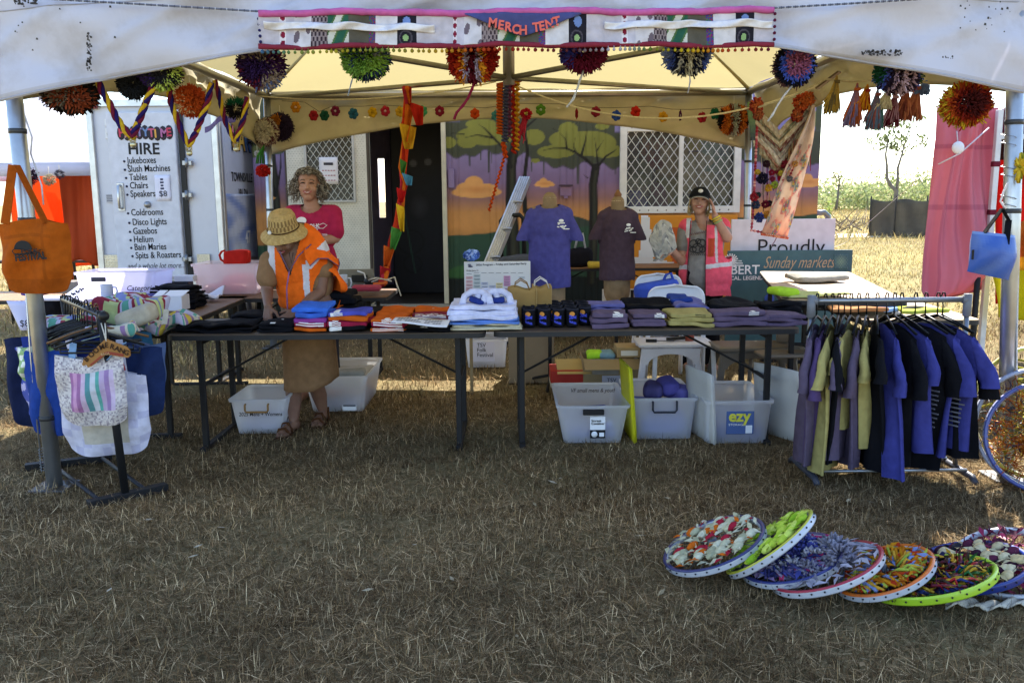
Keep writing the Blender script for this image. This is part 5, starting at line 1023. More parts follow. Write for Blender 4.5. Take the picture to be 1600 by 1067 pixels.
        hm = MB(); hanger(hm, top, R(rc([-10, 5, 14])), H('#161618'), zr+.012, .21); hm.tube([top+V((-.2, 0, -.075)), top+V((-.2, 0, -.1)), top+V((.2, 0, -.1)), top+V((.2, 0, -.075))], .006, H('#161618'), 6); hm.build('hanger', PLAS, r)
    for k in range(3):
        q = topn.lerp(topf, .2+.25*k); r = thing('coat_hanger', 'empty dark plastic hanger on the bag rail', 'hanger', V((q.x, q.y, zr-.15)), 'empty hangers on the bag rail'); hm = MB(); top = V((q.x+.02, q.y, zr-.08)); hanger(hm, top, R(25-9*k), rc([H('#161618'), H('#1d1d26'), H('#6b4b2c')]), zr+.012, .24); hm.tube([top+V((-.2, -.05, -.08)), top+V((.2, .05, -.08))], .008, H('#161618'), 6); hm.build('hanger_body', PLAS, r)
    # boomerang sign
    Y = bn.y-.05; q = P(166, 552, Y); t = thing('boomerang_sign', 'brown wooden boomerang shaped sign hanging on the black rail', 'sign', q); m = MB(); pp = lambda x, y: ((P(x, y, Y)-q).x, (P(x, y, Y)-q).z)
    poly = [pp(*p) for p in ((128, 570), (130, 562), (137, 556), (163, 531), (166, 530), (170, 532), (197, 542), (202, 548), (203, 556), (200, 559), (192, 558), (168, 554), (164, 555), (143, 572), (136, 575))]
    m.prism(poly, .012, H('#9a6a34'), None, q); m.build('panel', WOODM, t); m = MB(); m.prism([pp(*p) for p in ((140, 570), (163, 551), (168, 549), (193, 553), (193, 557), (168, 553), (164, 554), (143, 571))], .003, H('#8c3a2a'), None, q+V((0, -.003, 0))); m.build('band', PAINT, t)
    a0 = P(137, 563, Y-.004); dk = mat('burnt_print', H('#3a2415'), .8)
    for i, ch in enumerate('BOOMERANG'):
        x = 135+i*7.2; y = (566-i*6.3 if i < 5 else 541+(i-4)*3.0) if i != 4 else 543; ang = (.75 if i < 3 else (.35 if i == 3 else (0 if i == 4 else -.35))); text(ch, .036, P(x, y, Y-.004), V((math.cos(ang), 0, math.sin(ang))), V((-math.sin(ang), 0, math.cos(ang))), dk, t, bold=.02)
    text('BAGS', .018, P(158, 556, Y-.006), V((1, 0, .15)), V((0, 0, 1)), mat('pale_print', H('#c9a878'), .8), t)
    m = MB(); m.tube([P(166, 533, Y), P(158, 505, Y+.02)], .003, H('#dcd8d0'), 5); m.tube([P(166, 533, Y), P(164, 505, Y+.02)], .003, H('#dcd8d0'), 5); m.build('string', YARN, t)
    tag(MB().box(P(186, 572, bn.y-.02), (.055, .004, .055), H('#8c1f30'), Matrix.Rotation(R(-12), 3, 'Y')).build('swing_tag', PAPER), 'small dark red swing tag on the floral bag', 'tag')
def build_pole_bags():
    YF = TENT['YF']
    # orange tote on the left pole
    Y = YF-.09; o = P(51, 346, Y); w = P(106, 346, Y).x-P(-4, 346, Y).x; h = P(50, 342, Y).z-P(50, 455, Y).z; t = thing('tote_bag', 'large orange canvas tote with black festival print on the left pole', 'bag', V((o.x, o.y, o.z-h))); m = MB(); oc = H('#a34f12')
    bag_mesh(m, o, (1, 0, 0), w, h, oc, 4, lambda u, v: lerp(oc, H('#8a4310'), .6) if (abs(v-.2) < .02 and .1 < u < .8) or v > .8 or abs(u-.68) < .02 else oc, 0, th=.05); m.build('bag_body', CLOTH, t)
    m = MB(); tp = P(22, 257, Y+.02)
    for x0, x1 in ((8, 20), (72, 26)): m.bar(P(x0, 350, Y-.03), P(x1, 258, Y-.0), .045, .005, H('#99480f'), .001)
    m.build('strap', CLOTH, t)
    yb = Y-.075; m = MB(); m.prism([(.045*math.cos(PI*k/12), .045*math.sin(PI*k/12)) for k in range(13)], .002, BLACK, None, P(36, 390, yb)); m.tube([P(19, 392, yb), P(24, 388, yb), P(40, 391, yb), P(52, 394, yb), P(64, 390, yb), P(57, 397, yb), P(48, 396, yb), P(30, 398, yb), P(21, 396, yb), P(19, 392, yb)], .0022, BLACK, 5); m.build('print', PAINT, t)
    text('FOLK', .028, P(33, 396, yb), V((1, 0, .05)), V((0, 0, 1)), INK, t, bold=.03, sx=1.25); text('FESTIVAL', .05, P(24, 408, yb), V((1, 0, .07)), V((0, 0, 1)), INK, t, bold=.045, sx=.78)
    # blue bag on the right pole
    Y = YF-.07; t = thing('cooler_bag', 'shiny blue bag with black straps hanging on the right pole', 'bag', P(1550, 437, Y)); m = MB(); o = P(1552, 361, Y); cs = [(1519, 361, 1587, 368), (1517, 395, 1585, 400), (1510, 424, 1577, 438)]
    for s in (-1, 1):
        def fn(u, v, s=s):
            k = min(int(v*2), 1); f = v*2-k; a_ = P(cs[k][0]+(cs[k+1][0]-cs[k][0])*f, cs[k][1]+(cs[k+1][1]-cs[k][1])*f, Y); b_ = P(cs[k][2]+(cs[k+1][2]-cs[k][2])*f, cs[k][3]+(cs[k+1][3]-cs[k][3])*f, Y); x = 2*u-1
            return a_.lerp(b_, u)+V((0, s*.085*(1-x*x)**.5*math.sin(PI*(.15+.75*v))+.006*math.sin(u*9+v*5), 0))
        m.grid(fn, 16, 16, lambda u, v: lerp(H('#3c5ca8'), H('#7f98cc'), .7 if v < .05 else max(0, .25*math.sin(u*7+v*6))))
    m.build('bag_body', mat('shiny_cloth', None, .35, var=.12, scale=9, bump=.3, bscale=15), t); m = MB()
    m.bar(P(1538, 364, Y-.03), P(1566, 326, Y-.02), .03, .005, BLACK, .001); m.bar(P(1566, 326, Y-.02), P(1576, 344, Y-.02), .03, .005, BLACK, .001); m.bar(P(1576, 344, Y-.02), P(1572, 382, Y-.055), .03, .005, BLACK, .001); m.build('strap', CLOTH, t)
    MB().box(P(1520, 398, Y-.04), (.012, .004, .05), BLACK).build('print', PAINT, t)
    tag(MB().tube([P(1575, 285, Y), P(1568, 300, Y), P(1563, 315, Y), P(1568, 322, Y), P(1572, 326, Y)], .005, H('#e0d8d8'), 6).build('cord', YARN), 'white cord tying the blue bag to the right pole', 'cord')
    for y0, wn in ((205, 'upper'), (255, 'middle'), (300, 'lower')):
        w = MB()
        a = [P(1576+9*math.cos(k*.8), y0+k*1.6, YF).lerp(P(1576, y0, YF), 0)+V((0, .05*math.sin(k*.8), 0)) for k in range(18)]; w.tube(a, .002, H('#8d8d94'), 5); tag(w.build('tie_wire', METAL), wn+' coil of thin wire wound round the right front pole', 'wire', 'wires on the right pole')
    m = MB(); q = P(1594, 262, YF-.08)
    for k in range(40): d = V((random.gauss(0, 1), random.gauss(0, 1), random.gauss(0, 1))).normalized(); m.tube([q, q+V((d.x*.03, d.y*.03, d.z*.08))], [.012, .004], rc([H('#d8b83a'), H('#c9a22a'), H('#8f8a2a')]), 4)
    tag(m.build('yellow_flower', YARN), 'yellow knitted flower tied on the right front pole', 'flower')
# ================================================================ goods on the tables
def fold(label, x0, x1, yf, d, h, c, z=.745, prt=None, group='folded shirts on the front tables', layers=3, yaw=0, seed=None, cat='shirt', name='folded_shirt', amp=.008, Y=None):
    """folded garment: photo x range and front foot height; prt paints a print"""
    seed = seed or int(x0*7+yf); q = G((x0+x1)/2, yf, z); Y = Y or q.y; w = P(x1, yf, Y).x-P(x0, yf, Y).x; cx = (P(x1, yf, Y).x+P(x0, yf, Y).x)/2; m = MB(); M = Matrix.Rotation(R(yaw), 3, 'Z')
    for k in range(layers):
        hh = h/layers; o = V(((k % 2)*.006*(-1)**seed, .008*k, z+hh*(k+.5)))
        def cf(u, a, k=k):
            if prt and k == layers-1 and (a == 2 or a == -1):
                r = prt(u[0], u[1] if a == 2 else -1.2, u[2]); 
                if r: return r
            return lerp(c, (0, 0, 0), .06*math.sin(u[0]*5+seed))
        m.rbox(V((cx, Y+d/2, 0))+o, (w*(1-.03*k), d*(1-.04*k), hh*1.06), hh*.36, cf, M, n=14, amp=amp*1.25, wsc=19, seed=seed+k)
    o = m.build(name, CLOTH); tag(o, label, cat, group); return cx, Y, z+h
def sun_print(cx, s=.5, col=WHITE):
    def f(x, y, z):
        if y > -1 and (x-cx)**2/.05+(y+.95)**2/.5 < s: return col
        if y < -1 and abs(x-cx) < .28 and math.sin(x*60)*math.sin(z*9) > -.1: return col
    return f
def stripe_print(col, x0=-.8, x1=.8):
    return lambda x, y, z: col if (y < -1 and x0 < x < x1 and z > -.6 and math.sin(x*43+math.sin(z*7)*2) > -.1) or (y > -1 and y < -.35 and x0 < x < x1 and math.sin(x*37+y*17) > .15) else None
def build_goods():
    BK = H('#121217'); BL = H('#3a62c0'); CR = H('#8f1f3c'); OR = H('#c25a18'); MG = H('#8a3d8c'); PU = H('#5d4f66'); YE = H('#a0935c'); LV = H('#68659a')
    fold('black shirt spread flat with a small white print at the table left end', 266, 392, 520, .3, .045, BK, prt=lambda x, y, z: WHITE if abs(x-.15) < .07 and -.7 < y < -.5 else None, amp=.014); fold('second black shirt laid behind the flat one', 352, 432, 507, .3, .05, BK, amp=.014, yaw=8); fold('black folded shirt with a white size tag', 401, 458, 519, .3, .05, BK, prt=lambda x, y, z: WHITE if (abs(x-.1) < .1 and -.3 < y < -.1) or (abs(x+.1) < .12 and -1 < y < -.85) else None); fold('black shirt being folded under her hands', 408, 470, 506, .26, .055, BK, amp=.014, yaw=-12)
    z = .745
    for k in range(4): fold('black shirt, number %s from the table in the tall black stack' % ['lowest', 'second', 'third', 'topmost'][k] if 0 else ['lowest black shirt of the tall black stack', 'second lowest black shirt of the tall black stack', 'third black shirt up in the tall black stack', 'topmost black shirt of the tall black stack'][k], 486+k*4, 566-k*6, 497, .3, .042, BK, z+.042*k, layers=1, Y=G(526, 497, .745).y)
    fold('black shirt with a white size tag right of the tall stack', 548, 600, 500, .3, .06, BK, prt=lambda x, y, z: WHITE if abs(x-.1) < .12 and -1 < y < -.75 else None)
    def pile(x0, x1, yf, items):
        z = .745; Y = G((x0+x1)/2, yf, .745).y
        for k, (c, h, lab, pr) in enumerate(items): fold(lab, x0+random.uniform(-2, 2), x1+random.uniform(-2, 2), yf, .3, h, c, z, pr, layers=1, Y=Y+.006*k); z += h
    pile(459, 510, 519, [(OR, .022, 'orange shirt at the bottom of the left bright pile', None), (CR, .034, 'crimson shirt with white lettering in the left bright pile', stripe_print(WHITE)), (MG, .028, 'magenta shirt in the left bright pile', None), (BL, .034, 'bright blue shirt in the left bright pile', None), (H('#3a6bd0'), .03, 'topmost blue shirt of the left bright pile', None)])
    pile(514, 574, 518, [(BK, .026, 'black shirt at the bottom of the middle bright pile', lambda x, y, z: WHITE if x < -.3 else None), (CR, .034, 'crimson shirt in the middle bright pile', sun_print(-.6)), (OR, .024, 'orange shirt in the middle bright pile', None), (H('#4a4fb0'), .028, 'blue shirt with a white sun print topping the middle pile', sun_print(-.6, .5))])
    pile(580, 634, 518, [(OR, .02, 'orange shirt with white lettering at the bottom of the right pile', stripe_print(WHITE, -.9, .9)), (CR, .036, 'crimson shirt with a white print in the right pile', stripe_print(WHITE)), (OR, .022, 'orange shirt topping the right bright pile', sun_print(0, .5))])
    fold('orange shirt in the back row left of the paper sign', 586, 648, 502, .26, .06, OR, amp=.014); fold('orange shirt in the back row beside the white totes', 648, 706, 500, .26, .06, OR, amp=.012, prt=lambda x, y, z: WHITE if abs(x) < .12 and abs(y) < .2 else None); fold('maroon shirt with white lettering behind the paper sign', 640, 704, 508, .2, .055, H('#7c2138'), prt=stripe_print(WHITE))
    fold('black shirt with a white circle print at the table edge', 630, 704, 519, .22, .03, BK, prt=lambda x, y, z: WHITE if (x+.3)**2/.08+(z+.6)**2/1.2 < 1 and y < -1 else None)
    a, b, c, d = P(610, 504, 5.0), P(698, 511, 4.9), P(704, 499, 5.15), P(618, 496, 5.2); q = lambda u, v: d.lerp(c, u).lerp(a.lerp(b, u), v)+V((0, 0, .004*math.sin(u*6)))
    t = thing('paper_sign', 'white paper sign with handwriting lying on the bright shirts', 'sign', a); MB().slab(q, 10, 4, H('#dcdadf'), .003).build('sheet', PAPER, t); m = MB()
    for r in range(3):
        for k in range(16): p0 = q(.1+.05*k, .25+.22*r)+V((0, 0, .004)); m.box(p0, (.013, .012, .0015), H('#40404a'), Matrix.Rotation(random.uniform(-.6, .6), 3, 'Z'), .0003) if random.random() < .8 else None
    m.build('handwriting', PAINT, t)
    # tote stack
    Yt = G(760, 517, .745).y; G_ = 'cloth totes stacked on the left table'
    fold('cream cloth totes at the bottom of the white tote stack', 704, 816, 517, .36, .035, H('#c4bda4'), .745, layers=3, group=G_, Y=Yt, cat='tote bag', name='tote_bag'); fold('light blue tote in the middle of the white tote stack', 702, 812, 517, .36, .03, H('#5f84cc'), .78, layers=2, group=G_, Y=Yt+.004, cat='tote bag', name='tote_bag')
    fold('white cloth totes with rounded handles topping the tote stack', 700, 808, 517, .36, .085, H('#c9cbe6'), .81, layers=3, group=G_, Y=Yt+.01, cat='tote bag', name='tote_bag', amp=.01)
    for k, (px, w) in enumerate(((745, .17), (777, .17), (762, .13))):
        m = MB(); o = P(px, 478, Yt+.16+.02*k); o.z = .9; pts = [o+V((-w/2, -.06, 0)), o+V((-w/2.3, 0, .035)), o+V((-w*.2, .03, .06)), o+V((w*.2, .03, .06)), o+V((w/2.3, 0, .035)), o+V((w/2, -.06, 0))]
        m.tube(pts, [.022]*6, H('#c9cbe6'), 8); m.rbox(o+V((0, -.02, .012)), (w*.55, .07, .035), .012, H('#27367c'), Matrix.Rotation(R(20-25*k), 3, 'Y')); tag(m.build('looped_handle_bag', CLOTH), ['white tote with blue lining, its looped handle leftmost on the stack', 'white tote with blue lining, its looped handle rightmost on the stack', 'white tote with its smaller looped handle in the middle of the stack'][k], 'tote bag', 'tote bags with looped handles on the stack')
    # stubby holders
    base = thing('stubby_holder', 'black foam stubby holder with orange sun and blue lettering in the front row', 'stubby holder', (0, 0, 0), 'black stubby holders on the right table'); m = MB(); m.lathe([(0, .004), (.036, .003), (.038, .01), (.038, .108), (.036, .112), (.032, .112), (.031, .02), (0, .018)], H('#15151b'), 24); m.lathe([(.0382, .104), (.0384, .109), (.036, .1135), (.0325, .1125)], H('#2c2c36'), 24); m.build('foam_sleeve', CLOTH, base, True)
    pm = MB(); 
    for k in range(10):
        a0 = 2*PI*k/10; a1 = 2*PI*(k+1)/10; f = lambda a, r=.017: (lambda x, z: V((math.sin(x/.0388)*.0388, -math.cos(x/.0388)*.0388, .082+z)))(math.cos(a)*r-.006, math.sin(a)*r*.85); pm.add([f(0, 0), f(a0), f(a1)], [(0, 1, 2)], H('#d08a3a'))
    pm.build('sun_print', PAINT, base, True); lm = MB(); rs = random.Random(4)
    for r in range(3):
        for k in range(7):
            x = -.021+.0066*k+rs.uniform(-.001, .001); z = .07-.0175*r-.002*k*(-1)**r; a = x/.0389; c_ = V((math.sin(a)*.0389, -math.cos(a)*.0389, z)); lm.box(c_, (.0052, .001, .0135), H('#3d49c4'), Matrix.Rotation(a, 3, 'Z') @ Matrix.Rotation(rs.uniform(-.3, .3), 3, 'Y'), .0002)
    lm.build('lettering', PAINT, base, True)
    q0 = G(828, 512, .745); n = 0; rows = ['front', 'second', 'third', 'fourth', 'fifth', 'back']
    for r in range(6):
        for k in range(5):
            x = q0.x+.088*k-.01*(r % 2)+random.uniform(-.004, .004); y = q0.y+.04+.082*r
            if k == 4 and r == 0: continue
            lab = 'black stubby holder with an orange sun, %s in the %s row' % (['leftmost', 'second from left', 'middle', 'second from right', 'rightmost'][k], rows[r])
            if n == 0: base.location = (x, y, .745); base['label'] = lab; base.rotation_euler = (0, 0, -.1)
            else: dup(base, (x, y, .745), random.uniform(-.3, .3), lab)
            n += 1
    # kraft bags
    KR = mat('kraft_paper', None, .85, var=.12, scale=8, bump=.15, bscale=12)
    for k, (px0, px1, yt, lab) in enumerate(((794, 838, 450, 'open brown kraft paper bag behind the stubby holders'), (832, 861, 447, 'crumpled kraft paper bag with white twine handles'))):
        Y = 5.52+.05*k; a, b = P(px0, yt, Y), P(px1, yt, Y); t = thing('paper_bag', lab, 'bag', ((a.x+b.x)/2, Y, .745)); m = MB(); cx = (a.x+b.x)/2; w = b.x-a.x; h = a.z-.745
        for s in (-1, 1): m.slab(lambda u, v: V((cx+(u-.5)*w*(1+.03*v), Y+s*(.05+.01*math.sin(u*5+k))*(.6+.5*v), .747+h*v+.01*math.sin(u*7+k*2)*v)), 10, 8, H('#9c7c48'), .003)
        for s in (-1, 1): m.slab(lambda u, v: V((cx+s*w*.5*(1+.03*v)-s*.012*math.sin(PI*u), Y+(u-.5)*.1*(.6+.5*v), .747+h*v)), 6, 8, H('#a88a58'), .003)
        m.build('bag_body', KR, t)
        for s in (-1, 1): MB().tube([V((cx-.05, Y+s*.05, a.z-.01)), V((cx-.045, Y+s*.06, a.z+.03)), V((cx-.01, Y+s*.065, a.z+.055)), V((cx+.03, Y+s*.06, a.z+.03)), V((cx+.045, Y+s*.05, a.z-.01))], .004, H('#8d6a3a') if k == 0 else H('#d9d2cc'), 6).build('handle', YARN, t)
    # right table shirts
    fold('faded purple shirt with a white print, leftmost on the right table', 926, 984, 513, .26, .085, PU, prt=sun_print(.45, .7)); fold('faded purple shirt with a white sun, second on the right table', 987, 1043, 512, .26, .08, PU, prt=sun_print(.55, .5)); fold('yellow shirt with a dark print between purple shirts', 1045, 1118, 511, .28, .08, YE, prt=lambda x, y, z: H('#3a3628') if y < -1 and .2 < x < .75 and math.sin(x*40)*math.sin(z*8) > .1 else None)
    fold('wide faded purple shirt right of the yellow one', 1114, 1202, 510, .28, .085, PU, prt=sun_print(.5, .3)); fold('purple shirt at the right end of the front table', 1198, 1262, 509, .26, .06, PU)
    for x0, x1, c, lab in ((918, 976, LV, 'lavender shirt in the back row beside the stubby holders'), (976, 1056, BK, 'black shirt in the back row behind the purple pair'), (1056, 1112, LV, 'violet shirt crumpled in the back row behind the yellow one'), (1112, 1190, BK, 'black shirt in the back row by the pink vest'), (1192, 1262, BK, 'black shirt in the back row at the right end')):
        fold(lab, x0, x1, 497, .3, .09, c, amp=.02, Y=G(1000, 499, .745).y)
    fold('blue shirt tucked between the black and violet back row shirts', 1050, 1082, 494, .2, .13, H('#2b3f86'), amp=.02)

def build_left_goods():
    # things on the left and back tables
    X_, Z_ = V((1, 0, 0)), V((0, 0, 1)); mk = mat('marker_ink', H('#25252c'), .6)
    def crate(label, x0, x1, yb, yt, d, tint, fill, z=.745, Y=None):
        Y = Y or G((x0+x1)/2, yb, z).y; xa, xb = P(x0, yt, Y).x, P(x1, yt, Y).x; h = P(x0, yt, Y).z-z; w = xb-xa; t = thing('storage_tub', label, 'tub', ((xa+xb)/2, Y+d/2, z)); m = MB()
        def ring(f, i, zz): return [V((x, y, zz)) for x, y in rrect(xa+w*.05*(1-f)+i, xb-w*.05*(1-f)-i, Y+i+.01*(1-f), Y+d-i, .03, 4)]
        rr = [ring(0, 0, z+.002), ring(.5, 0, z+h*.5), ring(.92, 0, z+h*.92), ring(.92, -.012, z+h*.921), ring(1, -.012, z+h), ring(1, .004, z+h)]; n = len(rr[0]); fs = [(i*n+j, i*n+(j+1) % n, (i+1)*n+(j+1) % n, (i+1)*n+j) for i in range(5) for j in range(n)]+[tuple(range(n))[::-1]]
        m.add([p for r_ in rr for p in r_], fs, tint, False); m.build('shell', TUB, t)
        for k, (fx, fw, fh, c, lab) in enumerate(fill):
            m = MB(); m.rbox((xa+w*fx, Y+d*.45, z+.012+fh/2), (w*fw, d*.7, fh), .03, c, n=8, amp=.012, seed=k+5); tag(m.build('stock', CLOTH), lab, 'stock')
        return t, (xa, xb, Y, z, h)
    t, g = crate('clear tub marked with handwriting holding mauve cloth on the left table', 116, 241, 471, 426, .4, H('#d4d2f0'), [(.5, .8, .07, H('#8f86c8'), 'mauve cloth inside the clear handwritten tub')], Y=6.75); handle(t, g[0]+.19, g[2]-.0, g[3]+g[4]*.78, .11, H('#2d2d40'), flat_=True); text('Categories', .055, V((g[0]+.4, g[2]-.012, g[3]+g[4]*.42)), X_, Z_, mk, t, shear=.3, bold=.01)
    t, g = crate('clear pink-tinted tub holding bright pink cloth by the trailer corner', 299, 402, 463, 413, .45, H('#f6e4e8'), [(.62, .4, .14, H('#e8707c'), 'coral pink cloth heaped inside the pink-tinted tub'), (.3, .4, .06, H('#d88a94'), 'pale pink cloth low inside the pink-tinted tub')], Y=7.35)
    # papers, mug, boxes
    q = P(122, 466, 6.3); t = thing('paper_sign', 'handwritten white paper propped against the clear tub', 'sign', q); a, b, c, d = P(98, 464, 6.3), P(128, 475, 6.2), P(142, 455, 6.4), P(124, 445, 6.4); MB().slab(lambda u, v: d.lerp(c, u).lerp(a.lerp(b, u), v)+V((0, -.02*math.sin(PI*u), 0)), 8, 8, H('#cfcfec'), .003).build('sheet', PAPER, t); m = MB()
    for k in range(11): m.box(P(108+2.2*k, 463-1.2*k+1.5*math.sin(k*2.2), 6.23), (.012, .003, .018), H('#30304a'), Matrix.Rotation(R(-30+40*math.sin(k*3)), 3, 'Y'), .001)
    m.build('handwriting', PAINT, t)
    def mug(label, px, yb, Y, c1, c2, h=.1):
        q = P(px, yb, Y); t = thing('mug', label, 'mug', q); m = MB(); n = 10
        for i in range(n): z0, z1 = h*i/n, h*(i+1)/n; m.lathe([(.042, z0), (.042, z1)], lerp(c2, c1, min(1, max(0, (i-2)/4+.3*math.sin(i*3)))), 20, q)
        m.lathe([(.042, h), (.038, h), (.038, .01), (0, .008)], c1, 20, q); m.lathe([(0, 0), (.042, 0)], c1, 20, q); m.build('cup', PLAS, t); MB().tube([q+V((.04, 0, h*.8)), q+V((.068, 0, h*.78)), q+V((.075, 0, h*.5)), q+V((.062, 0, h*.25)), q+V((.04, 0, h*.2))], .007, c1, 8).build('handle', PLAS, t)
    mug('pale blue mug standing before the clear handwritten tub', 168, 466, 6.2, H('#b8bfdc'), H('#a5aed6'), .1); mug('white mug with blue forest print on the back table', 536, 455, 7.35, H('#c9cfdc'), H('#34507c'), .14)
    for k, (x0, x1, yt, yb, c, lab) in enumerate(((186, 200, 462, 482, '#8a7c2c', 'olive green small box on the left side table'), (199, 217, 461, 484, '#a9ae2a', 'lime green small box on the left side table'), (217, 236, 462, 484, '#33267c', 'dark purple small box on the left side table'), (236, 251, 463, 483, '#c9c9e2', 'narrow white box beside the purple one'), (252, 285, 463, 486, '#d4d4e0', 'white square box nearest the dark shirts'))):
        Y = 6.0; a, b = P(x0, yt, Y), P(x1, yb, Y); m = MB(); m.box(((a.x+b.x)/2, Y+.08, (a.z+b.z)/2), (b.x-a.x-.003, .15, a.z-b.z), H(c), b=.003)
        if k > 2: m.box(((a.x+b.x)/2, Y+.1, a.z+.012), (b.x-a.x, .12, .004), H('#dcdce6'), Matrix.Rotation(R(12), 3, 'X'), .001)
        tag(m.build('gift_box', PAPER), lab, 'box', 'small boxes on the left side table')
    for k, (x0, x1, yf, z, lab) in enumerate(((238, 302, 486, .745, 'dark shirts at the bottom of the heap by the white box'), (242, 306, 486, .80, 'dark navy shirts in the middle of the heap by the white box'), (236, 300, 486, .85, 'black shirts topping the heap by the white box'))): fold(lab, x0, x1, yf, .3, .055, H('#16161e'), z, group='dark shirts heaped on the left table', amp=.015, seed=k+2, Y=6.35)
    m = MB(); q = P(322, 462, 6.9); m.slab(lambda u, v: q+V(((u-.5)*.26, (v-.5)*.2, .02+.035*math.sin(u*5+v*3)+.02*math.sin(v*9))), 12, 10, H('#d3d0dc'), .003); tag(m.build('crumpled_paper', PAPER), 'crumpled white paper beside the pink-tinted tub', 'paper')
    m = MB(); q = P(280, 444, 7.3); m.box(q, (.2, .12, .05), H('#1d1d22')); m.box(q+V((.06, 0, .05)), (.16, .1, .05), H('#d0d0d8')); tag(m.build('card_reader', PLAS), 'small white and black device standing by the trailer bumper', 'device')
    m = MB(); q = P(370, 402, 7.6); m.rbox(q, (.22, .12, .12), .02, H('#a8211a'), amp=.012); m.tube([q+V((-.11, 0, -.04)), q+V((-.14, 0, -.02)), q+V((-.15, 0, .02)), q+V((-.13, 0, .05)), q+V((-.1, 0, .06))], .01, H('#a8211a'), 6); tag(m.build('red_bag', CLOTH), 'small red zip bag behind the pink-tinted tub', 'bag')
    m = MB(); q = P(88, 452, 6.9); m.box(q+V((.05, 0, .02)), (.34, .2, .09), H('#6d6660')); tag(m.build('grey_carton', PAPER), 'grey flat carton on the far left table', 'box'); m = MB(); m.box(P(80, 466, 6.6), (.3, .2, .02), H('#c4c2d8')); tag(m.build('paper_stack', PAPER), 'stack of white papers on the far left table', 'papers'); m = MB(); q = P(60, 455, 6.9); m.rbox(q, (.2, .2, .05), .02, H('#4d4594'), amp=.008); tag(m.build('folded_cloth', CLOTH), 'purple folded cloth behind the orange tote', 'cloth')
    # price sheet hanging under far left table, dark boxes below
    t = thing('price_sheet', 'white price sheet hanging from the far left table edge', 'price sheet', P(25, 490, 6.5)); m = MB(); a, b, c, d = P(10, 470, 6.55), P(44, 470, 6.55), P(44, 516, 6.5), P(32, 516, 6.5); m.slab(lambda u, v: a.lerp(b, u).lerp(d.lerp(c, u), v)+V((0, -.01*math.sin(u*4), 0)), 6, 6, H('#c9c9e8'), .002); m.build('sheet', PAPER, t); text('$8', .07, P(31, 510, 6.46), X_, Z_, mk, t)
    m = MB(); m.rbox(P(75, 490, 6.9), (.3, .25, .22), .07, H('#18181c'), n=8, amp=.03); tag(m.build('black_bag', CLOTH), 'black soft bag stowed under the far left table', 'bag')
    # printed fabric heap over the bag rail, cream tote
    rs = random.Random(6); pr = [H(x) for x in ('#7f8ac0', '#b8c48a', '#8a3448', '#b9b4d0', '#5d9a8c', '#c9c2b0', '#94759c', '#c8b04a', '#3d4a86')]
    for k, (px, py, Y, sx, sy, sz, lab) in enumerate(((205, 486, 5.0, .34, .3, .13, 'colourful printed bag heaped on the side table end'), (262, 503, 5.3, .34, .24, .07, 'green and pink striped cloth draped on the table end'), (170, 488, 5.2, .28, .24, .1, 'pastel printed cloth tucked behind the bag rail'), (112, 503, 4.85, .28, .2, .09, 'blue and white printed bag slumped over the far hangers'), (184, 512, 4.55, .22, .16, .06, 'dusky checked cloth lying over the near hangers'))):
        cols = [pr[(k*3+i) % 9] for i in range(5)]; m = MB(); q = P(px, py, Y)
        m.rbox(q, (sx, sy, sz), .035, lambda u, a: cols[int((math.sin(u[0]*6+k)+math.sin(u[1]*5+u[0]*4))*1.24+2.5) % 5], n=18, amp=.036, wsc=17, seed=k); tag(m.build('printed_cloth', CLOTH), lab, 'cloth', 'printed cloths heaped on the left side table')
    m = MB(); q = P(213, 495, 4.75); m.rbox(q, (.21, .16, .1), .035, H('#b3aa98'), Matrix.Rotation(R(-16), 3, 'Y'), n=10, amp=.012); m.bar(q+V((.1, 0, -.02)), q+V((.16, -.02, -.04)), .03, .004, H('#b9b0a0'), .001); m.bar(q+V((.16, -.02, -.04)), q+V((.17, 0, .04)), .03, .004, H('#b9b0a0'), .001); tag(m.build('cream_tote', CLOTH), 'folded cream cotton tote lying on the bag rail', 'tote bag')
    # back table clutter
    m = MB(); m.box(P(573, 450, 7.2), (.24, .1, .05), H('#a8384e'), b=.015); tag(m.build('pencil_case', PLAS), 'dusky pink case on the corner of the back table', 'case'); m = MB(); q = P(583, 444, 7.3); m.bar(q, q+V((.12, .02, .01)), .04, .02, H('#d8641c')); m.bar(q-V((.12, 0, .01)), q, .012, .006, H('#2a2a2c')); tag(m.build('glue_gun', PLAS), 'orange handled tool lying beside the pink case', 'tool')
    m = MB(); q = P(598, 443, 7.3); m.tube([q+V((-.12, 0, .03)), q+V((-.05, -.02, .05)), q+V((.03, 0, .03)), q+V((.1, .02, .05)), q+V((.13, -.03, -.03)), q+V((.16, -.06, -.1))], .007, H('#cfc5b0'), 6); m.tube([q+V((-.1, .03, .01)), q+V((-.02, .02, .04)), q+V((.08, -.02, .02))], .006, H('#d6d0c6'), 6); tag(m.build('cord', YARN), 'tangled cream cord on the corner of the back table', 'cord')
    m = MB(); q = P(556, 441, 7.5); m.box(q+V((0, .05, .03)), (.3, .02, .16), H('#7d7666')); m.box(q+V((.03, .03, .03)), (.14, .02, .06), H('#2a2824')); tag(m.build('fan_heater', PAINT), 'grey box with a dark grille behind the printed mug', 'box'); m = MB(); m.tube([q+V((.02, -.02, .1)), q+V((.08, -.03, .08)), q+V((.1, -.03, .0)), q+V((.04, -.03, -.05))], .007, H('#d6d2cc'), 6); tag(m.build('white_cable', PLAS), 'white cable curling beside the printed mug', 'cable'); m = MB(); m.ball(P(577, 440, 7.4), (.05, .04, .035), H('#1d1b1c'), 10, 6); tag(m.build('sunglasses_case', PLAS), 'small dark pouch on the back table', 'pouch')
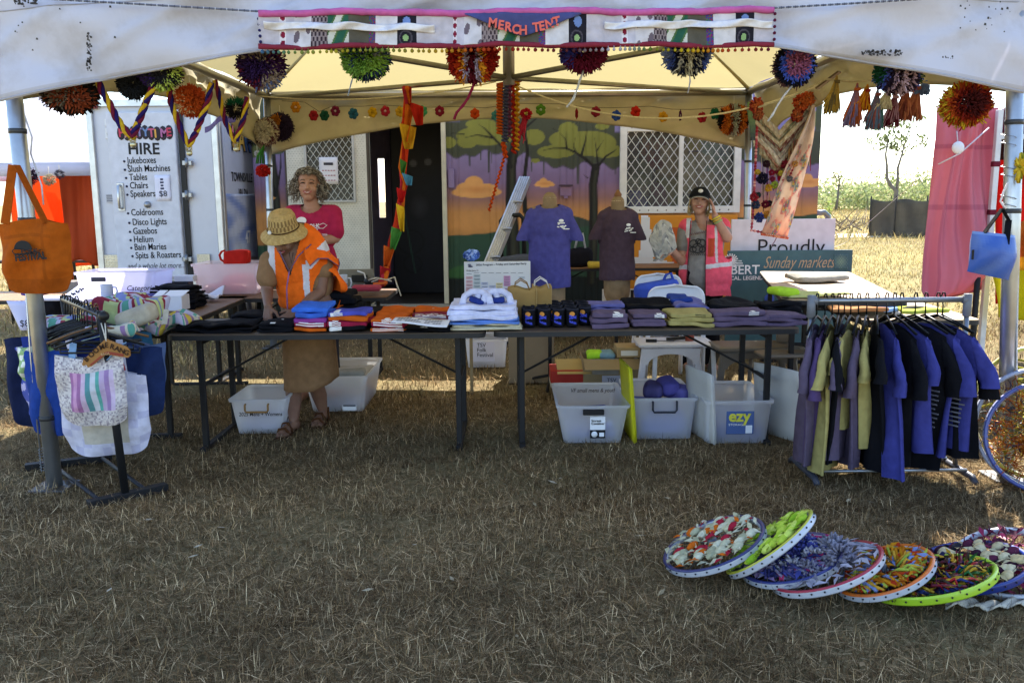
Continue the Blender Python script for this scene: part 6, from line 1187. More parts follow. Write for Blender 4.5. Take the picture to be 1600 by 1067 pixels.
    # sunny table things
    z = .855
    def cloth(label, px, py, sx, sy, sz, c, yaw=0, zz=.855, nm='folded_cloth', cat='cloth', seed=2): q = G(px, py, zz); m = MB(); m.rbox(q+V((0, 0, sz/2)), (sx, sy, sz), sz*.45, c, Matrix.Rotation(R(yaw), 3, 'Z'), n=10, amp=.012, wsc=14, seed=seed); tag(m.build(nm, CLOTH), label, cat)
    cloth('grey folded jacket on the far sunny table', 1275, 438, .42, .3, .05, H('#8f8a82'), 10); cloth('flat pale green folder on the far sunny table', 1272, 461, .42, .2, .02, H('#b5b878'), 4, nm='folder', cat='folder'); cloth('bright lime mesh bag at the corner of the far sunny table', 1223, 462, .17, .16, .055, H('#a3c834'), 20, nm='mesh_bag', cat='bag', seed=5)
    z = .775; cloth('tan and brown folded cloth on the near sunny table', 1340, 486, .36, .14, .03, H('#a5734a'), -8, .775); cloth('light blue cloth on the near sunny table', 1393, 485, .2, .14, .03, H('#8fb2dd'), 6, .775); cloth('yellow and green folded cloth on the near sunny table', 1440, 488, .3, .16, .03, H('#a8ae4a'), -5, .775); cloth('dark cloth roll on the near sunny table', 1422, 487, .16, .1, .035, H('#2a2c22'), 0, .775)
    # items on the brown table by the hut
    q = P(925, 413, 9.3); cloth('yellow folded cloth on the brown table by the hut', 932, 418, .2, .2, .06, H('#b5983a'), 0, .81); m = MB(); q = P(905, 402, 9.35); m.rbox(q, (.3, .2, .2), .06, H('#1b1a20'), n=8, amp=.012); m.tube([q+V((-.05, -.05, .1)), q+V((-.02, -.05, .22)), q+V((.03, -.05, .26)), q+V((.06, -.05, .1))], .012, H('#a9abb0'), 8); tag(m.build('black_bag', CLOTH), 'black bag with a silver handle between the two mannequins', 'bag')
    m = MB(); q = P(805, 428, 8.8); m.rbox(V((q.x, 8.8, .5)), (.5, .25, .6), .08, H('#3a3c44'), n=8, amp=.02); m.rbox(V((q.x+.02, 8.75, .86)), (.4, .2, .22), .07, H('#4c4f58'), n=8, amp=.015); tag(m.build('backpack', CLOTH), 'large dark grey pack standing behind the blue shirt mannequin', 'backpack')
# ================================================================ people and mannequins
def volume(shapes, vox=.006, smooth=4):
    """one continuous skin grown over tapered limbs and ellipsoids; returns points and quads"""
    mb = MB()
    for s in shapes:
        if s[0] == 'c':
            a, b, ra, rb = V(s[1]), V(s[2]), s[3], s[4]; d = b-a; L = max(d.length, 1e-4); n = 14; x, y = frame(d); t = d.normalized(); fl = s[5] if len(s) > 5 else (1, 1); ax = s[6] if len(s) > 6 else None
            if ax: x = (V(ax)-t*t.dot(V(ax))).normalized(); y = t.cross(x)
            prof = [(ra*math.sin(k*PI/10), -ra*math.cos(k*PI/10)) for k in range(0, 6)]+[(rb*math.cos(k*PI/10), L+rb*math.sin(k*PI/10)) for k in range(0, 6)]
            vs = []; fs = []
            for r, z in prof:
                for j in range(n): an = 2*PI*j/n; vs.append(a+t*z+x*(max(r, 1e-4)*math.cos(an)*fl[0])+y*(max(r, 1e-4)*math.sin(an)*fl[1]))
            for i in range(len(prof)-1):
                for j in range(n): fs.append((i*n+j, i*n+(j+1) % n, (i+1)*n+(j+1) % n, (i+1)*n+j))
            fs += [tuple(range(n))[::-1], tuple((len(prof)-1)*n+j for j in range(n))]; mb.add(vs, fs, (1, 1, 1))
        else: mb.ball(s[1], s[2], (1, 1, 1), 18, 12, s[3] if len(s) > 3 else None)
    me = bpy.data.meshes.new('tmp'); me.from_pydata([tuple(v) for v in mb.v], [], mb.f); o = bpy.data.objects.new('tmp', me); COL.objects.link(o)
    bpy_recalc(me)
    r = o.modifiers.new('r', 'REMESH'); r.mode = 'VOXEL'; r.voxel_size = vox; r.adaptivity = 0
    if smooth: q = o.modifiers.new('s', 'SMOOTH'); q.factor = .5; q.iterations = smooth
    dg = bpy.context.evaluated_depsgraph_get(); e = o.evaluated_get(dg); m2 = e.to_mesh(); n = len(m2.vertices); v = np.zeros(n*3); m2.vertices.foreach_get('co', v); f = [tuple(p.vertices) for p in m2.polygons]; e.to_mesh_clear(); bpy.data.objects.remove(o); bpy.data.meshes.remove(me)
    return v.reshape(-1, 3), f
def bpy_recalc(me):
    import bmesh
    b = bmesh.new(); b.from_mesh(me); bmesh.ops.recalc_face_normals(b, faces=b.faces); b.to_mesh(me); b.free()
def skin(name, parent, shapes, colf, vox=.006, smooth=4, m=None, cut=None, ripple=0, seed=3):
    v, f = volume(shapes, vox, smooth); fa = np.array([x if len(x) == 4 else (*x, x[-1]) for x in f]); c = v[fa].mean(1)
    if cut is not None: k = ~cut(c); fa = fa[k]; c = c[k]
    if ripple: v = v+np.stack([wob(v, 18, seed), wob(v, 22, seed+1), wob(v, 16, seed+2)], 1)*ripple
    mb = MB(); mb.v = [tuple(p) for p in v]; mb.f = [tuple(dict.fromkeys(q)) for q in fa.tolist()]; cols = colf(c) if callable(colf) else np.tile(np.array(colf), (len(c), 1)); mb.c = [tuple(x) for x in cols]; mb.s = [True]*len(mb.f)
    return mb.build(name, m or SKIN, parent)
def arr(n, c): return np.tile(np.array(c, float), (n, 1))
def hand(wrist, d, palm_n, side, s=1.0, curl=.5, spread=.12, thumb=.6):
    """palm, four fingers and thumb: d points to the fingers, palm_n out of the palm, side towards the thumb"""
    w = V(wrist); d = V(d).normalized(); pn = V(palm_n); pn = (pn-d*d.dot(pn)).normalized(); t = V(side); t = (t-d*d.dot(t)-pn*pn.dot(t)).normalized(); o = []
    k = w+d*.085*s
    for f in (-1, 0, 1): o.append(('c', w+d*.01+t*.012*f*s, k+t*.026*f*s, .017*s, .0125*s))
    for i, (off, l) in enumerate(((.030, .070), (.011, .078), (-.009, .073), (-.028, .058))):
        b = k+t*off*s; dd = (d+t*off*spread*14).normalized(); p = b; cu = curl*(.8+.12*i)
        for j, fr in enumerate((.46, .31, .23)):
            an = cu*(.5+j*.75); q = p+(dd*math.cos(an)+pn*math.sin(an))*l*fr*s; o.append(('c', p, q, (.0098-.0008*j)*s, (.009-.0009*j)*s)); p = q
    b = w+d*.028*s+t*.026*s; m1 = b+(d*.55+t*.75+pn*.25*thumb).normalized()*.042*s; m2 = m1+(d*.85+t*.3+pn*.4*thumb).normalized()*.034*s
    o += [('c', w+d*.015*s+t*.012*s, b, .016*s, .014*s), ('c', b, m1, .0135*s, .011*s), ('c', m1, m2, .0108*s, .0085*s)]
    return o
def head_shapes(c, F, U, s=1.0):
    """head centred c, facing F, up U; about .23 tall"""
    c = V(c); F = V(F).normalized(); U = (V(U)-F*F.dot(V(U))).normalized(); S_ = F.cross(U); M = Matrix((S_, F, U)).transposed()
    p = lambda x, y, z: c+(S_*x+F*y+U*z)*s
    e = lambda x, y, z, a, b, d: ('e', p(x, y, z), (a*s, b*s, d*s), M)
    o = [e(0, -.012, .035, .074, .092, .085), e(0, .012, -.02, .064, .075, .085), e(0, .035, -.078, .036, .042, .034), e(.036, .052, -.022, .026, .026, .026), e(-.036, .052, -.022, .026, .026, .026), e(0, .076, .032, .046, .016, .014),
         ('c', p(0, .084, .018), p(0, .1, -.018), .009*s, .012*s), e(.011, .09, -.022, .009, .01, .008), e(-.011, .09, -.022, .009, .01, .008), e(0, .079, -.052, .026, .012, .009), e(.076, -.005, .0, .010, .022, .032), e(-.076, -.005, .0, .010, .022, .032)]
    return o, p, M
def face_parts(parent, p, M, s, smile=True, closed=True):
    S_, F, U = M.col[0], M.col[1], M.col[2]
    for sx in (-1, 1):
        m = MB(); m.tube([p(sx*(.031+.017*math.cos(PI*k/6)), .083-.006*abs(math.cos(PI*k/6)), .012+.005*math.sin(PI*k/6)) for k in range(7)], [.002*s+.0026*s*math.sin(PI*k/6) for k in range(7)], H('#2a1a16'), 6); m.build('eye', SKIN, parent)
        m = MB(); m.tube([p(sx*(.014+.035*k/5), .088-.012*(k/5)**2, .034+.006*math.sin(PI*k/5)) for k in range(6)], [.0038*s]*6, H('#5f4a3e'), 6); m.build('eyebrow', SKIN, parent)
    m = MB()
    def ms(u, v): x = (u-.5)*.054; z = -.049+.012*(2*u-1)**2-(v-.5)*.011*(1-(2*u-1)**2); return p(x, .0925-.012*(2*u-1)**2+(.0), z)
    m.slab(ms, 12, 4, H('#d2cac0'), .004*s); m.build('teeth', SKIN, parent)
    m = MB()
    for sg in (-1, 1): m.tube([p((u-.5)*.062, .0925-.011*(2*u-1)**2, -.049+.011*(2*u-1)**2+sg*.0062*(1-(2*u-1)**2)) for u in [k/10 for k in range(11)]], [.003*s+.0012*s*math.sin(PI*k/10) for k in range(11)], H('#9c4a4a'), 6)
    m.build('lips', SKIN, parent)
SK1, SK2, SK3 = H('#7c5a48'), H('#a87c66'), H('#b08470')
def skincol(base, seed=1):
    def f(c): n = len(c); k = .5+.5*wob(c, 40, seed); return np.array(base)*(1-.12*k[:, None])+np.array(H('#8f4a3a'))*.06*k[:, None]
    return f
LOGO_W = mat('shirt_print_white', H('#dcd6d6'), .85, var=.1)
def strands(mb, p, n, rs, cols, r0, fn, seg=6, r=.0022):
    for i in range(n):
        pts = fn(rs)
        mb.tube(pts, [r*(1-.6*k/(len(pts)-1)) for k in range(len(pts))], cols[rs.randint(len(cols))], 4, cap=False)

def woman_red():
    """curly grey hair, crimson festival T shirt, standing behind"""
    Y = 6.55; hc = P(482, 291, Y); x0 = hc.x; t = thing('person', 'smiling woman with curly grey hair and a crimson festival T-shirt', 'person', (x0, Y+.05, 0)); F = V((.12, -1, .04)).normalized(); U = V((.03, .0, 1)); hs, p, M = head_shapes(hc, F, U, 1.04)
    sh = hc.z-.17; B = [('c', hc+V((0, .02, -.06)), (x0+.01, Y+.045, sh+.0), .05, .058), ('c', (x0-.13, Y+.05, sh-.03), (x0+.15, Y+.05, sh-.03), .055, .055), ('e', (x0+.01, Y+.05, sh-.16), (.17, .115, .2)), ('e', (x0+.01, Y+.055, sh-.42), (.15, .11, .2)), ('e', (x0+.01, Y+.06, sh-.62), (.18, .13, .16))]
    for s in (-1, 1): B += [('c', (x0+.01+s*.09, Y+.06, sh-.66), (x0+s*.1, Y+.04, .5), .085, .055), ('c', (x0+s*.1, Y+.04, .5), (x0+s*.11, Y+.07, .09), .052, .036), ('c', (x0+s*.11, Y+.06, .045), (x0+s*.12, Y-.09, .03), .04, .028)]
    # her left arm (right in the picture) bent across, other arm hidden behind the hat
    sL = V((x0+.165, Y+.05, sh-.05)); eL = V((P(521, 362, Y).x+.01, Y+.0, P(521, 372, Y).z)); wL = V((P(502, 378, Y).x, Y-.14, P(500, 377, Y).z)); B += [('c', sL, eL, .052, .041), ('c', eL, wL, .041, .028)]+hand(wL, (-1, -.35, .12), (0, 1, -.3), (0, -.2, 1), .95, .55)
    sR = V((x0-.15, Y+.05, sh-.05)); eR = V((x0-.23, Y+.02, sh-.32)); wR = V((x0-.03, Y-.15, sh-.40)); B += [('c', sR, eR, .05, .04), ('c', eR, wR, .04, .028)]+hand(wR, (1, -.3, .02), (0, 1, -.2), (0, -.1, 1), .95, .6)
    skin('body', t, B+hs, skincol(SK2, 4), .0055); face_parts(t, p, M, .98)
    cr = H('#a3264a'); TS = [('e', (x0+.01, Y+.05, sh-.15), (.195, .135, .2)), ('e', (x0+.01, Y+.055, sh-.42), (.178, .14, .24)), ('e', (x0+.01, Y+.055, sh-.6), (.2, .15, .1)), ('c', (x0-.14, Y+.05, sh-.035), (x0+.165, Y+.05, sh-.035), .07, .07), ('c', sL, sL.lerp(eL, .72), .07, .075), ('c', sR, sR.lerp(eR, .72), .07, .075)]
    nk = V((x0+.01, Y-.02, sh+.055))
    skin('t_shirt', t, TS, cr, .007, 5, CLOTH, cut=lambda c: (np.hypot(c[:, 0]-nk.x, (c[:, 1]-nk.y)*.8)**2/.0082+(c[:, 2]-nk.z)**2/.0075) < 1, ripple=.004)
    m = MB()
    for k in range(12): a = 2*PI*k/12; b = 2*PI*(k+1)/12; q = lambda an: V((P(477, 345, Y).x+.037*math.cos(an), Y-.118, P(477, 344, Y).z+.026*math.sin(an))); m.add([q(a), q(b), V((P(477, 345, Y).x, Y-.119, P(477, 344, Y).z))], [(0, 1, 2)], WHITE)
    m.tube([P(488, 354, Y-.12), P(498, 352, Y-.118), P(505, 349, Y-.11), P(511, 352, Y-.1), P(505, 357, Y-.11), P(496, 357, Y-.118)], .0022, WHITE, 5); m.build('print', PAINT, t)
    text('FOLK', .042, P(479, 357, Y-.125), V((1, -.02, .05)), V((0, 0, 1)), LOGO_W, t, bold=.03, sx=.95); text('FESTIVAL', .05, P(466, 366.5, Y-.127), V((1, -.02, .06)), V((0, 0, 1)), LOGO_W, t, bold=.035, sx=.78); text('6-8 JUNE 2026', .019, P(487, 369, Y-.125), V((1, 0, .03)), V((0, 0, 1)), LOGO_W, t, bold=.02)
    pants = [('e', (x0+.01, Y+.06, sh-.66), (.19, .14, .12))]+[q for s in (-1, 1) for q in (('c', (x0+.01+s*.09, Y+.06, sh-.68), (x0+s*.1, Y+.04, .5), .1, .07), ('c', (x0+s*.1, Y+.04, .5), (x0+s*.11, Y+.07, .12), .07, .055))]; skin('trousers', t, pants, H('#2c2c36'), .009, 4, CLOTH)
    rs = np.random.RandomState(8); hm = MB(); cols = [H(x) for x in ('#7d746b', '#9a9187', '#5f574f', '#b0a79b', '#4c443d', '#6b6258')]
    def fn(r):
        while True:
            d = V(r.normal(size=3)).normalized(); x, y, z = d.dot(M.col[0]), d.dot(M.col[1]), d.dot(M.col[2])
            if y > .45 and z < .55: continue
            if z < -.75: continue
            break
        a = p(x*.078, y*.09-.01, .035+z*.082); o_ = (d+V((0, 0, -.35 if z < .5 else .1))).normalized(); u, w = frame(o_); ph = r.rand()*6; L = r.uniform(.035, .08)*(1.25 if z < .25 else .7); R_ = r.uniform(.008, .016)
        return [a+o_*L*k/8+(u*math.cos(ph+k*1.25)+w*math.sin(ph+k*1.25))*R_*min(1, k/2)+V((0, 0, -.03*(k/8)**2)) for k in range(9)]
    strands(hm, p, 760, rs, cols, 0, fn, r=.0038); hm.build('hair', YARN, t)
    MB().ball(p(.078, .0, -.05), .009, H('#d8d4cc'), 8, 6).build('earring', METAL, t)

def woman_hat():
    """bending over the table in a straw hat and orange vest"""
    Y = G(470, 668).y+.03; x0 = P(470, 500, Y).x; t = thing('person', 'woman in a straw hat and orange safety vest sorting shirts at the table', 'person', (x0, Y, 0))
    Hc = P(446, 372, Y-.10); F = V((-.35, -.75, -.62)).normalized(); U = V((-.05, -.6, .8)); hs, p, M = head_shapes(Hc, F, U, .98)
    ch = P(462, 412, Y-.02); sc = V((ch.x, Y-.02, P(460, 402, Y).z)); wz = P(470, 495, Y).z; hip = V((x0+.04, Y+.05, .88)); shL = P(421, 412, Y-.02); shR = P(505, 408, Y+.0); shL.z = P(421, 408, Y).z
    B = [('c', Hc+V((.02, .05, -.06)), sc+V((0, 0, -.01)), .05, .058), ('c', shL+V((.03, 0, -.02)), shR+V((-.03, 0, -.02)), .06, .06), ('e', (sc+hip)/2+V((-.01, 0, .13)), (.175, .125, .2)), ('e', hip+V((0, 0, .12)), (.165, .13, .18)), ('e', hip+V((0, 0, -.05)), (.185, .145, .16))]
    f1 = G(447, 680); f2 = G(500, 664); kn1 = P(458, 603, Y+.02); kn2 = P(493, 600, Y+.06)
    for f, kn, s in ((f1, kn1, -1), (f2, kn2, 1)):
        an = V((f.x+.03*(1 if s < 0 else 0), f.y+.1, .085)); B += [('c', hip+V((s*.085, 0, -.1)), kn, .088, .058), ('c', kn, kn.lerp(an, .45)+V((0, .018, 0)), .056, .053), ('c', kn.lerp(an, .45)+V((0, .018, 0)), an, .053, .034), ('e', an+V((0, .03, -.045)), (.034, .045, .04)), ('c', an+V((0, 0, -.04)), V((f.x-.02, f.y-.03, .03)), .034, .028), ('c', V((f.x-.035, f.y-.03, .026)), V((f.x-.03, f.y-.09, .02)), .02, .013), ('c', V((f.x+.0, f.y-.03, .026)), V((f.x-.0, f.y-.085, .02)), .019, .011), ('c', V((f.x+.025, f.y-.02, .024)), V((f.x+.026, f.y-.07, .018)), .016, .01)]
    eL = P(417, 455, Y-.08); wL = P(419, 478, Y-.22); wL.z = P(419, 479, Y-.22).z; eR = P(500, 455, Y-.04); wR = P(464, 486, Y-.24)
    B += [('c', shL, eL, .05, .04), ('c', eL, wL, .04, .027), ('c', shR, eR, .052, .043), ('c', eR, wR, .043, .028)]
    B += hand(wL, (.05, -.5, -.75), (.35, .7, -.3), (1, 0, .1), 1.0, .5)+hand(wR, (-.75, -.5, -.5), (-.2, .5, -.7), (-.4, -.6, .6), 1.0, .35)
    skin('body', t, B+hs, skincol(SK1, 6), .0055)
    face_parts(t, p, M, .98)
    br = H('#86674a'); T = [('e', (sc+hip)/2+V((-.01, 0, .13)), (.195, .145, .22)), ('e', hip+V((0, 0, .12)), (.185, .15, .22)), ('c', shL+V((.02, 0, -.02)), shR+V((-.02, 0, -.02)), .074, .074), ('c', shL, shL.lerp(eL, .55), .07, .078), ('c', shR, shR.lerp(eR, .3), .068, .07)]
    skin('shirt', t, T, br, .007, 5, CLOTH, cut=lambda c: ((c[:, 0]-sc.x)**2/.0052+(c[:, 1]-(sc.y-.1))**2/.012+(c[:, 2]-(sc.z+.02))**2/.016) < 1, ripple=.004)
    # skirt
    m = MB(); top = P(470, 505, Y); hem = P(485, 606, Y)
    prof = []
    def sk(u, v):
        a = 2*PI*u; z = hip.z+.02+(hem.z+.015*math.sin(a*1.0+1.3)+(.05*max(0, math.cos(a-.2)))-hip.z-.02)*v; w = .164+.016*v; cx = hip.x-.01+.012*v; return V((cx+w*math.cos(a)*(1+.04*math.sin(a*6)*v), Y+.05+(.145+.03*v)*math.sin(a)*(1+.06*math.sin(a*5+1)*v), z))
    m.slab(sk, 48, 18, br, .004); m.build('skirt', CLOTH, t)
    # vest: shell outside the shirt, open V neck, flared shoulder on the right
    og, sv = np.array(H('#e8661a')), np.array(H('#c9c6cc'))
    VS = [('e', (sc+hip)/2+V((-.01, 0, .12)), (.212, .162, .25)), ('e', hip+V((0, 0, .10)), (.205, .17, .24)), ('e', hip+V((.02, 0, -.02)), (.215, .175, .1)), ('c', shL+V((.05, 0, -.015)), shR+V((-.02, 0, -.012)), .084, .084), ('c', shR+V((-.03, 0, -.01)), shR+V((.10, .03, -.16)), .085, .06, (1, .7)), ('c', shR+V((.02, .04, -.1)), shR+V((.06, .06, -.33)), .075, .05)]
    xz = lambda px, py: (P(px, py, Y-.15).x, P(px, py, Y-.15).z)
    def vc(c):
        o = np.tile(og, (len(c), 1)); x = 800+c[:, 0]*FPX/(c[:, 1]); z = c[:, 2]; py = 312+(CAMZ-z)*FPX/c[:, 1]*1.0
        front = c[:, 1] < Y+.02
        s1 = front & (np.abs(x-(427-(py-380)*.03)) < 5.5) & (py < 450); s2 = front & (np.abs(x-(492-(py-395)*.9)) < 8) & (py > 385) & (py < 408) ; s2 = front & (np.abs((x-492)+(py-400)*1.1) < 11) & (py < 415) & (x > 478); s3 = front & (np.abs(x-(478+(py-430)*.06)) < 5) & (py > 408) & (py < 462); s4 = np.abs(py-491) < 6
        o[s1 | s2 | s3 | s4] = sv; return o
    def vcut(c):
        x = 800+c[:, 0]*FPX/c[:, 1]; py = 312+(CAMZ-c[:, 2])*FPX/c[:, 1]
        neck = (c[:, 1] < Y+.03) & (py < 424) & (np.abs(x-(452+(py-380)*.05)) < (424-py)*.36+1)
        armR = ((c-np.array(shR+V((.03, -.06, -.2))))**2/np.array([.0075, .03, .02])).sum(1) < 1; armL = ((c-np.array(shL+V((-.03, 0, -.11))))**2/np.array([.0035, .04, .016])).sum(1) < 1
        bot = c[:, 2] < P(470, 503, Y).z-.02
        return neck | armR | armL | bot
    skin('safety_vest', t, VS, vc, .006, 5, CLOTH, cut=vcut, ripple=.005)
    m = MB(); pp = lambda x, y, d=.0: P(x, y, Y-.185-d); m.tube([pp(432, 382, -.08), pp(440, 400), pp(452, 424, .005), pp(466, 400), pp(486, 382, -.08)], .0045, H('#6f5670'), 6); m.tube([pp(452, 424, .005), pp(448, 450), pp(449, 480), pp(449, 498)], .0045, H('#8a5a86'), 6); m.build('piping', CLOTH, t)
    m = MB(); m.tube([P(452, 395, Y-.15), P(455, 412, Y-.17), P(458, 395, Y-.15)], .0025, BLACK, 5); m.build('lanyard', CLOTH, t)
    m = MB(); fl = lambda pts: [P(x, y, Y+d) for x, y, d in pts]
    for A, Bq in ((((474, 384, -.1), (490, 380, -.04), (508, 388, .02), (528, 406, .06)), ((484, 416, -.2), (497, 404, -.17), (512, 404, -.12), (529, 416, .0))), (((529, 404, .06), (531, 412, .05), (526, 428, .06), (515, 444, .08)), ((512, 404, .14), (508, 415, .14), (506, 430, .13), (505, 446, .12))), (((496, 424, .08), (508, 430, .06), (518, 436, .08), (521, 446, .12)), ((478, 500, -.06), (495, 482, .0), (512, 470, .06), (523, 466, .14)))):
        a_, b_ = fl(A), fl(Bq)
        def fn(u, v):
            k = min(int(u*3), 2); f = u*3-k; return a_[k].lerp(a_[k+1], f).lerp(b_[k].lerp(b_[k+1], f), v)+V((0, -.03*math.sin(PI*v)-.012*math.sin(u*9+v*4), 0))
        m.slab(fn, 18, 10, lambda u, v: tuple(og), .005)
    for k in range(2): m.tube([P(x, y, Y+d-.012) for x, y, d in (((484, 416, -.2), (497, 404, -.17), (512, 404, -.12), (529, 416, .0)), ((529, 405, .06), (531, 412, .05), (526, 428, .06), (515, 444, .08)))[k]], .0035, H('#6f5670'), 5)
    m.build('vest_flap', CLOTH, t)
    # straw hat
    hm = MB(); st = H('#b09058'); hU = V((-.02, -.38, .93)).normalized(); hF = V((-.3, -.9, -.3)); hF = (hF-hU*hU.dot(hF)).normalized(); hS = hF.cross(hU); HM = Matrix((hS, hF, hU)).transposed(); ho = Hc+hU*.062+V((-.005, .01, 0)); NR = 48; prof = [(.0, .122), (.042, .125), (.074, .116), (.088, .088), (.093, .05), (.098, .02), (.103, .0), (.122, -.012), (.138, -.022), (.152, -.035), (.153, -.039), (.138, -.027), (.102, -.006), (.09, .03)]
    vs = []; fs = []; cc = []
    for i, (r, z) in enumerate(prof):
        for j in range(NR):
            a = 2*PI*j/NR; wv = (.016*math.sin(a*3+1)+.012*math.sin(a*2))*max(0, (r-.115)/.07); dent = -.02*math.exp(-(r/.05)**2) if z > .09 else 0; vs.append(ho+HM @ V((r*math.cos(a)*.95, r*math.sin(a)*1.08, z+wv+dent)))
    for i in range(len(prof)-1):
        for j in range(NR): fs.append((i*NR+j, i*NR+(j+1) % NR, (i+1)*NR+(j+1) % NR, (i+1)*NR+j)); cc.append(lerp(st, H('#6b5230'), .75) if (i in (3, 4) and (j+i) % 2) else lerp(st, H('#c9ab72'), random.random()*.5))
    hm.add(vs, fs, cc); hat = hm.build('straw_hat', mat('straw', None, .9, var=.25, scale=60, bump=.5, bscale=130), t)
    b = MB(); b.tube([ho+HM @ V((.1035*math.cos(a)*.95, .1035*math.sin(a)*1.08, .012)) for a in [2*PI*k/24 for k in range(24)]], .0045, H('#4a3522'), 6, closed=True); b.build('hat_band', CLOTH, hat); MB().ball(ho+HM @ V((.03, .115, .022)), (.013, .008, .013), H('#d9d6d0'), 10, 6).build('badge', PLAS, hat)
    # hair wisps at the nape, bracelet, sandals
    MB().tube([wL+V((-.028, .02, .02)), wL+V((0, -.012, .018)), wL+V((.03, .02, .02)), wL+V((0, .045, .024))], .004, H('#c9a06a'), 6, closed=True).build('bracelet', CLOTH, t)
    for f, s in ((f1, -1), (f2, 1)):
        m = MB(); m.rbox((f.x-.005, f.y+.01, .007), (.095, .25, .014), .006, H('#4a2f22')); 
        for y in (-.05, .02): m.tube([V((f.x-.05, f.y+y, .01)), V((f.x-.03, f.y+y, .055+.02*(y > 0))), V((f.x+.01, f.y+y, .06+.02*(y > 0))), V((f.x+.045, f.y+y, .01))], .009, H('#50321f'), 6)
        m.tube([V((f.x-.045, f.y+.08, .02)), V((f.x-.02, f.y+.14, .09)), V((f.x+.03, f.y+.14, .09)), V((f.x+.045, f.y+.08, .02))], .008, H('#50321f'), 6); m.build('sandal', CLOTH, t)

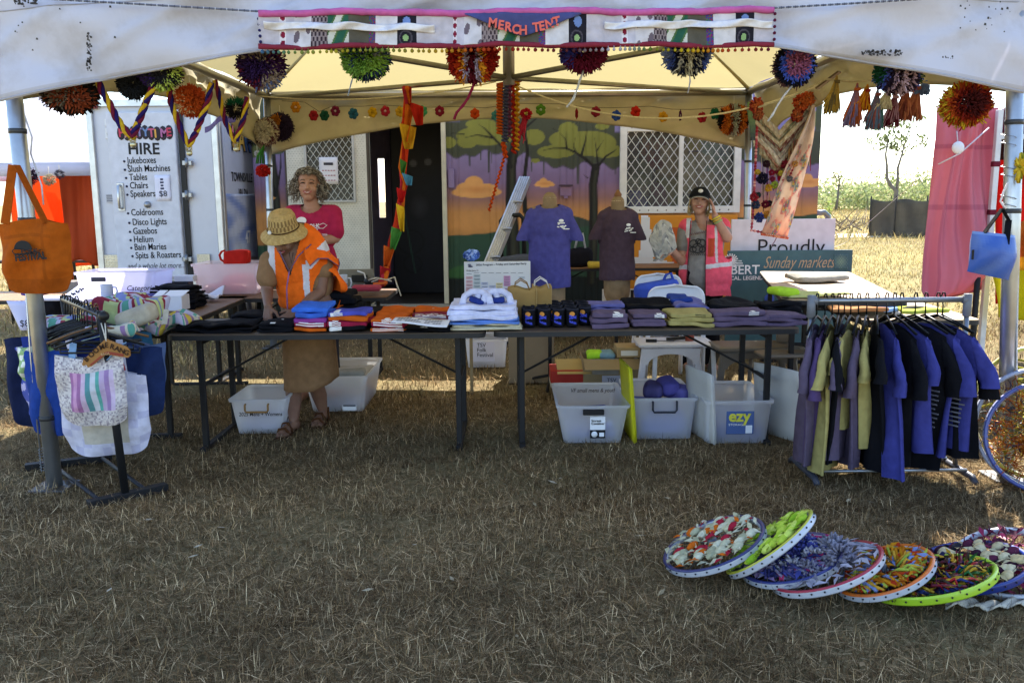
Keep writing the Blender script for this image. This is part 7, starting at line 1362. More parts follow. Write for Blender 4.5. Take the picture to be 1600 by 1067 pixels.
def woman_pink():
    """pink vest, black cap, hand at her ear, grey wad of cloth in the other"""
    Y = 7.6; hc = P(1093, 316, Y); x0 = P(1098, 400, Y).x; t = thing('person', 'laughing woman in a coral pink vest and black cap, hand at her ear', 'person', (x0, Y, 0)); F = V((-.2, -1, .10)); U = V((.1, .12, 1)); hs, p, M = head_shapes(hc, F, U, 1.02)
    sh = P(1098, 352, Y).z; hip = .86
    B = [('c', hc+V((.01, .03, -.06)), (x0, Y+.03, sh+.02), .052, .06), ('c', (x0-.14, Y+.03, sh-.03), (x0+.15, Y+.03, sh-.03), .06, .06), ('e', (x0, Y+.03, sh-.17), (.175, .13, .2)), ('e', (x0, Y+.02, sh-.38), (.165, .14, .2)), ('e', (x0, Y+.03, hip), (.19, .145, .17))]
    for s in (-1, 1): B += [('c', (x0+s*.09, Y+.03, hip-.08), (x0+s*.1, Y+.02, .47), .09, .06), ('c', (x0+s*.1, Y+.02, .47), (x0+s*.1, Y+.05, .09), .055, .04), ('c', (x0+s*.1, Y+.04, .05), (x0+s*.12, Y-.1, .035), .042, .03)]
    sR = V((x0+.165, Y+.03, sh-.05)); eR = P(1136, 371, Y-.1); wR = P(1117, 337, Y-.08); B += [('c', sR, eR, .055, .047), ('c', eR, wR, .046, .029)]+hand(wR, (-.25, .0, 1), (-1, .1, -.1), (-.1, -1, .1), .98, .3)
    sL = V((x0-.155, Y+.03, sh-.05)); eL = P(1066, 408, Y-.02); wL = P(1050, 392, Y-.2); B += [('c', sL, eL, .05, .042), ('c', eL, wL, .042, .03)]+hand(wL, (-.9, -.4, -.1), (0, .1, -1), (.2, -1, 0), .98, .75)
    skin('body', t, B+hs, skincol(SK3, 9), .0055); face_parts(t, p, M, 1.02)
    gy = H('#85807e'); skin('t_shirt', t, [('e', (x0, Y+.03, sh-.16), (.192, .145, .22)), ('e', (x0, Y+.02, sh-.38), (.185, .162, .22)), ('c', (x0-.13, Y+.03, sh-.03), (x0+.14, Y+.03, sh-.03), .07, .07), ('c', sR, sR.lerp(eR, .45), .068, .07), ('c', sL, sL.lerp(eL, .5), .065, .068)], gy, .007, 5, CLOTH, cut=lambda c: ((c[:, 0]-x0)**2/.0055+(c[:, 1]-(Y-.06))**2/.016+(c[:, 2]-(sh+.045))**2/.009) < 1, ripple=.003)
    m = MB(); yb = Y-.147
    for k, (px, py, r) in enumerate(((1084, 381, 8), (1096, 380, 8), (1090, 388, 10), (1083, 390, 6), (1098, 390, 6), (1091, 377, 5))):
        q = P(px, py, yb); m.tube([q+V((r*.0045*math.cos(a), 0, r*.004*math.sin(a))) for a in [2*PI*j/14 for j in range(14)]], .006, H('#2b2a2c'), 5, closed=True)
    m.build('print', PAINT, t); m = MB(); [m.tube([P(1077+3.4*k, 368-.6*k, yb-.003), P(1079+3.4*k, 364-.6*k, yb-.003), P(1080+3.4*k, 368-.6*k, yb-.003)], .003, H('#6a4a4c'), 4) for k in range(8)]; [m.tube([P(1079+3*k, 399, yb-.003), P(1081+3*k, 396, yb-.003)], .003, H('#3a3638'), 4) for k in range(8)]; m.build('shirt_lettering', PAINT, t)
    skin('trousers', t, [('e', (x0, Y+.03, hip+.03), (.2, .16, .17))]+[q for s in (-1, 1) for q in (('c', (x0+s*.09, Y+.03, hip-.08), (x0+s*.1, Y+.02, .47), .11, .085), ('c', (x0+s*.1, Y+.02, .47), (x0+s*.1, Y+.04, .1), .085, .07))], H('#15151c'), .009, 4, CLOTH)
    pk, sv = np.array(H('#dc5468')), np.array(H('#c2bec4'))
    VS = [('e', (x0+.01, Y+.03, sh-.17), (.225, .17, .24)), ('e', (x0+.02, Y+.02, sh-.42), (.225, .19, .25)), ('e', (x0+.03, Y+.02, sh-.62), (.235, .195, .24)), ('c', (x0-.13, Y+.03, sh-.02), (x0+.16, Y+.03, sh-.02), .082, .085), ('c', (x0+.2, Y+.03, sh-.12), (x0+.2, Y+.02, sh-.5), .06, .07)]
    def pxy(c): return 800+c[:, 0]*FPX/c[:, 1]*.995, 312+(CAMZ-c[:, 2])*FPX/c[:, 1]
    def vc(c):
        o = np.tile(pk, (len(c), 1)); x, y = pxy(c); s = (np.abs(y-(419-(x-1100)*.12*(x > 1100))) < 3.6) | ((np.abs(x-1075+(y-340)*.08) < 3.4) & (y < 372)) | ((np.abs(x-1117-(y-370)*.06) < 1.8) & (y > 355) & (y < 412)); o[s] = sv
        o[(np.abs(x-1110) < 5) & (y > 374) & (y < 402) & (c[:, 1] < Y)] = np.array(H('#b0452f')); return o
    def vcut(c):
        x, y = pxy(c); fr = c[:, 1] < Y+.02; op = fr & (x > 1079-(y-340)*.06) & (x < 1101.5+(y < 365)*(365-y)*.1) & (y > 330); nk = (np.abs(c[:, 0]-x0) < .085) & (c[:, 2] > sh+.0)
        armR = ((c-np.array(sR+V((.05, -.03, -.12))))**2/np.array([.006, .05, .016])).sum(1) < 1; armL = ((c-np.array(sL+V((-.06, -.02, -.12))))**2/np.array([.005, .05, .02])).sum(1) < 1
        return op | nk | armR | armL | (y > 462+(x-1070)*.02) 
    skin('safety_vest', t, VS, vc, .006, 5, CLOTH, cut=vcut, ripple=.006)
    m = MB(); m.tube([P(1079, 345, Y-.15), P(1077, 380, Y-.18), P(1074, 420, Y-.2), P(1071, 458, Y-.2)], .004, H('#4a2a30'), 5); m.tube([P(1104, 345, Y-.15), P(1103, 380, Y-.18), P(1102, 420, Y-.2), P(1102, 462, Y-.2)], .004, H('#4a2a30'), 5); m.build('piping', CLOTH, t)
    # cap, fair hair, wrist bands, phone hidden by the hand
    cm = MB(); cU = (M.col[2]+M.col[1]*.12).normalized(); o = p(0, -.012, .035)
    prof = [(.0, .098), (.035, .094), (.062, .078), (.08, .05), (.09, .02), (.092, .0), (.088, .0)]
    cm.lathe(prof, H('#17181c'), 24, o, M, 1, 1.12)
    def br(u, v): a = PI*(.12+.76*u); return p(math.cos(a)*.082, .06+math.sin(a)*(.03+.075*v), .048-.02*v-.018*(2*u-1)**2*1.2)
    cm.slab(br, 16, 6, lambda u, v: H('#1a1b20') if v < .9 else H('#9a968f'), .006); cap = cm.build('cap', CLOTH, t); MB().ball(p(0, .088, .085), (.022, .01, .016), H('#d5d2ce'), 10, 6).build('badge', CLOTH, cap)
    rs = np.random.RandomState(12); hm = MB()
    def fn(r):
        s = rs.choice([-1, 1]); z0 = r.uniform(-.02, .03); y0 = r.uniform(-.07, .03); a = [(.074, y0, z0+.02), (.086, y0+.005, z0-.03), (.082+r.uniform(-.005, .012), y0+.012, z0-.075), (.07+r.uniform(-.01, .02), y0+.015, z0-.105)]
        if r.rand() < .3: s2 = r.uniform(-.07, .07); return [p(s2, -.085, z0+.02), p(s2*1.05, -.098, z0-.04), p(s2, -.09, z0-.1)]
        return [p(s*x, y, z) for x, y, z in a]
    strands(hm, p, 260, rs, [H(x) for x in ('#a8926c', '#8f7a58', '#bfa980', '#7d6a4c')], 0, fn, r=.0035); hm.build('hair', YARN, t)
    for k, c in enumerate(('#d8c83a', '#c9b03a', '#8fae6a')): q = wR.lerp(eR, .1+.09*k); d = (eR-wR).normalized(); u, w = frame(d); MB().tube([q+(u*math.cos(a)+w*math.sin(a))*.036 for a in [2*PI*j/14 for j in range(14)]], .006, H(c), 6, closed=True).build('wristband', CLOTH, t)
    # crumpled grey bag she holds
    m = MB(); q = P(1034, 376, Y-.24)
    def wad(u, v):
        a = 2*PI*u; th = PI*v; n_ = 1+.22*math.sin(a*3+v*5)+.14*math.sin(a*5-v*9+1)+.1*math.cos(th*7+a*2); return q+V((.095*math.sin(th)*math.cos(a)*n_, .08*math.sin(th)*math.sin(a)*n_, .175*math.cos(th)*(.9+.1*math.sin(a*2))+.03*math.sin(a*4)*math.sin(th)))
    m.grid(wad, 22, 18, lambda u, v: rc([H('#8f8d8b'), H('#a6a29a'), H('#b5b1a8'), H('#77777a')]) if (int(u*7)+int(v*5)) % 2 else H('#a39f98'), False); m.bar(P(1022, 408, Y-.26), P(1040, 394, Y-.24), .06, .012, H('#8e8b88'), .003); tag(m.build('cloth_bag', CLOTH), 'crumpled grey cloth bag held up by the woman in pink', 'bag')

def mannequin(label, px, ptop, pw, pbot, Y, c, prt, bust, knob, pole_to=0, sleeve=True):
    a, b = P(px-pw/2, 350, Y), P(px+pw/2, 350, Y); w = b.x-a.x; x0 = (a.x+b.x)/2; zt = P(px, ptop, Y).z; zb = P(px, pbot, Y).z; t = thing('mannequin', label, 'mannequin', (x0, Y, 0), 'shirt mannequins behind the table'); s = w/.5
    bc = H('#8a745a'); nz = zt-.065
    skin('bust', t, [('c', (x0, Y, nz-.02), (x0, Y, zt-.012), .058, .058, (1, 1)), ('c', (x0-.13*s, Y, nz-.055), (x0+.13*s, Y, nz-.055), .055, .055), ('e', (x0, Y, nz-.2), (.165*s, .11, .2)), ('e', (x0, Y, nz-.42), (.145*s, .10, .2)), ('c', (x0, Y, nz-.5), (x0, Y, bust), .14, .14, (1.05*s, .75), (1, 0, 0))], bc, .009, 3, CLOTH)
    m = MB(); m.lathe([(.0, .004), (.052, .004), (.055, 0), (.055, -.01)], H('#c2b193'), 20, (x0, Y, zt)); 
    if knob: m.lathe([(.018, 0), (.014, .02), (.03, .035), (.034, .055), (.02, .075), (.012, .09), (0, .1)], H('#7a5232'), 14, (x0, Y, zt))
    m.build('neck_cap', WOODM, t)
    m = MB(); m.tube([(x0, Y, .03), (x0, Y, bust)], .016, H('#1b1b1d'), 10)
    for k in range(3): an = 2*PI*k/3+.4; m.tube([(x0, Y, .09), (x0+.28*math.cos(an), Y+.28*math.sin(an), .014)], .012, H('#1b1b1d'), 8)
    m.build('stand', PAINT, t)
    T = [('e', (x0, Y, nz-.17), (.19*s, .14, .2)), ('c', (x0, Y, nz-.25), (x0, Y, zb+.02), .19, .2, (1*s, .68), (1, 0, 0)), ('c', (x0, Y, nz-.03), (x0-.15*s, Y, nz-.075), .075, .062), ('c', (x0, Y, nz-.03), (x0+.15*s, Y, nz-.075), .075, .062)]
    for sg in (-1, 1): T.append(('c', (x0+sg*.16*s, Y, nz-.085), (x0+sg*.25*s, Y-.01, nz-.26), .06, .068, (.85, .8)))
    skin('t_shirt', t, T, c, .007, 5, CLOTH, cut=lambda q: (((q[:, 0]-x0)**2+(q[:, 1]-Y+.015)**2)/.0062+(q[:, 2]-nz-.01)**2/.0062 < 1) | (q[:, 2] < zb) | ((np.abs(q[:, 0]-x0) > .2*s) & (q[:, 2] < nz-.275)), ripple=.007, seed=int(px))
    m = MB(); q = P(prt[0], prt[1], Y-.148); m.ball(q+V((0, 0, .035)), (.02, .003, .012), WHITE, 10, 6)
    for k in range(9): m.box(q+V((random.uniform(-.025, .03), 0, random.uniform(-.022, .02))), (random.uniform(.015, .03), .003, .009), WHITE, Matrix.Rotation(random.uniform(-.5, .3), 3, 'Y'), .001)
    m.box(q+V((.04, 0, -.03)), (.05, .003, .007), WHITE); m.build('print', PAINT, t)
def build_people():
    woman_red(); woman_hat(); woman_pink()
    mannequin('mannequin wearing a bright blue festival shirt with a white chest print', 859, 309, 84, 449, 7.0, H('#4a4888'), (877, 352), .7, False)
    mannequin('mannequin wearing a dark plum shirt with a wooden neck knob', 965, 314, 72, 437, 7.6, H('#493a46'), (982, 358), .72, True)
# ================================================================ yarn decorations, banner, wheels
def tufts(mb, c, r, n, colf, rs, sq=(1, 1, 1), w=.066):
    c = V(c)
    for i in range(n):
        d = V(rs.normal(size=3)).normalized(); L = r*rs.uniform(.9, 1.03); col = colf(d, rs); q = V((d.x*sq[0], d.y*sq[1], d.z*sq[2])); j = V(rs.normal(size=3))*.085; t = (q+j*.8)*L+V((0, 0, -.02*r)); x, y = frame(q); k = r*w*rs.uniform(.6, 1.1); b = q*r*.5; m_ = q*L*.85; ph = rs.rand()*6
        vs = [c+b+(x*math.cos(ph+a)+y*math.sin(ph+a))*k*.5 for a in (0, 2.1, 4.2)]+[c+m_+(x*math.cos(ph+a)+y*math.sin(ph+a))*k*.62 for a in (0, 2.1, 4.2)]+[c+t+(x*math.cos(ph+a)+y*math.sin(ph+a))*k*.55 for a in (0, 2.1, 4.2)]
        sh = .8+.4*rs.rand(); col = tuple(min(1, a*sh) for a in col)
        mb.add(vs, [(0, 1, 4, 3), (1, 2, 5, 4), (2, 0, 3, 5), (3, 4, 7, 6), (4, 5, 8, 7), (5, 3, 6, 8), (6, 7, 8)], col)
def patch(cols, k=2.6, seed=1):
    r = np.random.RandomState(seed); D = [(V(r.normal(size=3)).normalized(), c) for c in cols for _ in range(2)]
    return lambda d, rs: max(D, key=lambda q: d.dot(q[0])+.14*rs.randn())[1]
def bands(cols, s=1): return lambda d, rs: cols[int(max(0, min(.999, (abs(d.x*s+.04*rs.randn()))))*len(cols))]
def rings(cols): return lambda d, rs: cols[int(max(0, min(.999, (1-(-d.y))/2*1.6+.05*rs.randn()))*len(cols))]
def pom(label, px, py, rpx, Y, colf, seed, sq=(1, 1, 1), hang=None, n=2200, group='large yarn pompoms strung round the tent'):
    o = P(px, py, Y); r = rpx*Y/FPX; t = thing('pompom', label, 'pompom', o, group); m = MB(); tufts(m, o, r, n, colf, np.random.RandomState(seed), sq); m.build('yarn_ball', YARN, t)
    z = P(px, (hang if hang is not None else py-rpx-14), Y); MB().tube([o, V((o.x, o.y, z.z))], .003, H('#d9d0bb'), 5).build('string', YARN, t); return t
def build_poms():
    YF, YB = TENT['YF'], TENT['YB']; c = lambda *a: [H(x) for x in a]; F = YF+.1
    pom('brown and rust pompom with dark strands, leftmost under the valance', 110, 147, 40, F, patch(c('#2c2420', '#7d3a24', '#3a2f2a', '#8f452c', '#6b5f52', '#1f1b1c'), seed=3), 1, (1, .9, .72), 100)
    pom('charcoal dark grey pompom beside the first braided loop', 208, 130, 23, F+.05, patch(c('#26282f', '#1d1f26', '#30323a'), seed=4), 2, (1, .9, 1.05), 95)
    pom('multicoloured pompom of lime, red and blue above the trailer', 251, 113, 31, F, patch(c('#a8c832', '#8a1f38', '#3a2a6a', '#3f62b8', '#23252c', '#c3d86a', '#2b2a33'), seed=8), 3, (1, .9, .85), 85)
    pom('orange pompom with cream streaks in front of the trailer', 298, 158, 24, F+.2, patch(c('#b8461c', '#c2521f', '#b03f18', '#d9b88a', '#bb4a1d'), seed=5), 4, (1, 1, .98), 120)
    pom('small black and green pompom by the back left tent corner', 369, 169, 17.5, F+.4, lambda d, r: H('#1f5a3a') if d.z > .25 else H('#1f1c1f'), 5, (1, 1, 1), 140, 420)
    pom('purple, blue and cream pompom at the left end of the banner', 408, 102, 36, F, patch(c('#3a1f4a', '#2a1a38', '#6a82c8', '#8a7a70', '#5f1f2f', '#33204a', '#9a8a80'), seed=11), 6, (1, .9, .98), 60)
    pom('green, grey and blue pompom hanging under the left of the banner', 572, 92, 36, F, patch(c('#5f8a3a', '#8a8f92', '#26324f', '#7fa84a', '#5a6a72', '#2f3f6a', '#6f9a4a'), seed=6), 7, (1, .9, .86), 50)
    pom('red pompom with orange, yellow and lilac stripes under the banner', 738, 90, 38, F, bands(c('#5a1824', '#a79ab8', '#d8902a', '#b03a1a', '#8f1f1a', '#98261c')), 8, (1, .9, .98), 45, 2400)
    pom('maroon, blue and pink pompom under the right of the MERCH TENT words', 912, 82, 35, F, patch(c('#5f1a30', '#3b3f9a', '#3a1a3a', '#b98a94', '#6a1c34', '#43306a'), seed=9), 9, (1, .9, .84), 40)
    pom('blue pompom striped black and cream under the banner right side', 1074, 82, 36, F, bands(c('#c3bda8', '#1b1f33', '#b9b7b0', '#23273f', '#4a5fb0', '#7f8fc8')), 10, (1, .9, .92), 40)
    pom('dark round pompom swirled with bright blue and pink', 1241, 102, 31, F, rings(c('#9a5a7a', '#4a62c8', '#232433', '#1e1d28', '#6a4a52')), 11, (1, .9, 1.04), 60)
    pom('green edged pompom with black and pink stripes above the tassels', 1404, 112, 35, F, bands(c('#b99aa4', '#2a1c26', '#a88a9a', '#2a2030', '#4a58a8', '#1f4a34')), 12, (1, .9, .95), 70)
    pom('yellow, red and brown pompom by the right front pole', 1509, 163, 37, F, rings(c('#4a1a18', '#7d2218', '#b04a1c', '#c9a42a', '#a83a1a', '#c2a030')), 13, (1, .9, .9), 120)
    pom('black and orange striped pompom with a cream centre on the back right corner', 1146, 187, 23, YB-.12, bands(c('#a8b0a4', '#7a3a24', '#cf7a30', '#b9622a', '#1d1c20')), 14, (1, 1, 1), 150)
    pom('cream pompom with maroon ring on the back left pole', 415, 206, 20, YB-.2, rings(c('#d8cfb8', '#cfc4aa', '#5f2a38', '#c8bca4', '#7a5a5a')), 15, (1, 1, 1), 165)
    pom('purple pompom with an orange patch behind the cream one', 438, 198, 19, YB-.05, lambda d, r: H('#b8722a') if d.dot(V((-.4, -.8, .3))) > .72 else H('#33283f'), 16, (1, 1, 1.1), 165)
    pom('small black fluffy pompom beside the cream one', 394, 220, 9, YB-.2, patch(c('#17181f', '#23242f'), seed=2), 17, (1, 1, 1), 190, 260); pom('tiny white pompom dangling under the black one', 402, 240, 5, YB-.22, lambda d, r: H('#d6d2d8'), 18, (1, 1, 1), 215, 160)
    pom('dark maroon pompom on the neighbouring orange tent', 43, 276, 16, 10.2, patch(c('#2a2030', '#3a2838'), seed=4), 19, (1, 1, 1), 258, 300); pom('beige pompom on the neighbouring orange tent', 77, 281, 10, 10.1, patch(c('#a8977a', '#b8a98c'), seed=4), 20, (1, 1, 1), 260, 260); pom('small slate pompom on the neighbouring orange tent', 93, 273, 8, 10.3, patch(c('#4a4650', '#5a5660'), seed=4), 21, (1, 1, 1), 258, 200)
    # tassel and red star flower on the back pole
    o = P(408, 240, YB-.25); m = MB()
    for k in range(60): a = k*.7; m.tube([P(413, 226, YB-.25), o+V((.03*math.cos(a)-.01, .02*math.sin(a), -.02)), o+V((.038*math.cos(a)-.02, .02*math.sin(a), -.1))], .004, rc([H('#3f7a2f'), H('#4f8f3a'), H('#2f6526')]), 4)
    tag(m.build('tassel', YARN), 'grass green yarn tassel on the back left pole', 'tassel'); m = MB(); tufts(m, P(411, 267, YB-.27), .075, 160, lambda d, r: H('#a81f1a'), np.random.RandomState(3), (1, .5, .8), .3); tag(m.build('star_flower', YARN), 'red spiky knitted flower under the green tassel', 'flower')
    # ribbons below the poms
    def ribbon(label, pts, w, col, Y, cat='ribbon'):
        m = MB()
        for s in range(3): m.tube([P(x+s*.9*math.sin(i*2+s), y, Y-.01*s) for i, (x, y) in enumerate(pts)], w, lerp(col, (0, 0, 0), .12*s), 6)
        tag(m.build('ribbon', YARN), label, cat)
    ribbon('long plaited crimson ribbon trailing from the red pompom', [(741, 126), (738, 140), (731, 155), (722, 166), (714, 176), (710, 187)], .006, H('#8f2440'), F); ribbon('white ribbon tail hanging from the maroon and blue pompom', [(911, 110), (907, 125), (902, 140), (895, 155), (886, 168)], .005, H('#d9d4c8'), F); ribbon('thin pale yarn ends hanging from the striped blue pompom', [(1076, 114), (1079, 128), (1075, 146)], .002, H('#c9c8d6'), F); ribbon('white twine tail trailing down left from the dark round pompom', [(1237, 134), (1227, 148), (1216, 164), (1206, 180), (1200, 190)], .004, H('#ded8d4'), F)
    ribbon('thin blue yarn ends under the green pompom', [(552, 115), (550, 128), (546, 142), (543, 150)], .002, H('#a9b2c4'), F)
    m = MB(); m.slab(lambda u, v: P(320+48*u, 199-18*u-6*math.sin(u*3)+9*v+3*math.sin(u*9), F+.45), 12, 4, H('#8f86d8'), .003); tag(m.build('gauze_ribbon', mat('gauze', None, .7, alpha=.7, trl=.4)), 'sheer lilac ribbon tied across the third braided loop', 'ribbon')
    # braided loops with bells
    def braid(label, pts, Y, r=.011):
        pts = [P(x, y, Y) for x, y in pts]; L = [pts[0]]
        for a, b in zip(pts[:-1], pts[1:]): n = max(2, int((b-a).length/.012)); L += [a.lerp(b, (k+1)/n) for k in range(n)]
        t = thing('braided_garland', label, 'garland', L[0]); m = MB(); cols = [H('#c9a22a'), H('#2a1f5a'), H('#6a2038')]
        for s in range(3):
            out = []
            for i, p_ in enumerate(L):
                tn = (L[min(i+1, len(L)-1)]-L[max(i-1, 0)]); x, y = frame(tn); a = i*.55+s*2.094; out.append(p_+x*math.cos(a)*r*.85+y*math.sin(a)*r*.85)
            m.tube(out, r*.95, cols[s], 7)
        m.build('braid', YARN, t); k = max(range(len(L)), key=lambda i: -L[i].z); q = L[k]; b = MB(); tufts(b, q+V((0, 0, -.012)), .022, 90, lambda d, r_: H('#c8b03a'), np.random.RandomState(2)); b.build('bow', YARN, t); MB().ball(q+V((.003, -.005, -.04)), .016, H('#c9c3a2'), 12, 8).build('bell', METAL, t)
    braid('yellow and purple braided loop hanging furthest left under the valance', [(151, 118), (158, 140), (170, 160), (182, 185), (196, 205), (207, 214), (217, 190), (228, 160), (239, 138), (246, 125)], F-.02); braid('yellow and purple braided loop between two orange and blue pompoms', [(264, 138), (267, 160), (276, 185), (284, 205), (295, 228), (306, 208), (315, 185), (325, 160), (330, 130)], F+.15, .010)
    braid('smaller braided loop beside the back left corner', [(335, 126), (341, 145), (346, 165), (352, 190), (362, 212), (368, 222), (374, 205), (381, 185), (384, 165), (386, 152)], F+.35, .009)
    # twisted scarf garland hanging to the back table
    pts = [(636, 138, -.3), (637, 165, 0), (632, 195, 0), (634, 225, .0), (628, 262, .05), (631, 285, .05), (625, 320, .1), (620, 350, .1), (612, 380, .1), (606, 405, .1), (603, 425, 0), (596, 445, -.2)]; Y = 7.6; L = [P(x, y, Y+d) for x, y, d in pts]; t = thing('scarf_garland', 'long twisted scarf garland of red, yellow and green cloth hanging to the back table', 'garland', L[-1]); m = MB(); rs = random.Random(3)
    cols = [H('#9a2418'), H('#c23a1e'), H('#a82a3a'), H('#c8641e')]
    for s in range(4): m.tube([p_+V((.02*math.cos(i*1.3+s*1.6), .02*math.sin(i*1.3+s*1.6), 0)) for i, p_ in enumerate(L)], [.018+.006*math.sin(i*1.7+s) for i in range(len(L))], cols[s], 7)
    m.build('twist', CLOTH, t)
    for (px, py, w, h, c, lean) in ((650, 178, 22, 36, '#b3271b', 6), (637, 213, 26, 40, '#c89a2a', 2), (636, 280, 16, 20, '#4a8ab8', 4), (630, 260, 10, 24, '#3f7a3a', 0), (627, 305, 14, 24, '#c01f22', 0), (625, 340, 12, 44, '#d8b22a', 4), (620, 372, 16, 36, '#4a8a3f', -6), (608, 400, 16, 34, '#c85a1e', -4), (602, 428, 16, 26, '#a8242a', -3), (640, 192, 12, 60, '#cf6a1f', -6)):
        m = MB(); m.slab(lambda u, v: P(px+(u-.5)*w*(1-.5*v)+lean*v, py-h/2+h*v+6*u*(1-v), Y-.05)+V((0, -.03*math.sin(u*5+v*3), 0)), 8, 8, lambda u, v: lerp(H(c), (0, 0, 0), .15*math.sin(u*9)**2), .005); m.build('scarf_end', CLOTH, t)
    # crochet spirals in the middle
    Y = YB-1.5; t = thing('crochet_bunch', 'bunch of orange, purple and yellow crochet spirals hanging mid tent', 'garland', P(795, 200, Y)); top = P(796, 124, Y)
    def spiral(x0, y0, x1, y1, r, w, c, nt, thick):
        m = MB(); a, b = P(x0, y0, Y), P(x1, y1, Y); N_ = nt*12; pp = []
        for i in range(N_+1): f = i/N_; p_ = a.lerp(b, f); an = f*nt*2*PI; pp.append(p_+V((r*math.cos(an), r*.6*math.sin(an), 0)))
        m.tube(pp, thick, c, 5); m.tube([a, b], w, lerp(c, (0, 0, 0), .3), 6); m.build('spiral', YARN, t)
    spiral(781, 132, 781, 210, .022, .012, H('#b3521f'), 16, .011); spiral(790, 130, 789, 222, .024, .013, H('#4a4a6a'), 17, .010); spiral(797, 126, 796, 215, .014, .012, H('#6a3a5a'), 12, .010); spiral(802, 124, 803, 240, .014, .013, H('#9a2a20'), 12, .012); spiral(808, 124, 807, 235, .018, .010, H('#c08a22'), 14, .010); spiral(786, 222, 790, 246, .012, .02, H('#c24a1f'), 3, .014); spiral(788, 246, 764, 330, .009, .006, H('#c0481c'), 13, .008); spiral(776, 134, 812, 126, .012, .02, H('#a8481f'), 4, .016)
    m = MB(); q = P(822, 178, Y); tufts(m, q, .05, 130, lambda d, r: H('#b02030') if math.hypot(d.x, d.z) > .4 else H('#d8c05a'), np.random.RandomState(5), (1, .5, 1), .25)
    for k in range(26): m.tube([q+V((random.uniform(-.03, .02), 0, -.03)), q+V((random.uniform(-.06, .0), 0, -.1)), q+V((random.uniform(-.09, -.01), 0, random.uniform(-.16, -.26)))], .004, rc([H('#b02a40'), H('#8f2034'), H('#c03a50')]), 4)
    m.build('flower_tassel', YARN, t)
    # crochet flower bunting along the back
    t = thing('crochet_bunting', 'string of small crochet flowers and leaves along the back valance', 'bunting', P(800, 168, YB-.08)); Yb = YB-.1; fl = [(462, 168, '#b8781f'), (490, 181, '#8f2228'), (507, 181, '#1f4a3a'), (524, 174, '#6a1f3a'), (552, 178, '#2a5a72'), (582, 176, '#b8901f'), (602, 174, '#9a2434'), (625, 175, '#b8902a'), (660, 174, '#3f8a62'), (687, 174, '#7a1f34'), (742, 178, '#b8441c'), (775, 181, '#3f7a80'), (845, 172, '#4f7a2a'), (901, 178, '#7d1f28'), (931, 175, '#7d2434'), (963, 181, '#2f4a9a'), (993, 175, '#b0281f'), (1036, 183, '#b8861f'), (1063, 181, '#4a2040'), (1097, 184, '#8f1f2c'), (1117, 178, '#1f5a44')]
    MB().tube([P(440, 158, Yb)]+[P((a[0]+b[0])/2, min(a[1], b[1])-8+2*math.sin(i), Yb) for i, (a, b) in enumerate(zip(fl[:-1], fl[1:]))]+[P(1150, 164, Yb)], .003, H('#5a5548'), 5).build('string', YARN, t)
    for i, (px, py, cc_) in enumerate(fl):
        q = P(px, py, Yb-.012); m = MB(); col = H(cc_); rr = .027 if i % 4 else .03; thin = .35 if i in (13, 18) else 1
        for k in range(6): a = k*PI/3+i; m.ball(q+V((math.cos(a)*rr*thin, 0, math.sin(a)*rr*1.15)), (.024*thin, .01, .024), lerp(col, (0, 0, 0), .15*(k % 2)), 8, 5)
        m.ball(q+V((0, -.008, 0)), (.013*thin, .008, .013), lerp(col, (1, 1, 1), .25) if i % 3 == 0 else lerp(col, (0, 0, 0), .4), 8, 5); m.tube([q+V((0, 0, .03)), q+V((0, 0, .06))], .003, col, 4); m.build('flower' if i % 5 else 'leaf', YARN, t)
    # tassels on the right side beam
    G2 = 'cloth tassels hung along the right roof beam'; ts = [(1308, 118, 176, ('#a8863a', '#6a5a3a'), 'tan and mauve tassel nearest the roof bracket', 13), (1340, 130, 196, ('#7a6a8a', '#b0582f'), 'grey and rust tassel second along the beam', 15), (1356, 132, 172, ('#c8861f', '#8a2a1f'), 'golden and dark red tassel on the beam', 14), (1372, 138, 200, ('#5a6a80', '#8a4f4a'), 'slate blue tassel left of the cream one', 14), (1388, 140, 170, ('#d3c8a8', '#c0b493'), 'cream tassel in the middle of the row', 14), (1378, 160, 200, ('#3f6a66', '#4f7a78'), 'teal tassel hanging lowest in the row', 11), (1400, 142, 196, ('#5f1f2c', '#a8808a'), 'maroon and pink tassel right of the cream one', 14), (1418, 132, 186, ('#7a3f34', '#b06a4a'), 'rust brown tassel near the valance', 15), (1434, 128, 186, ('#b06a48', '#8f4f3a'), 'terracotta tassel furthest right in the row', 15), (1448, 126, 148, ('#6a7fa8', '#5a6f98'), 'short blue tassel tucked under the valance', 14)]
    for i, (px, y0, y1, cs, lab, w) in enumerate(ts):
        w *= 1.75
        Yt = F+.35+.02*i; t2 = thing('tassel', lab, 'tassel', P(px, y0, Yt), G2); m = MB(); a = P(px, y0, Yt); wx = w*Yt/FPX
        for k in range(120): f = random.uniform(-1, 1); l = random.uniform(.75, 1.08); b = P(px+f*w*.25-4, y0+(y1-y0)*.45, Yt); e = P(px+f*w*.55-9+random.uniform(-2, 2), y0+(y1-y0)*l, Yt+random.uniform(-.04, .04)); m.tube([a, b, e], [.004, .007, .003], H(cs[0] if random.random() < .6 else cs[1]), 4)
        m.build('strands', YARN, t2); q = MB(); q.tube([P(px, y0+10, Yt)+V((0, 0, .008)), P(px, y0+10, Yt)-V((0, 0, .008))], w*.2*Yt/FPX, H(cs[1]), 8); q.build('binding', YARN, t2)
    m = MB(); pts = [P(x, y, F+.4) for x, y in ((1185, 168), (1240, 150), (1290, 124), (1330, 128), (1400, 124), (1455, 130))]; m.tube(pts, .006, H('#b9ab86'), 6); tag(m.build('cord', YARN), 'cream cord carrying the row of cloth tassels', 'cord')
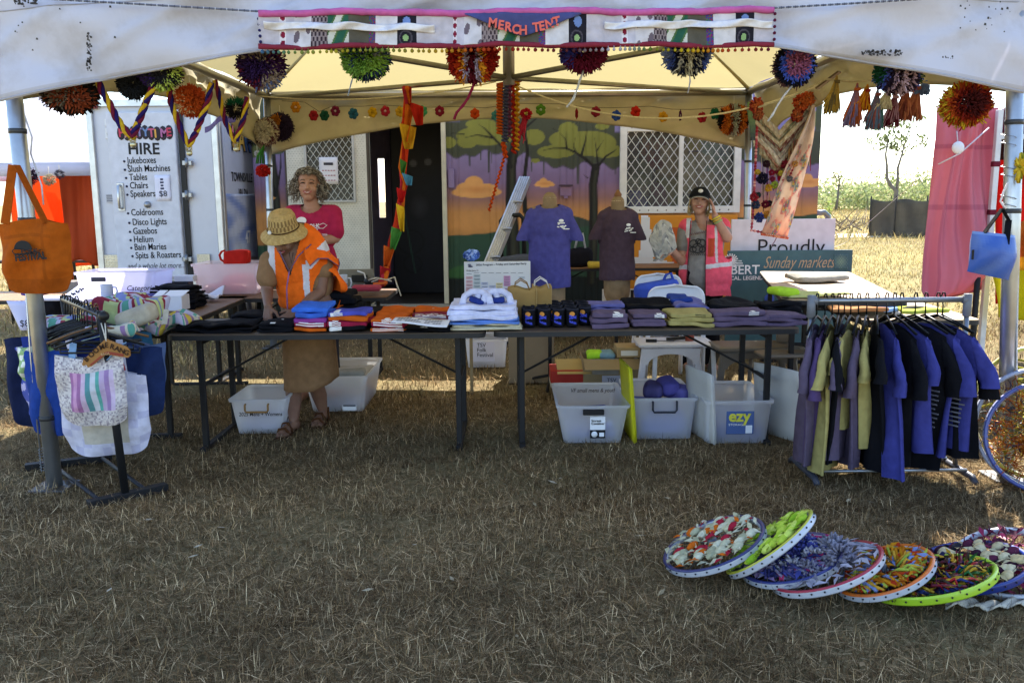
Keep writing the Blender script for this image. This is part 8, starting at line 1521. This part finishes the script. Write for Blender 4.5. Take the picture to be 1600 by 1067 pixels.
    m = MB(); m.bar(P(1276, 139, F+.9), P(1312, 112, F+.8), .045, .012, H('#6a5a42')); tag(m.build('bracket', METAL), 'bronze roof bracket at the inner right beam', 'bracket')

def build_macrame():
    YB = TENT['YB']; Y = 7.4; t = thing('wall_hanging', 'patchwork yarn wall hanging with small pompoms at the back right pole', 'hanging', P(1225, 370, Y)); rs = np.random.RandomState(4)
    pal = [H(x) for x in ('#b9ad98', '#6a4a4a', '#8a8578', '#c8bfae', '#5a5f50', '#9a8f86', '#7a2f30', '#a87a62')]
    # V shaped yoke of knitted bands
    for k, (dy, w, c) in enumerate(((0, 15, '#b3a78e'), (12, 9, '#5f6a58'), (22, 10, '#c0b49a'), (33, 7, '#5a2a2a'), (42, 10, '#8a8680'), (53, 13, '#c4bcae'), (66, 8, '#8f5a4c'), (74, 13, '#8a8468'))):
        m = MB()
        def fn(u, v):
            x = 1176+100*u; yv = 166+46*max(0, 1-abs(u-.42)/(.421 if u < .42 else .581))**1.1-u*20; return P(x-.04*dy*(u-.4)*8, yv+dy*.85+w*v, Y)+V((0, -.02*math.sin(u*9+k)-.004*math.sin(u*90)-.01*math.sin(v*3), 0))
        m.slab(fn, 50, 5, lambda u, v: lerp(H(c), pal[(int(u*26)*7+int(v*5)*3+k) % 8], .38), .006); m.build('knit_band', YARN, t)
    for k, (px, py, c, r) in enumerate(((1182, 165, '#9a3434', .06), (1252, 160, '#a8321f', .07), (1262, 155, '#c2562a', .06), (1246, 180, '#7d1f24', .055), (1185, 180, '#7a3a3a', .045))):
        m = MB(); tufts(m, P(px, py, Y-.03), r, 140, lambda d, r_: lerp(H(c), H('#d8864a'), .5*max(0, -d.y)), rs, (1, .5, 1.1), .3); m.build('flower', YARN, t)
    # side strings and fringe
    m = MB()
    for k in range(40):
        x = 1190+2.0*k; y0 = 244-.5*abs(k-8)-k*.6; l = rs.uniform(20, 70) if k > 6 else rs.uniform(60, 95); m.tube([P(x, y0, Y), P(x+rs.uniform(-1, 1), y0+l, Y)], .003, rc([H('#8f3040'), H('#b9a890'), H('#a8505a'), H('#3a2a40'), H('#c0925a')]), 4)
    m.build('fringe', YARN, t)
    for pts, c in (([(1184, 165), (1182, 220), (1179, 290), (1176, 340), (1174, 360), (1190, 363), (1215, 364)], '#a8485a'), ([(1270, 160), (1262, 200), (1250, 240), (1232, 280)], '#c06a4a')):
        m = MB(); L = [P(x, y, Y-.01) for x, y in pts]; m.tube(L, .008, H(c), 6)
        for a, b in zip(L[:-1], L[1:]):
            n = int((b-a).length/.025)
            for j in range(n): m.ball(a.lerp(b, j/max(1, n)), .013, rc([H(c), H('#d9a0a0'), H('#8f2c3a')]), 6, 4)
        m.build('pom_trim', YARN, t)
    # pale floral scarf hanging across
    m = MB()
    def sc(u, v):
        yy = 165+205*v; xl = 1268-76*v**1.15-8*math.sin(v*3); xr = 1272-36*v+6*math.sin(v*4); return P(xl+(xr-xl)*u, yy-6*(1-u)*v, Y-.06)+V((0, -.03*math.sin(u*7+v*4)-.02*math.sin(v*9), 0))
    fc = [H(x) for x in ('#d9a58f', '#c98a86', '#b9b0a0', '#7f8a8c', '#c8a85a', '#a86a78', '#8f9a8a')]
    def scol(u, v):
        n = math.sin(u*13+v*9)+math.sin(v*31-u*7)+.6*math.sin(u*29+v*47); return fc[int(abs(n*2.3)) % 7] if n > .15 and v > .3 else lerp(H('#dcc9b8'), H('#d89a7c'), max(0, min(1, (v-.75)*3)))
    m.slab(sc, 26, 70, scol, .004); m.build('floral_scarf', mat('thin_scarf', None, .85, trl=.45), t)
    m = MB()
    for k in range(16): q = sc(k/15, 1.0); m.ball(q+V((0, -.005, -.012)), .012, rc([H('#c0604a'), H('#d08a6a')]), 6, 4)
    m.build('scarf_edging', YARN, t)
    pm = [(1184, 269, 4.5, '#c9a83a'), (1191, 279, 9, '#25223a'), (1206, 270, 5, '#8f2038'), (1213, 269, 3, '#7a1f30'), (1220, 271, 4.5, '#d0bf4a'), (1207, 280, 4.5, '#8a2a48'), (1220, 279, 5, '#a82040'), (1210, 289, 6, '#a3b84a'), (1201, 294, 6, '#d0a032'), (1178, 308, 7, '#a02a38'), (1184, 305, 5, '#223a3a'), (1181, 320, 7, '#3a4460'), (1196, 319, 6.5, '#6a1c30'), (1203, 318, 5, '#2c2434'), (1186, 340, 8, '#35407c'), (1198, 335, 6, '#c8882f'), (1227, 257, 7, '#7d2434'), (1234, 280, 5, '#7a7a80'), (1198, 256, 6, '#3a2430'), (1242, 256, 5, '#cf9a5a')]
    for i, (px, py, r, c) in enumerate(pm): m = MB(); tufts(m, P(px, py, Y-.03), r*Y/FPX, 150, lambda d, r_: H(c), rs, (1, 1, 1), .22); m.build('pompom', YARN, t)
    m = MB(); m.tube([P(1216, 366, Y-.05), P(1210, 378, Y-.05), P(1206, 384, Y-.05)], .004, H('#7a5a6a'), 5); m.build('tail_string', YARN, t)
    m = MB(); m.slab(lambda u, v: P(1168+14*u+4*v, 160+60*v, Y+.4)+V((0, .02*math.sin(v*6), 0)), 4, 10, lambda u, v: lerp(H('#7a9a6a'), H('#4a5a68'), v), .006); tag(m.build('grey_scarf', CLOTH), 'grey green scarf tied round the back right pole', 'scarf')

def build_banner():
    Y = TENT['YF']-.17; t = thing('patchwork_banner', 'long patchwork banner reading MERCH TENT across the front valance', 'banner', P(805, 80, Y)); pal = {'L': '#b9b4c0', 'W': '#cbc7cc', 'D': '#23222b', 'G': '#565249', 'P': '#6e6570', 'F': '#3f5648'}
    seq = [(405, 437, 'L'), (437, 447, 'H'), (447, 458, 'L'), (458, 487, 'M'), (487, 512, 'P'), (512, 545, 'F'), (545, 577, 'G'), (577, 587, 'B'), (587, 621, 'W'), (621, 651, 'D'), (651, 707, 'L'), (707, 714, 'H'), (714, 725, 'L'), (725, 753, 'M'), (753, 778, 'P'), (778, 812, 'F'), (812, 842, 'G'), (842, 852, 'B'), (852, 888, 'W'), (888, 917, 'D'), (917, 972, 'L'), (972, 980, 'H'), (980, 992, 'L'), (992, 1020, 'M'), (1020, 1041, 'P'), (1041, 1075, 'F'), (1075, 1104, 'G'), (1104, 1114, 'B'), (1114, 1149, 'W'), (1149, 1177, 'D'), (1177, 1210, 'L')]
    yt = lambda x: 22-4*(x-405)/805+1.5*math.sin(x*.02); yb = lambda x: 74-2*math.sin((x-405)/805*PI)-3*(x-405)/805+1.2*math.sin(x*.03)
    wv = lambda x, v: V((0, -.012*math.sin(x*.05+v*2)-.006*math.sin(x*.13), 0)); fn = lambda u, v: P(405+805*u, yt(405+805*u)+(yb(405+805*u)-yt(405+805*u))*v, Y)+wv(405+805*u, v)
    def cf(u, v):
        x = 405+805*u; k = next((s for s in seq if s[0] <= x < s[1]), seq[-1]); c = k[2]; a = (x-k[0])/(k[1]-k[0])
        if c == 'H': return H('#7a2038') if abs(a-.5) < .42*abs(math.sin(v*12+.4))-.02 and (v*3.8) % 1 < .75 else H('#d2ccd4')
        if c == 'M': return H('#6a5f6a') if (math.sin(a*9)+math.sin(v*8+x*.1) > 1.1) else H('#c6c1c8')
        if c == 'P': return H('#3a3038') if math.sin(a*26)*math.sin(v*22) > .05 else H('#8a7c80')
        if c == 'F': return H('#2c5a4a') if math.sin(a*7+v*5) > .25 else (H('#c3c4bd') if math.sin(a*7+v*5) < -.4 else H('#4d6a42'))
        if c == 'B': return rc([H('#5a2f78'), H('#2f3f8a'), H('#8a3048'), H('#3a6a4a')])
        if c == 'D': q = math.hypot((a-.5)*1.0, (v-.3)*1.3); w = math.hypot((a-.45)*1.1, (v-.78)*1.6); return H('#6a82b8') if q < .22 else (H('#8aa872') if w < .16 else (H('#4a4650') if abs(w-.34) < .04 else H(pal['D'])))
        return H(pal[c])
    m = MB(); m.slab(fn, 540, 40, cf, .006); m.build('patchwork', CLOTH, t)
    e = lambda f, r, c, o, nm: MB().tube([P(405+805*k/80, f(405+805*k/80)+o, Y-.006)+wv(405+805*k/80, 0) for k in range(81)], [r*(1+.08*math.sin(k*2.1)) for k in range(81)], c, 8).build(nm, CLOTH, t)
    e(yt, .016, H('#b85c94'), -1, 'top_border'); e(yb, .0125, H('#7d2c3c'), 0, 'bottom_border')
    for a, b in ((412, 679), (945, 1208)):
        m = MB(); m.slab(lambda u, v: P(a+(b-a)*u, 34+5*u*(1 if a < 500 else -.5)+11*v+1.4*math.sin(u*21), Y-.016-.004*math.sin(u*40+v*4))+wv(a+(b-a)*u, v), 60, 6, H('#d6d3d8'), .004); m.build('white_strip', CLOTH, t)
    m = MB(); pe = [(726, 23), (908, 21), (850, 44), (812, 57), (778, 44)]; N_ = 24
    m.slab(lambda u, v: P(726+182*u, yt(800)+1+(2+ (34*(1-abs(2*u-1)**1.15)))*v, Y-.018)+wv(726+182*u, v*.7), N_*2, 8, H('#464a78'), .004); m.build('pennant', CLOTH, t)
    red = mat('coral_felt', H('#d8665a'), .9, var=.12)
    for ch, x, y, an in (('M', 762.5, 42.5, -.10), ('E', 777.5, 46.5, -.13), ('R', 788, 49.5, -.10), ('C', 799.5, 52.5, -.06), ('H', 811, 53.5, 0), ('T', 833, 50, .1), ('E', 843, 48, .16), ('N', 853, 45, .2), ('T', 866, 41.5, .22)): text(ch, .058, P(x, y, Y-.028)+wv(x, .4), V((math.cos(an), 0, math.sin(an))), V((-math.sin(an), 0, math.cos(an))), red, t, bold=.035, sx=.95, depth=.004)
    # bobble trim
    grad = [(405, '#3f5f8a'), (450, '#5a7a4a'), (520, '#a89a2f'), (600, '#6a7a3a'), (690, '#b08a2a'), (740, '#b0481f'), (800, '#8f2a20'), (900, '#4a2a30'), (960, '#b8aeb8'), (1010, '#4a6a34'), (1070, '#c8b02a'), (1130, '#b0441f'), (1200, '#5f1c30')]
    def gc(x):
        for (a, c1), (b, c2) in zip(grad[:-1], grad[1:]):
            if a <= x <= b: return lerp(H(c1), H(c2), (x-a)/(b-a))
        return H('#5f1c30')
    m = MB(); x = 410
    while x < 1208: q = P(x, yb(x)+8, Y-.01); m.ball(q, .0088*random.uniform(.85, 1.15), gc(x), 7, 5); m.tube([q, P(x, yb(x)+2, Y-.008)], .002, gc(x), 4); x += random.uniform(7, 11)
    for k in range(5): m.ball(P(405-1+.8*k, 30+9*k, Y-.01), .008, H('#2a2a5a'), 7, 5); m.ball(P(1211-.3*k, 22+10*k, Y-.01), .008, H('#5a1c38'), 7, 5)
    tag(m.build('bobble_trim', YARN, t), kind='stuff')

def wheel(label, o, nrm, Rd, rim, rim2, fill, seed, group='decorated bicycle wheels laid on the grass'):
    """bicycle wheel with spokes woven with yarn and flowers"""
    o = V(o); n = V(nrm).normalized(); x = n.orthogonal().normalized(); y = n.cross(x); t = thing('bicycle_wheel', label, 'wheel', o, group); NR = 48; rs = np.random.RandomState(seed); at = lambda a, r, h=0: o+(x*math.cos(a)+y*math.sin(a))*r+n*h
    m = MB(); sec = [(Rd-.016, .013), (Rd-.004, .016), (Rd+.002, .010), (Rd-.004, .0), (Rd+.002, -.010), (Rd-.004, -.016), (Rd-.016, -.013), (Rd-.022, 0)]; cs = [rim, rim, rim2, rim2, rim2, rim, rim2, rim2]; vs = [at(2*PI*j/NR, r, h) for j in range(NR) for r, h in sec]; k = len(sec); fs = []; cc = []
    for j in range(NR):
        for i in range(k): fs.append((j*k+i, j*k+(i+1) % k, ((j+1) % NR)*k+(i+1) % k, ((j+1) % NR)*k+i)); cc.append(cs[i])
    m.add(vs, fs, cc); r_ = m.build('rim', mat('rim_paint', None, .3, var=.1, scale=8, spec=.5), t)
    m = MB()
    for j in range(24): m.tube([at(2*PI*j/24, Rd-.015), at(2*PI*j/24+.5*(-1)**j, .02, .02*(-1)**j)], .0016, H('#5a5c60'), 4)
    m.build('spokes', METAL, t); MB().tube([o-n*.03, o+n*.03], .02, H('#55575c'), 12).build('hub', METAL, t)
    if rim2 != rim:
        m = MB()
        for j in range(28): a = 2*PI*j/28; m.ball(at(a, Rd-.0005, .0), (.004, .004, .004), H('#25262c'), 5, 4)
        tag(m.build('spoke_holes', PLAS, r_))
    kinds, cols = fill; m = MB(); f2 = MB()
    for j in range(150 if 'w' in kinds else 0):   # woven yarn
        a = rs.rand()*6.28; r0 = rs.uniform(.04, Rd*.6); r1 = min(Rd-.03, r0+rs.uniform(.04, .12)); c = cols[rs.randint(len(cols))]; m.tube([at(a, r0, .012), at(a+rs.uniform(.1, .4), (r0+r1)/2, rs.uniform(.015, .04)), at(a+rs.uniform(.2, .7), r1, .012)], .006, c, 5)
    for j in range(150 if 'p' in kinds else 0):   # petals and cloth twists
        a = rs.rand()*6.28; r0 = Rd*.92*math.sqrt(rs.rand()); c = cols[rs.randint(len(cols))]; q = at(a, r0, .018); d = V(rs.normal(size=3)); d = (d-n*d.dot(n)*.7).normalized(); w = d.cross(n)*.35; d = (d-n*d.dot(n)*.75).normalized(); l = rs.uniform(.014, .036); m.add([q-d*l, q+w*l+n*.012, q+d*l+n*rs.uniform(0, .016), q-w*l+n*.008], [(0, 1, 2, 3)], c)
    for j in range(40 if 'f' in kinds else 0):
        a = rs.rand()*6.28; r0 = Rd*.85*math.sqrt(rs.rand()); f2.ball(at(a, r0, .02), (.034, .022, .014), cols[rs.randint(len(cols))], 8, 5, Matrix((x, y, n)).transposed())
    for j in range(5 if 'k' in kinds else 0): tufts(f2, at(rs.rand()*6.28, Rd*rs.uniform(.25, .6), .03), rs.uniform(.035, .075), 130, (lambda d, r2, c=cols[rs.randint(len(cols))]: c), rs, (1, 1, .8), .2)
    for j in range((600 if group.find('leaning') > 0 else 170) if 's' in kinds else 0):   # tinsel
        a = rs.rand()*6.28; r0 = Rd*.9*math.sqrt(rs.rand()); q = at(a, r0, .01); d = V(rs.normal(size=3)).normalized()*rs.uniform(.03, .07); m.tube([q, q+d*.5+n*.01, q+d], [.003, .0025, .001], cols[rs.randint(len(cols))], 3)
    if m.v: m.build('weaving', YARN if 's' not in kinds else mat('tinsel', None, .3, metal=.4, var=.3, trl=.2), t)
    if f2.v: f2.build('blossoms', YARN, t)
def build_wheels():
    c = lambda *a: [H(x) for x in a]
    def lay(label, xa, ya, xb, yb, xt, yt, rim, rim2, fill, seed, R_=None):
        """near end (a) on the grass, far end (b) raised; (xt, yt) the top-most rim point sets how far it tilts"""
        A = G(xa, ya, .03); cx, cy = (xa+xb)/2, (ya+yb)/2; B = P(xb, yb, A.y+.02); d = B-A; Rd = d.length/2; o = (A+B)/2; u = d.normalized(); T = ray(xt, yt); O0 = V((0, 0, CAMZ)); best = None
        for k in range(-85, 86):
            a = R(k); up = u.cross(V((0, 1, 0))).normalized(); w = (V((0, 1, 0))*math.cos(a)+up*math.sin(a)); w = (w-u*w.dot(u)).normalized(); pr = [o+u*math.cos(q)*Rd+w*math.sin(q)*Rd for q in [2*PI*i/40 for i in range(40)]]
            ys = []
            for p_ in pr: l = CR.transposed() @ (p_-O0); ys.append(533.5-l.y/(-l.z)*FPX)
            nn = u.cross(w); nn = nn if nn.z > 0 else -nn; e = abs(max(ys)-yt)+(500 if nn.dot(O0-o) < 0 else 0)+ (1000 if min(p_.z for p_ in pr) < -.05 else 0)
            if best is None or e < best[0]: best = (e, w)
        n = u.cross(best[1]); n = n if n.z > 0 else -n; mz = min((o+u*math.cos(q)*Rd+best[1]*math.sin(q)*Rd).z for q in [2*PI*i/40 for i in range(40)]); o.z += max(0, .02-mz); wheel(label, o, n, Rd, rim, rim2, fill, seed)
    AL = H('#b9bcc6')
    lay('bicycle wheel with navy rim, cream cloth and small felt flowers, leftmost on the grass', 1040, 884, 1192, 818, 1090, 897, H('#2a2f62'), AL, ('pf', c('#c4bf9a', '#b8b592', '#d0ccb0', '#aaa888', '#c9c4a4', '#c0bb98', '#a8283a', '#c8641e')), 1); lay('lime green rimmed wheel full of yellow green petals, tilted highest', 1138, 898, 1270, 800, 1170, 900, H('#b3b23a'), AL, ('pf', c('#a8c83a', '#c3d850', '#8fb82f', '#cfe06a', '#b8d048')), 2)
    lay('navy and silver wheel with a fluffy mauve pompom and blue flowers', 1160, 900, 1314, 848, 1215, 916, H('#2b3474'), AL, ('pkw', c('#4a4a80', '#a88ab8', '#b03a68', '#3a3a70', '#8f86a0', '#4a4f9a')), 3); lay('red rimmed wheel woven with grey tulle', 1208, 920, 1374, 855, 1280, 930, H('#9a2038'), AL, ('pk', c('#9a96a4', '#b3afbc', '#858190', '#a8a4b0')), 4)
    lay('orange rimmed wheel woven with green and gold yarn', 1310, 925, 1452, 862, 1370, 936, H('#c8641a'), AL, ('wp', c('#a8b84a', '#c8861f', '#d0a03a', '#b03a1f', '#7f90c0', '#b86a1c')), 5); lay('bright lime rimmed wheel with glittering red and green triangles', 1360, 930, 1546, 880, 1440, 942, H('#a3c832'), H('#9cc02c'), ('pws', c('#1f6a34', '#a81f24', '#c8a02a', '#22306a', '#3a3028', '#6a1c30')), 6)
    lay('dark blue rimmed wheel with a pale star flower in its centre', 1432, 908, 1598, 862, 1500, 926, H('#223a86'), H('#1d3074'), ('pf', c('#3a2030', '#c8b890', '#5a2a40', '#cdb98a', '#2a2a34', '#d0c4a0')), 7); lay('white rimmed wheel with magenta leaves at the photo edge', 1500, 905, 1660, 855, 1570, 938, H('#c9cbd2'), AL, ('ps', c('#7a1f48', '#4a1c34', '#8f2a50', '#5a2038')), 8)
    # standing wheels leaning at the right pole
    Yp = TENT['YF']-.12
    for k, (px, py, rp, rim, fill, lab, dy) in enumerate(((1630, 674, 110, H('#b9b04a'), ('w', c('#b9b04a', '#8f8a3a')), 'yellow rimmed wheel standing at the back of the stack by the right pole', .10), (1622, 672, 96, H('#9aa0b4'), ('sk', c('#c8701f', '#d8a03a', '#b0581c', '#3a2f6a')), 'silver rimmed wheel full of orange tinsel leaning at the right pole', 0), (1632, 684, 90, H('#3f4a8c'), ('s', c('#d0781f', '#c8601a', '#e0a84a', '#a84a16')), 'blue rimmed wheel with orange tinsel, front of the leaning stack', -.1))):
        o = P(px, py, Yp+dy); Rd = rp*(Yp+dy)/FPX; o.z = Rd*.98+.015; wheel(lab, o, V((-.22, -.95, .2)), Rd*1.0, rim, lerp(rim, (1, 1, 1), .3), fill, 20+k, 'decorated bicycle wheels leaning at the right pole')
    m = MB(); m.slab(lambda u, v: G(1478+130*u, 938+10*v-3*math.sin(u*9), .03)+V((0, 0, .01*math.sin(u*25+v*5))), 20, 4, H('#c9c0ae'), .006); tag(m.build('cream_cloth', CLOTH), 'strip of cream cloth under the wheels at the photo edge', 'cloth')
build_ground(); build_grass(); build_far(); build_tent()
build_hut(); build_trailer(); build_neighbours(); build_boards()
build_tables(); build_tubs(); build_seats(); build_shirt_rack(); build_bag_rack(); build_pole_bags()
build_goods(); build_left_goods(); build_people()
build_poms(); build_macrame(); build_banner(); build_wheels()
